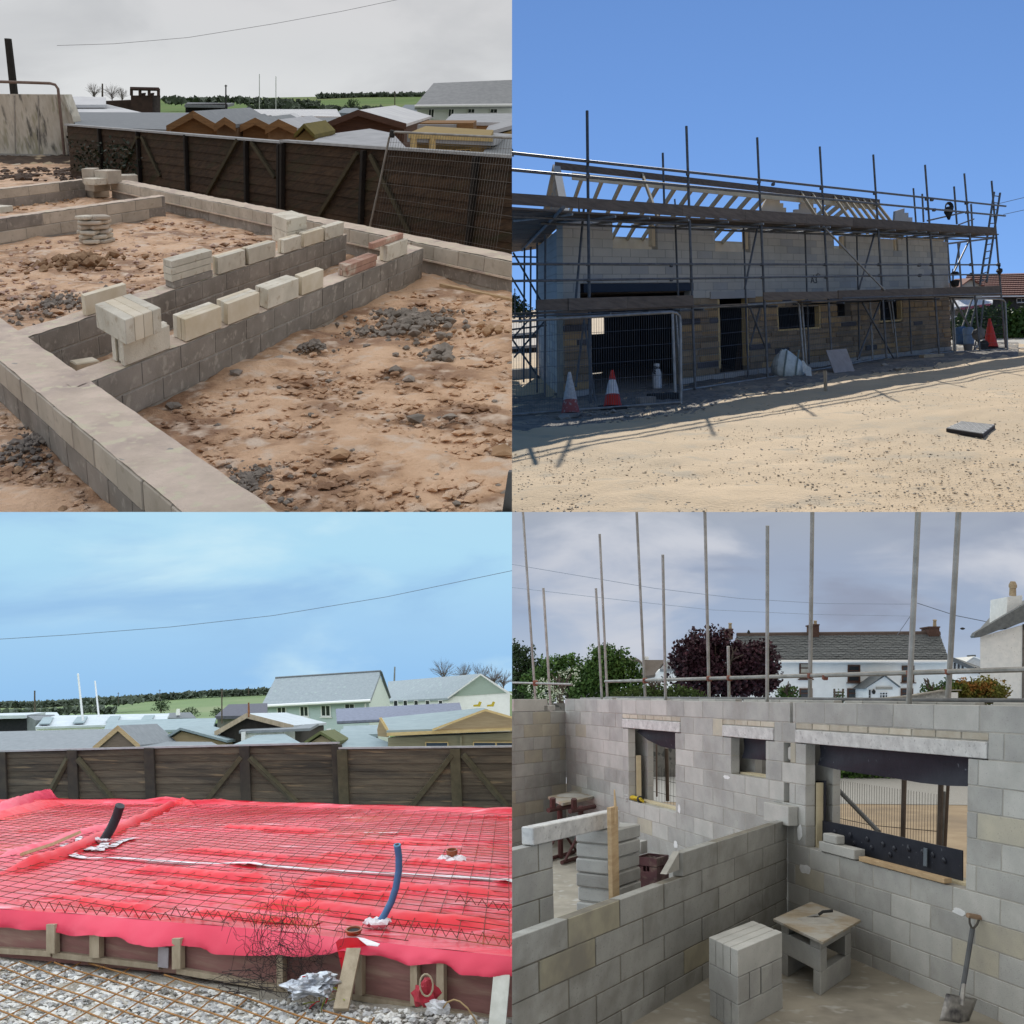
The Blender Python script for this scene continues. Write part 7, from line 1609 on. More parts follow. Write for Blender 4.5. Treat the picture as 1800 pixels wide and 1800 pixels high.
# inner gable and far gable tops
rq=Pl(fr,A2+gd*(TM+.6),A2+gd*(TM+.6)+fp_.e)
for pts,mt in (([(1335,385),(1338,368),(1347,350),(1354,347),(1371,346.5),(1371,357),(1377,357),(1377,365),(1382,365),(1382,373),(1387,373),(1387,385)],m_tb),([(1387.5,385),(1387.5,373),(1397,373),(1397,368),(1407,368),(1407,358),(1409,358),(1409,350),(1420,350),(1420,357),(1430,357),(1430,365),(1435,365),(1435,385)],m_tb2),([(1572,395),(1574,371),(1590,366),(1590,374),(1597,374),(1597,382),(1604,382),(1604,395)],m_tb2)):
    build('inner_gable',MB().prism([rq.px(*p) for p in pts],fr.M@Vector((gd.x*.25,gd.y*.25,0))),mt,parent=th_)
# yellow liners at openings
for W_,sl_ in ((DOOR,0),(WIN,1),(RW,1)):
    for a,b in ((W_[0],W_[0]+.12),(W_[1]-.12,W_[1])): build('opening_liner',boxpl(fp_,a+.003,b-.003,max(W_[2],0)+.05,W_[3]-.003,.03,.22),m_woody,parent=th_)
    if sl_: build('opening_liner',boxpl(fp_,W_[0]+.125,W_[1]-.125,W_[2]+.003,W_[2]+.08,.03,.22),m_woody,parent=th_)
for u in (U1,U2,U3,U4): build('window_post',boxpl(fp_,u[1]-.22,u[1]-.05,u[2]+.02,WE-.02,.06,.2),m_raf,parent=th_)
build('infill_blocks',boxpl(fp_,U4[0]+.02,U4[1]-.3,U4[2]+.01,WE-.03,.08,.2),m_tb,parent=th_)
# chalked mark on the wall
cu=bpy.data.curves.new('chalk_mark','FONT'); cu.body='A3'; cu.size=.36; cu.extrude=.004
tmp=bpy.data.objects.new('chalk_mark',cu); COL.objects.link(tmp); bpy.context.view_layer.update(); me=bpy.data.meshes.new_from_object(tmp); bpy.data.objects.remove(tmp)
mb=MB(); s0,w0_=fp_.at(1424.5,498); mb.add([fp_.P(s0+v.co.x*1.25,w0_+v.co.y,-.012-v.co.z) for v in me.vertices],[tuple(p.vertices) for p in me.polygons]); m_mark=M('dark_marker',(.05,.05,.055),(.07,.07,.07)); build('chalk_mark',mb,m_mark,parent=th_,norm=False)
s0,w0_=fp_.at(1426,489); build('chalk_scribble',MB().tube([fp_.P(s0+x,w0_+y,-.012) for x,y in ((0,0),(.15,.12),(.3,.0),(.42,.15),(.62,.02),(.66,.14),(.5,.18),(.35,.1))],.010,4),m_mark,parent=th_)
# ------------------------------------------------ scaffold
tsc=T('scaffold','grey tube scaffold with plank lifts wrapped round the house','scaffold',fp_.P(8,0,-1.6))
def tb(p,q,r,d,name='standard',d1=None,mat=None):
    a=fp_.px(*p,d); b=fp_.px(*q,d if d1 is None else d1); return build(name,MB().tube([a,b],r*(a.y+b.y)/2/F,8),mat or m_galvd,parent=tsc)
DO,DI=-1.75,-.55
for p,q,r in (((1032,195),(1038,722),2.7),((1206.5,222),(1222,684),2.4),((1331,242),(1349.5,664),2.2),((1441,258),(1462.5,640),2.0),((1535,272),(1558.5,630),1.9),((1626,290),(1651,622),1.8),((1695,305),(1722.5,619),1.7),((1743,318),(1768.5,620),1.7)): tb(p,q,r,DO)
for p,q,r in (((1165,269),(1168,375),2.0),((1187,386),(1192,520),1.9),((1307,397),(1315,664),1.7),((1415,407),(1422.5,640),1.6),((1506,412),(1511,630),1.5),((1594,415),(1602,622),1.5),((1605.5,331),(1610,390),1.6),((1017,358),(1018,372),1.8),((1186,350),(1187,362),1.5),((958.5,413),(957.5,698),2.0)): tb(p,q,r,DI)
for X0,Y0,X1,Y1,d in ((1621,341,1623.5,390,4),(1677,328,1682,394,3),(1707,359,1709,398,3),(944,428,944,690,1.5),(933,434,932,672,4),(922,436,920.5,672,5),(1662,420,1667,508,1.5),(1665,420,1671,508,3),(1684,428,1690,505,4),(900,262,902,275,-1.0)): tb((X0,Y0),(X1,Y1),1.7,d)
for p,q,r in (((894,268.5),(1768,362.5),2.0),((894,298),(1767,379.5),2.0),((894,464),(1757,465.5),1.7),((894,494),(1757,482),1.6),((894,557),(1215,545),1.6),((1480,524),(1760,516),1.5)): tb(p,q,r,DO-.08,'ledger')
for p,q,r in (((894,580),(960,572),1.6),((1660,429),(1752,418),1.6),((1630,388),(1700,372),1.4),((1685,395),(1712,385),1.2),((894,451),(945,452),1.4)): tb(p,q,r,1.0,'ledger')
for p,q,r,d in (((1027,358),(1012,528),2.2,DI),((1027,562),(1012,680),2.0,DI),((1027,562),(1047,712),2.0,DO+.2),((902,444),(950,528),1.7,2),((896,482),(925,530),1.6,3),((896,590),(948,665),1.8,2),((904,628),(957,565),1.7,2.5),((896,600),(930,562),1.5,3),((1333,392),(1309,508),1.8,DO+.3),((1318,540),(1347,614),1.7,DO+.3),((1336,540),(1318,610),1.7,DO+.4),((1447,398),(1555,510),1.7,DO-.15),((1538,408),(1510,508),1.6,DO+.3),((1516,532),(1571,630),1.6,DO+.3),((1548,528),(1507,632),1.6,DO+.4),((1711,408),(1677,478),1.6,2),((1688,425),(1678,475),1.5,3),((1675,525),(1728,615),1.8,1.0),((1709,525),(1680,608),1.7,2.0),((1718,525),(1706,575),1.6,2),((1729,528),(1720,618),1.6,3)): tb(p,q,r,d,'brace',mat=m_galv if p==(1447,398) else None)
for X,Y in ((1034,284),(1209,306),(1334,320),(1444,331),(1538,340),(1629,350),(1699,357),(1034,309),(1209,327),(1539,359),(1630,367),(1700,373),(1033,465),(1215,465),(1339,465),(1450,465),(1545,465),(1637,465),(1707,465),(1755,465),(1034,493),(1215,490),(1340,488),(1452,487),(1547,484),(1639,483),(1708,482),(1359,324),(1638,351),(1642,369),(1180,467),(1180,492),(1616,466),(1617,484)):
    c=fp_.px(X,Y,DO-.1); k=3.0*c.y/F; build('coupler',MB().chbox(c-Vector((k,k,k*.8)),Vector((2*k,0,0)),Vector((0,2*k,0)),Vector((0,0,1.6*k)),k*.3),m_galvd,parent=tsc)
# plank lifts
def plankband(pts_top,pts_bot,d,name,mat,th=.05):
    for (a,b),(c,e) in zip(zip(pts_top[:-1],pts_top[1:]),zip(pts_bot[:-1],pts_bot[1:])):
        a_,b_,c_,e_=fp_.px(*a,d),fp_.px(*b,d),fp_.px(*c,d),fp_.px(*e,d); g=(b_-a_)*.0015
        build(name,MB().prism([c_+g,e_-g,b_-g,a_+g],fp_.P(0,0,th)-fp_.P(0,0,0)),mat,parent=tsc)
plankband([(890,338.5),(1017,347),(1200,360),(1310,368),(1418,376),(1500,382),(1620,391),(1752,400)],[(890,358.5),(1017,366.5),(1200,380),(1310,387),(1418,393),(1500,397.5),(1620,404),(1752,411)],DO-.13,'toe_board',m_plank)
wd=fp_.at(1200,381,DO-.13)[1]; wd2=fp_.at(1700,407,DO-.13)[1]
dk=lambda s: wd+(wd2-wd)*(s-fs_(1200,381))/(fs_(1700,407)-fs_(1200,381))-.03
sa,sb=fp_.at(890,360,DO)[0],fp_.at(1752,411,DO)[0]
for k in range(6):
    d0=DO-.1+k*.26; x=sa
    while x<sb:
        x1=min(x+ru(4.2,5.2),sb); build('deck_plank',MB().hexa([fp_.P(x+.01,dk(x),d0),fp_.P(x1-.01,dk(x1),d0),fp_.P(x1-.01,dk(x1),d0+.235),fp_.P(x+.01,dk(x),d0+.235)],[fp_.P(x+.01,dk(x)+.05,d0),fp_.P(x1-.01,dk(x1)+.05,d0),fp_.P(x1-.01,dk(x1)+.05,d0+.235),fp_.P(x+.01,dk(x)+.05,d0+.235)]),m_plank,parent=tsc); x=x1
for X in (985,1061,1121,1190,1260,1322,1378,1421,1440,1475,1522,1555,1593,1610,1631,1660,1688,1713):
    s=fp_.at(X,395,DO)[0]; build('transom',MB().tube([fp_.P(s,dk(s)-.07,DO-.42),fp_.P(s,dk(s)-.07,-.08)],.034,8),m_galv,parent=tsc)
build('deck_ledger',MB().tube([fp_.P(sa,dk(sa)-.14,DO+.06),fp_.P(sb,dk(sb)-.14,DO+.06)],.034,8),m_galvd,parent=tsc); build('deck_ledger',MB().tube([fp_.P(sa+2.5,dk(sa)-.14,DI),fp_.P(sb,dk(sb)-.14,DI)],.034,8),m_galvd,parent=tsc)
# deck round the left gable, seen from below
wl=dk(fp_.at(950,360,DO)[0])
L0,L1=fr.at(880,366,w=wl),fr.at(1004,374,w=wl); M0,M1=fr.at(880,446,w=wl),fr.at(944,438,w=wl)
for k in range(9):
    a,b=k/9,(k+.93)/9; build('deck_plank',MB().prism([fr.P(*L0.lerp(M0,a)),fr.P(*L1.lerp(M1,a)),fr.P(*L1.lerp(M1,b)),fr.P(*L0.lerp(M0,b))],fr.W*.05),m_plank,parent=tsc)
build('transom',MB().tube([fr.W_at(990,365,w=wl-.1),fr.W_at(918,440,w=wl-.1)],.05,8),m_galvd,parent=tsc)
# lower lift
plankband([(944,527),(1000,524.5)],[(944,546.5),(1000,545)],DO-.05,'toe_board',m_plank); plankband([(1000,524.5),(1103,521.5),(1219,519)],[(1000,545),(1103,542.5),(1219,537)],DO-.09,'toe_board',m_plank)
plankband([(1343,513.5),(1473,512)],[(1343,528),(1473,524.5)],DO-.07,'toe_board',m_plank); plankband([(1474,510.5),(1620,507),(1640,506),(1758,502)],[(1474,525),(1620,522),(1640,521),(1758,517.5)],DO-.10,'toe_board',m_plank)
w2=fp_.at(1100,545,DO)[1]-.02; sa2,sb2=fp_.at(944,546,DO)[0],fp_.at(1758,517,DO)[0]
w3=fp_.at(1700,519,DO)[1]-.02; dk2=lambda s: w2+(w3-w2)*(s-sa2)/(sb2-sa2)
for k in range(4):
    d0=DO-.05+k*.26
    for x,x1 in ((sa2,fs_(1230,530)),(fs_(1345,522),fs_(1475,520)),(fs_(1476,520),fs_(1620,515)),(fs_(1622,515),sb2)):
        build('deck_plank',MB().hexa([fp_.P(x,dk2(x),d0),fp_.P(x1,dk2(x1),d0),fp_.P(x1,dk2(x1),d0+.235),fp_.P(x,dk2(x),d0+.235)],[fp_.P(x,dk2(x)+.05,d0),fp_.P(x1,dk2(x1)+.05,d0),fp_.P(x1,dk2(x1)+.05,d0+.235),fp_.P(x,dk2(x)+.05,d0+.235)]),m_plank,parent=tsc)
for X in (1058,1126,1181,1222,1352,1470,1560,1640,1700):
    s=fp_.at(X,540,DO)[0]; build('transom',MB().tube([fp_.P(s,dk2(s)-.06,DO-.3),fp_.P(s,dk2(s)-.06,-.05)],.034,8),m_galvd,parent=tsc)
# ladder
tl=T('ladder','dark ladder rising through the right end of the scaffold','ladder',fp_.px(1723,502,-.9))
a0,a1=fp_.px(1747.5,338,-.9),fp_.px(1722.5,501,-.9); b0,b1=fp_.px(1758,339.5,-.9),fp_.px(1734,496,-.9)
for p,q in ((a0,a1),(b0,b1)): build('stile',MB().tube([p,q],.055,6),m_galvd,parent=tl)
for k in range(13): t=(k+.5)/13; build('rung',MB().tube([a0.lerp(a1,t),b0.lerp(b1,t)],.026,6),m_galvd,parent=tl)
# hanging bag and gear
t=T('hanging_tool_bag','black bag and cables hung on the right scaffold rail','bag',fp_.px(1668,372,-.4)); c=fp_.px(1668,386,-.4); k=c.y/F
build('bag',MB().lathe(c,fr.W,[(k*2,0),(k*5,k*8),(k*8,k*14),(k*7,k*20),(k*3,k*23)],10),m_rubber,parent=t)
for j in range(5): build('cable_loop',MB().tube([c+fr.W*k*(22+5*math.sin(a)*(1+j*.2))+fr.U*k*(4*math.cos(a)*(1+.2*j)+j-1)+fr.V*j*.02 for a in [6.28*i/10 for i in range(11)]],k*.9,4),m_rubber,parent=t)
# ------------------------------------------------ mesh fence panels
m_wire=M('fence_wire',(.13,.133,.14),(.09,.093,.10),metal=.4,rough=.5)
def panel(tl_,tr__,bl_,br_,label,legs=(),n=60,corner=True,feet=True):
    A=fr.at(*bl_); B=fr.at(*br_); pl=Pl(fr,A,B); t=T('site_fence',label,'fence',pl.P(pl.L/2,0,0),'mesh fence panels along the front')
    P=lambda p: pl.px(*p); a,b,c,d=P(tl_),P(tr__),P(br_),P(bl_); r=.038
    h=(b-c); x=(b-a).normalized()
    if corner: build('frame_tube',MB().tube([d,a-(a-d)*.0+x*.0,a.lerp(b,.5),b-x*.30,b-x*.12-h.normalized()*.03,b-x*.02-h.normalized()*.12,b-h.normalized()*.35,c],r,8),m_galv,parent=t)
    build('bottom_rail',MB().tube([d+h.normalized()*.06,c+h.normalized()*.06],r*.85,8),m_galv,parent=t)
    mb=MB()
    for i in range(1,n): mb.tube([d.lerp(c,i/n)+h.normalized()*.05,a.lerp(b,i/n)-h.normalized()*.03],.0048,3,cap=False)
    for w_ in (.16,.33,.5,.66,.83): mb.tube([d.lerp(a,w_),c.lerp(b,w_)],.006,3,cap=False)
    tag(build('wire_mesh',mb,m_wire,parent=t),kind='stuff')
    for p,q in legs: build('leg',MB().tube([P(p),P(q)],r,8),m_galv,parent=t)
    return t
panel((880,566),(1196,548),(880,735),(1197,711),'mesh fence panel with rounded corner before the garage opening',[((1182,552),(1187,690))],74)
panel((1187,544),(1404,530),(1199,690),(1414,657),'mesh fence panel before the door and big bag',[],70)
panel((1409,530),(1562,524),(1419,656),(1575,628),'mesh fence panel before the right windows',[((1529,525),(1534,634))],60)
panel((1567,524),(1672,523),(1578,629),(1677,621),'mesh fence panel before the house corner',[],44)
panel((1675,523.5),(1767,526),(1680,621),(1771,616),'mesh fence panel at the right end before the mixer',[],40)
# ------------------------------------------------ site things
q=fr.at(1003,731); c=cone(fr,fr.P(q.x,q.y,.0),1.06,.24,'faded scuffed traffic cone on a flat slab at the left',[m_conef,m_conewf,m_conewf,m_rubber],slab=False,lean=(-.015,0))
s_=fr.W*.0; build('base',MB().prism([fr.W_at(X,Y,w=.02) for X,Y in ((979,737),(1014,733),(1024,726),(993,729))],fr.W*.07),m_rub,parent=c)
q=fr.at(1077,718); cone(fr,fr.P(q.x,q.y,0),.98,.25,'bright red and white traffic cone before the dark garage',[m_cone,m_conew,m_cone,m_rubber])
q=fr.at(1155,684); t=T('gas_bottle','white gas bottle with black hose coiled round it','gas bottle',fr.P(*q)); k=fr.P(*q).y/F
build('bottle',MB().lathe(fr.P(*q),fr.W,[(7*k,0),(8*k,2*k),(8*k,28*k),(7*k,34*k),(4*k,38*k),(3.5*k,39*k),(5*k,40*k),(5*k,45*k),(3*k,45*k)],16),m_conew,parent=t)
build('hose',MB().tube([fr.P(*q)+fr.W*k*(26+9*math.sin(a*1.0)+a*.5)+fr.U*k*8.6*math.cos(a*1.3)-fr.V*k*8.4*abs(math.sin(a*.65)) for a in [i*.5 for i in range(22)]],k*1.0,5),m_rubber,parent=t)
# bulk bag
q=fr.at(1392,664); t=T('bulk_bag','slumped white bulk bag of sand by the wall','bulk bag',fr.P(*q)); k=fr.P(*q).y/F; rows=[]
prof=((0,22,0),(6,29,0),(16,30,0),(26,27,-2),(34,20,-4),(42,11,-6),(48,4,-7))
for (h_,r_,ox) in prof:
    rows.append([fr.P(*q)+fr.W*k*h_*(1+.06*noise.noise(Vector((i*.8,h_*.1,1))))+fr.U*k*(ox+r_*math.cos(a)*(1+.13*noise.noise(Vector((math.cos(a)*2,math.sin(a)*2,h_*.12)))))+fr.V*k*(r_*.8*math.sin(a)+22) for i,a in enumerate([6.283*i/22 for i in range(23)])])
build('sack',MB().grid(rows),M('woven_white_sack',(.60,.66,.66),(.45,.51,.51),sc=5,bump=.4,bsc=8),parent=t,smooth=True)
for ox in (-12,9): build('lifting_strap',MB().tube([fr.P(*q)+fr.U*k*(ox+x)+fr.W*k*h_+fr.V*k*(y) for x,h_,y in ((-3,2,-2),(-1,20,-3),(4,36,4),(9,46,16))],k*1.6,4),M('grey_green_strap',(.20,.26,.25),(.16,.2,.2)),parent=t)
build('loose_flap',MB().grid([[fr.P(*q)+fr.U*k*(18+i*4)+fr.V*k*(-4+3*math.sin(i*1.7+j))+fr.W*k*(30-i*4-j*5+2*math.sin(i*2.1)) for i in range(5)] for j in range(5)]),M('white_sack_flap',(.62,.66,.66),(.5,.54,.54)),parent=t,smooth=True)
O('leaning_slab',MB().prism([fr.W_at(1467,657,w=.0),fr.W_at(1503,653,w=.0),fr.P(*(fr.at(1503,653)+Vector((-.16,.35,.78)))),fr.P(*(fr.at(1467,657)+Vector((-.16,.35,.78))))],fr.V*.06),M('pinkish_grey_slab',(.36,.32,.30),(.29,.26,.245),sc=4,bump=.3),'pinkish grey slab leaning before the house front','slab')
O('marker_post',MB().tube([fr.W_at(1451.5,688),fr.P(*(fr.at(1451.5,688)+Vector((0,0,.56))))],.055,4),m_stake,'short grey marker post standing in the shaded rubble','post')
q=fr.at(1142,712); O('concrete_block',MB().chbox(fr.P(q.x-.25,q.y,0),fr.M@Vector((.45,.1,0)),fr.M@Vector((-.1,.22,0)),fr.W*.2,.02),m_rub,'grey block on the ground under the garage fence panel','block')
q=fr.at(1178,704); O('fence_foot',MB().chbox(fr.P(q.x-.5,q.y-.1,.0),fr.M@Vector((.85,.25,0)),fr.M@Vector((-.12,.35,0)),fr.W*.18,.03),m_rubber,'dark rubber fence foot beside the rounded panel corner','fence foot')
q=fr.at(1650,629); O('pale_timber_block',MB().chbox(fr.P(q.x-.6,q.y,.0),fr.M@Vector((1.1,.6,0)),fr.M@Vector((-.1,.3,0)),fr.W*.13,.02),m_stake,'pale timber block under the right fence panels','timber')
for X,Y in ((1565,600),): pass
q=fr.at(1345,655); t=T('leaning_boards','dark boards leaning beside the doorway','boards',fr.P(q.x,q.y,0))
for k in range(3): a=fr.P(q.x-.7-.22*k,q.y-.1,.0); build('board',MB().hexa([a,a+fr.U*.2,a+fr.U*.2+fr.V*.04,a+fr.V*.04],[a+fr.W*1.1+fr.V*.4+fr.U*.25,a+fr.W*1.1+fr.V*.4+fr.U*.42,a+fr.W*1.1+fr.V*.44+fr.U*.42,a+fr.W*1.1+fr.V*.44+fr.U*.25]),m_woodg,parent=t)
# inspection cover
CW=.075
c4=[fr.at(X,Y,w=CW) for X,Y in ((1663,752),(1728,762),(1749,746),(1690,740))]
t=T('inspection_cover','square steel chequered inspection cover raised above the sandy ground','inspection cover',fr.P(c4[0].x,c4[0].y,0))
build('frame',MB().prism([fr.P(p.x,p.y,CW-.012) for p in c4],fr.M@Vector((0,0,-CW+.01))),M('dark_iron',(.035,.03,.028),(.05,.042,.038),rough=.7),parent=t)
ctr=sum(c4,Vector())/4; top=[ctr.lerp(p,.97) for p in c4]
build('plate',MB().prism([fr.P(p.x,p.y,CW) for p in top],fr.W*-.012),M('steel_chequer_plate',(.30,.30,.29),(.22,.22,.21),sc=6,rough=.5,metal=.4),parent=t)
mb=MB()
for i in range(12):
    for j in range(9):
        p=top[0].lerp(top[1],(i+.5)/12).lerp(top[3].lerp(top[2],(i+.5)/12),(j+.5)/9); d=Vector(((.02,.02)[0]*(1 if (i+j)%2 else -1),.05,0)); e=Vector((.014,0,0))
        mb.prism([fr.P(*(p-d)),fr.P(*(p+e)),fr.P(*(p+d)),fr.P(*(p-e))],fr.W*.008)
tag(build('chequer_bump',mb,m_galv,parent=t),kind='stuff')
# mixer, barrels, cone at the right end
q=fr.at(1742,614); cone(fr,fr.P(q.x,q.y,0),1.45,.34,'tall red traffic cone beside the mixer at the right',[m_cone,m_cone,m_cone,m_rubber])
m_bb=M('blue_plastic',(.05,.13,.28),(.04,.10,.22),rough=.45)
for X,Y,l in ((1690,606,'left blue plastic barrel behind the right fence panel'),(1703,607,'right pale blue plastic barrel behind the right fence panel')):
    q=fr.at(X,Y); k=fr.P(*q).y/F; t=T('plastic_barrel',l,'barrel',fr.P(*q),'blue barrels by the mixer'); build('barrel',MB().lathe(fr.P(*q),fr.W,[(8*k,0),(9*k,3*k),(9*k,14*k),(8.5*k,15*k),(9*k,16*k),(9*k,28*k),(8*k,31*k),(7*k,31*k)],14),m_bb if X<1695 else M('pale_blue_plastic',(.16,.24,.36),(.12,.19,.29)),parent=t)
q=fr.at(1724,616); k=fr.P(*q).y/F; b=fr.P(*q); t=T('cement_mixer','small cement mixer with wheel behind the right fence panel','mixer',b)
build('drum',MB().lathe(b+fr.W*k*20-fr.U*k*9,fr.U*.5+fr.W*.8-fr.V*.2,[(5*k,0),(10*k,5*k),(11*k,11*k),(7*k,19*k),(7*k,21*k)],14),M('mixer_grey',(.22,.22,.21),(.15,.15,.145),sc=4),parent=t)
build('wheel',MB().lathe(b+fr.W*k*9+fr.U*k*4-fr.V*.1,fr.V,[(3*k,-k),(8*k,-k),(9*k,0),(8*k,k),(3*k,k)],18),m_rubber,parent=t)
for dx in (-12,4): build('leg',MB().tube([b+fr.U*k*dx,b+fr.U*k*(dx*.3-3)+fr.W*k*20],k*1.2,6),m_galvd,parent=t)
build('handle',MB().tube([b+fr.U*k*-2+fr.W*k*26,b+fr.U*k*4+fr.W*k*30,b+fr.U*k*9+fr.W*k*36],k*1.1,6),m_galv,parent=t)
q=fr.at(1702,619); k=fr.P(*q).y/F; O('bucket',MB().lathe(fr.P(*q),fr.W,[(6*k,0),(7.5*k,12*k),(8*k,12.5*k),(7*k,12.5*k)],14),M('grey_tub',(.20,.19,.18),(.15,.145,.14)),'grey tub standing before the blue barrels','tub')
# ------------------------------------------------ beyond the house, right
VB=fr.at(1790,598)[1]+3
q=fr.at(1760,600,v=VB)
t=T('hedge','dense clipped hedge behind the right end of the scaffold','hedge',fr.P(q.x,VB,0))
BLs=[]
for X,Y,rx,ry in ((1700,577,30,24),(1735,572,34,28),(1770,570,34,30),(1810,572,36,30),(1740,551,14,8),(1755,590,50,14),(1800,592,40,14)):
    c=fr.at(X,Y,v=VB); kk=v_y(fr,X,Y,VB)/F; BLs.append(((c.x,VB+ru(0,.6),c.z),(rx*kk,1.2,ry*kk)))
build('foliage',foliage(fr,BLs,6500,.14,.6,.5),m_green,parent=t); build('stems',trunk(fr,q.x,VB,0,1.2,.06,6,1.5,1),m_bark,parent=t)
ST('gravel_strip',MB().poly([fr.W_at(X,Y,w=.02) for X,Y in ((1655,612),(1830,612),(1830,594),(1660,597))]),M('pale_gravel_strip',(.50,.47,.41),(.40,.37,.32),sc=4,bump=.5))
VC=VB+9
t=T('bungalow','bungalow with red tiled roof and dark boarded wall behind the hedge','house',fr.W_at(1760,560,v=VC))
build('wall',MB().prism(pxpoly(fr,[(1700,600),(1840,600),(1840,518),(1700,520)],VC),back(fr,5)),M('dark_boarded_wall',(.055,.055,.055),(.04,.04,.04),st=(6,6,1),sc=2),parent=t)
m_tile=M('red_clay_tile',(.28,.115,.08),(.19,.08,.06),sc=7,rv=.2); 
lo0,lo1=fr.at(1688,521,v=VC-.5),fr.at(1850,519,v=VC-.5); hi0,hi1=fr.at(1700,483.5,v=VC+4),fr.at(1850,480,v=VC+4)
for j in range(11):
    t0,t1=j/11,(j+1)/11+.01; A0,A1=lo0.lerp(hi0,t0),lo1.lerp(hi1,t0); B0,B1=lo0.lerp(hi0,t1),lo1.lerp(hi1,t1); mb=MB(); n=34
    for i in range(n):
        a,b=i/n,(i+.94)/n; q4=[A0.lerp(A1,a),A0.lerp(A1,b),B0.lerp(B1,b),B0.lerp(B1,a)]; mb.prism([fr.P(p.x,p.y,p.z+(.11 if k<2 else .03)) for k,p in enumerate(q4)],fr.W*-.05)
    build('tile_course',mb,m_tile,parent=t)
build('roof_deck',MB().prism([fr.P(*p) for p in (lo0,lo1,hi1,hi0)],fr.W*-.1),m_tile,parent=t)
window(t,1787,524,1804,532,VC-.05,m_framew,2,1); build('fascia',MB().prism(pxpoly(fr,[(1688,523),(1850,521),(1850,518.5),(1688,520.5)],VC-.6),back(fr,.1)),m_framew,parent=t)
t=T('gable_cottage','pale gabled building end just right of the house','building',fr.W_at(1708,500,v=VC-2)); build('wall',MB().prism(pxpoly(fr,[(1690,600),(1726,600),(1726,503),(1708,491),(1690,503)],VC-2),back(fr,2)),M('pale_grey_gable',(.46,.45,.42),(.4,.39,.36)),parent=t)
for a,b in (((1686,506),(1708,490)),((1708,490),(1731,504))): build('roof',MB().prism(pxpoly(fr,[a,b,(b[0],b[1]-1.6),(a[0],a[1]-1.6)],VC-2.3),back(fr,2.5)),m_tile,parent=t)
t=T('car_port','low pale roof and pink fascia seen through the scaffold','building',fr.W_at(1705,560,v=VC-3.5)); build('roof',MB().prism(quadpx(fr,[(1672,540,VC-4),(1745,532,VC-4),(1745,526,VC-2.4),(1672,528,VC-2.4)]),fr.W*-.1),m_white,parent=t); build('fascia',MB().prism(pxpoly(fr,[(1690,545),(1742,538),(1742,533.5),(1690,540.5)],VC-4.1),back(fr,.1)),M('pink_fascia',(.42,.12,.18),(.36,.1,.15)),parent=t); build('wall',MB().prism(pxpoly(fr,[(1672,600),(1742,600),(1742,541),(1672,546)],VC-3.4),back(fr,.2)),M('plain_grey_wall',(.20,.19,.19),(.15,.145,.145)),parent=t)  # wall under the car port roof is one even grey
def van(X0,X1,Y0,Y1,v,label):
    a=fr.at(X0,Y1,v=v); b=fr.at(X1,Y0,v=v); L=b.x-a.x; H=b.z-a.z; t=T('parked_van',label,'van',fr.P(a.x+L/2,v,a.z)); P=lambda x,z_,d=0: fr.P(a.x+L*x,v+d,a.z+H*z_)
    build('body',MB().prism([P(0,.15),P(1,.15),P(1,.5),P(.86,.55),P(.72,1),P(.04,1),P(0,.8)],back(fr,1.7)),M('white_van_paint',(.72,.73,.74),(.68,.69,.70),rough=.3),parent=t); build('side_window',MB().prism([P(.5,.58,-.02),P(.83,.58,-.02),P(.71,.92,-.02),P(.5,.92,-.02)],back(fr,.02)),m_glass,parent=t)
    for x in (.18,.8): build('wheel',MB().lathe(P(x,.14,-.05),fr.V,[(H*.05,-.05),(H*.15,-.05),(H*.16,.08),(H*.15,.2)],14),m_rubber,parent=t)
van(1540,1590,538,570,fr.at(1560,600)[1]+14,'white van glimpsed through the right window opening')
van(1676,1702,556,586,VC-6,'white van glimpsed behind the blue barrels')
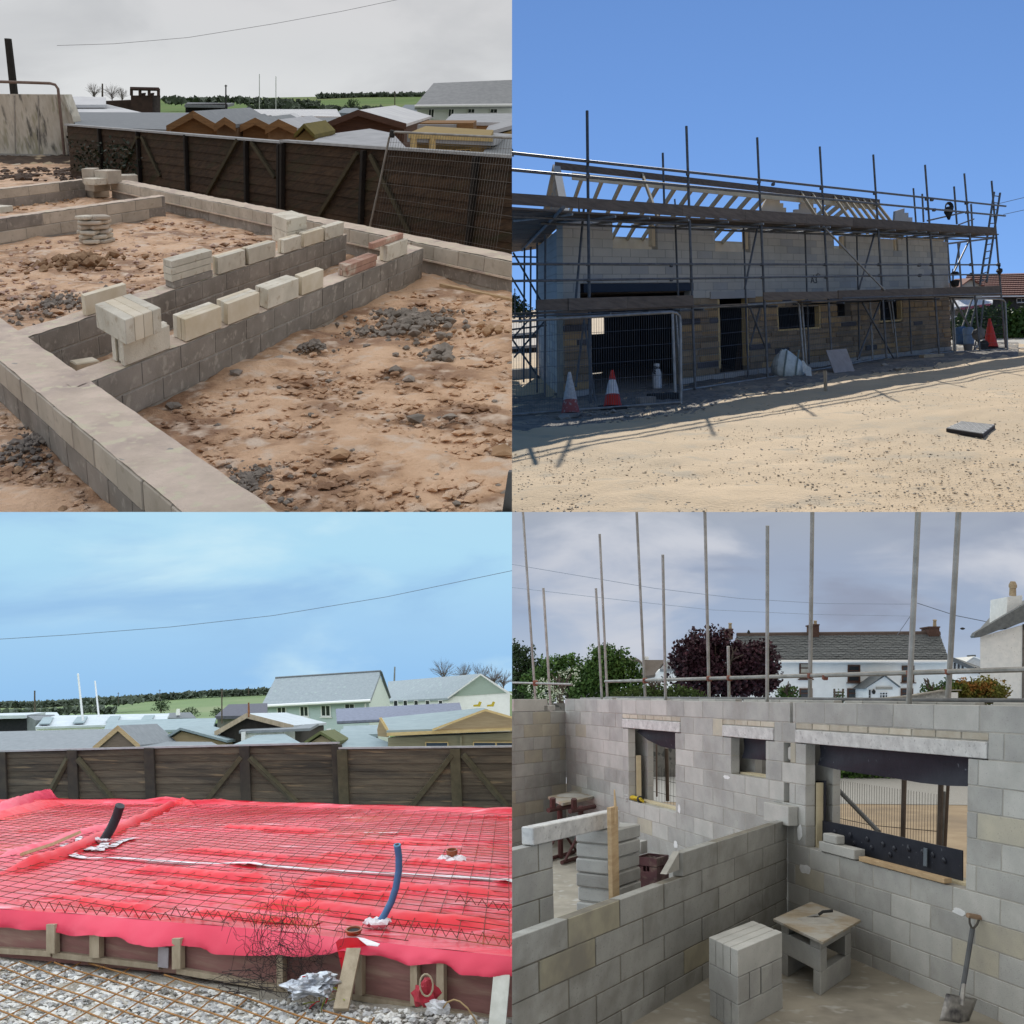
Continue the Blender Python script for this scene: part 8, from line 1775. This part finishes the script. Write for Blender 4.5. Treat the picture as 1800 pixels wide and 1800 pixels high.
# rail with machine parts on the lower lift at the right corner
t=T('mortar_tub','dark tub and tools on the lower plank lift at the house corner','tub',fp_.px(1680,500,-.4)); c=fp_.px(1679,503,-.4); k=c.y/F; build('tub',MB().lathe(c,fr.W,[(6*k,0),(8*k,9*k),(8.5*k,9*k),(7*k,8*k)],12),m_rubber,parent=t)
for dx,h_ in ((-6,30),(-4,26)): build('tool_handle',MB().tube([c+fr.U*k*dx,c+fr.U*k*(dx+3)+fr.W*k*h_],k*.9,5),m_woodg,parent=t)
build('rag',MB().rock(c+fr.W*k*22+fr.U*k*1,k*7,.8,fr),m_rubber,parent=t)
O('hanging_clamp_bundle',MB().rock(fp_.px(1757,477,DO-.2),.16,1.1,fr).rock(fp_.px(1756,468,DO-.2),.10,1.2,fr),m_rubber,'dark bundle of clamps hung on the end standard','clamps')
wire(fr,[(1755,358),(1780,352),(1805,346)],VC,.5,'upper cable leaving the scaffold end to the right',M('cable_dark',(.08,.1,.12),(.07,.09,.11))); wire(fr,[(1764,377),(1805,368)],VC,.5,'lower cable leaving the scaffold end to the right',M('cable_dark_lower',(.08,.1,.12),(.07,.09,.11)))
# ------------------------------------------------ beyond the house, left
VL=fr.at(910,650)[1]+16
tree(fr,915,570,VL+20,[(905,540,20,16),(925,548,16,12),(893,535,20,18)],m_dgreen,1500,2.6,'dark bushy tree beyond the left scaffold')
pole(905,560,507,VL+10,1.0,'street lamp at the left edge beyond the scaffold',m_galvd,2.0,cat='street lamp',name='street_lamp')
m_bei=M('beige_shed_roof',(.60,.53,.44),(.52,.46,.38),sc=2)
for l,pts in (('upper pale shed roof beyond the left scaffold',[(860,590,VL+8),(946,583,VL+8),(946,566,VL+14),(860,570,VL+14)]),('lower pale shed roof beyond the left scaffold',[(860,612,VL),(944,606,VL),(944,594,VL+6),(860,598,VL+6)])):
    t=T('shed_roof',l,'shed',fr.W_at(905,pts[0][1]+8,v=pts[0][2])); build('roof',sheet(fr,pts,.15),m_bei,parent=t); build('wall',MB().prism(pxpoly(fr,[(862,pts[0][1]+40),(943,pts[0][1]+36),(943,pts[1][1]+1),(862,pts[0][1]+1)],pts[0][2]+.3),back(fr,.3)),m_dkb,parent=t)
t=T('low_kerb_wall','pale low block kerb beyond the left scaffold','wall',fr.W_at(915,668)); build('wall',MB().prism([fr.W_at(890,668),fr.W_at(944,664),fr.P(*(fr.at(944,664)+Vector((0,0,.35)))),fr.P(*(fr.at(890,668)+Vector((0,0,.35))))],back(fr,.3)),m_tb,parent=t)
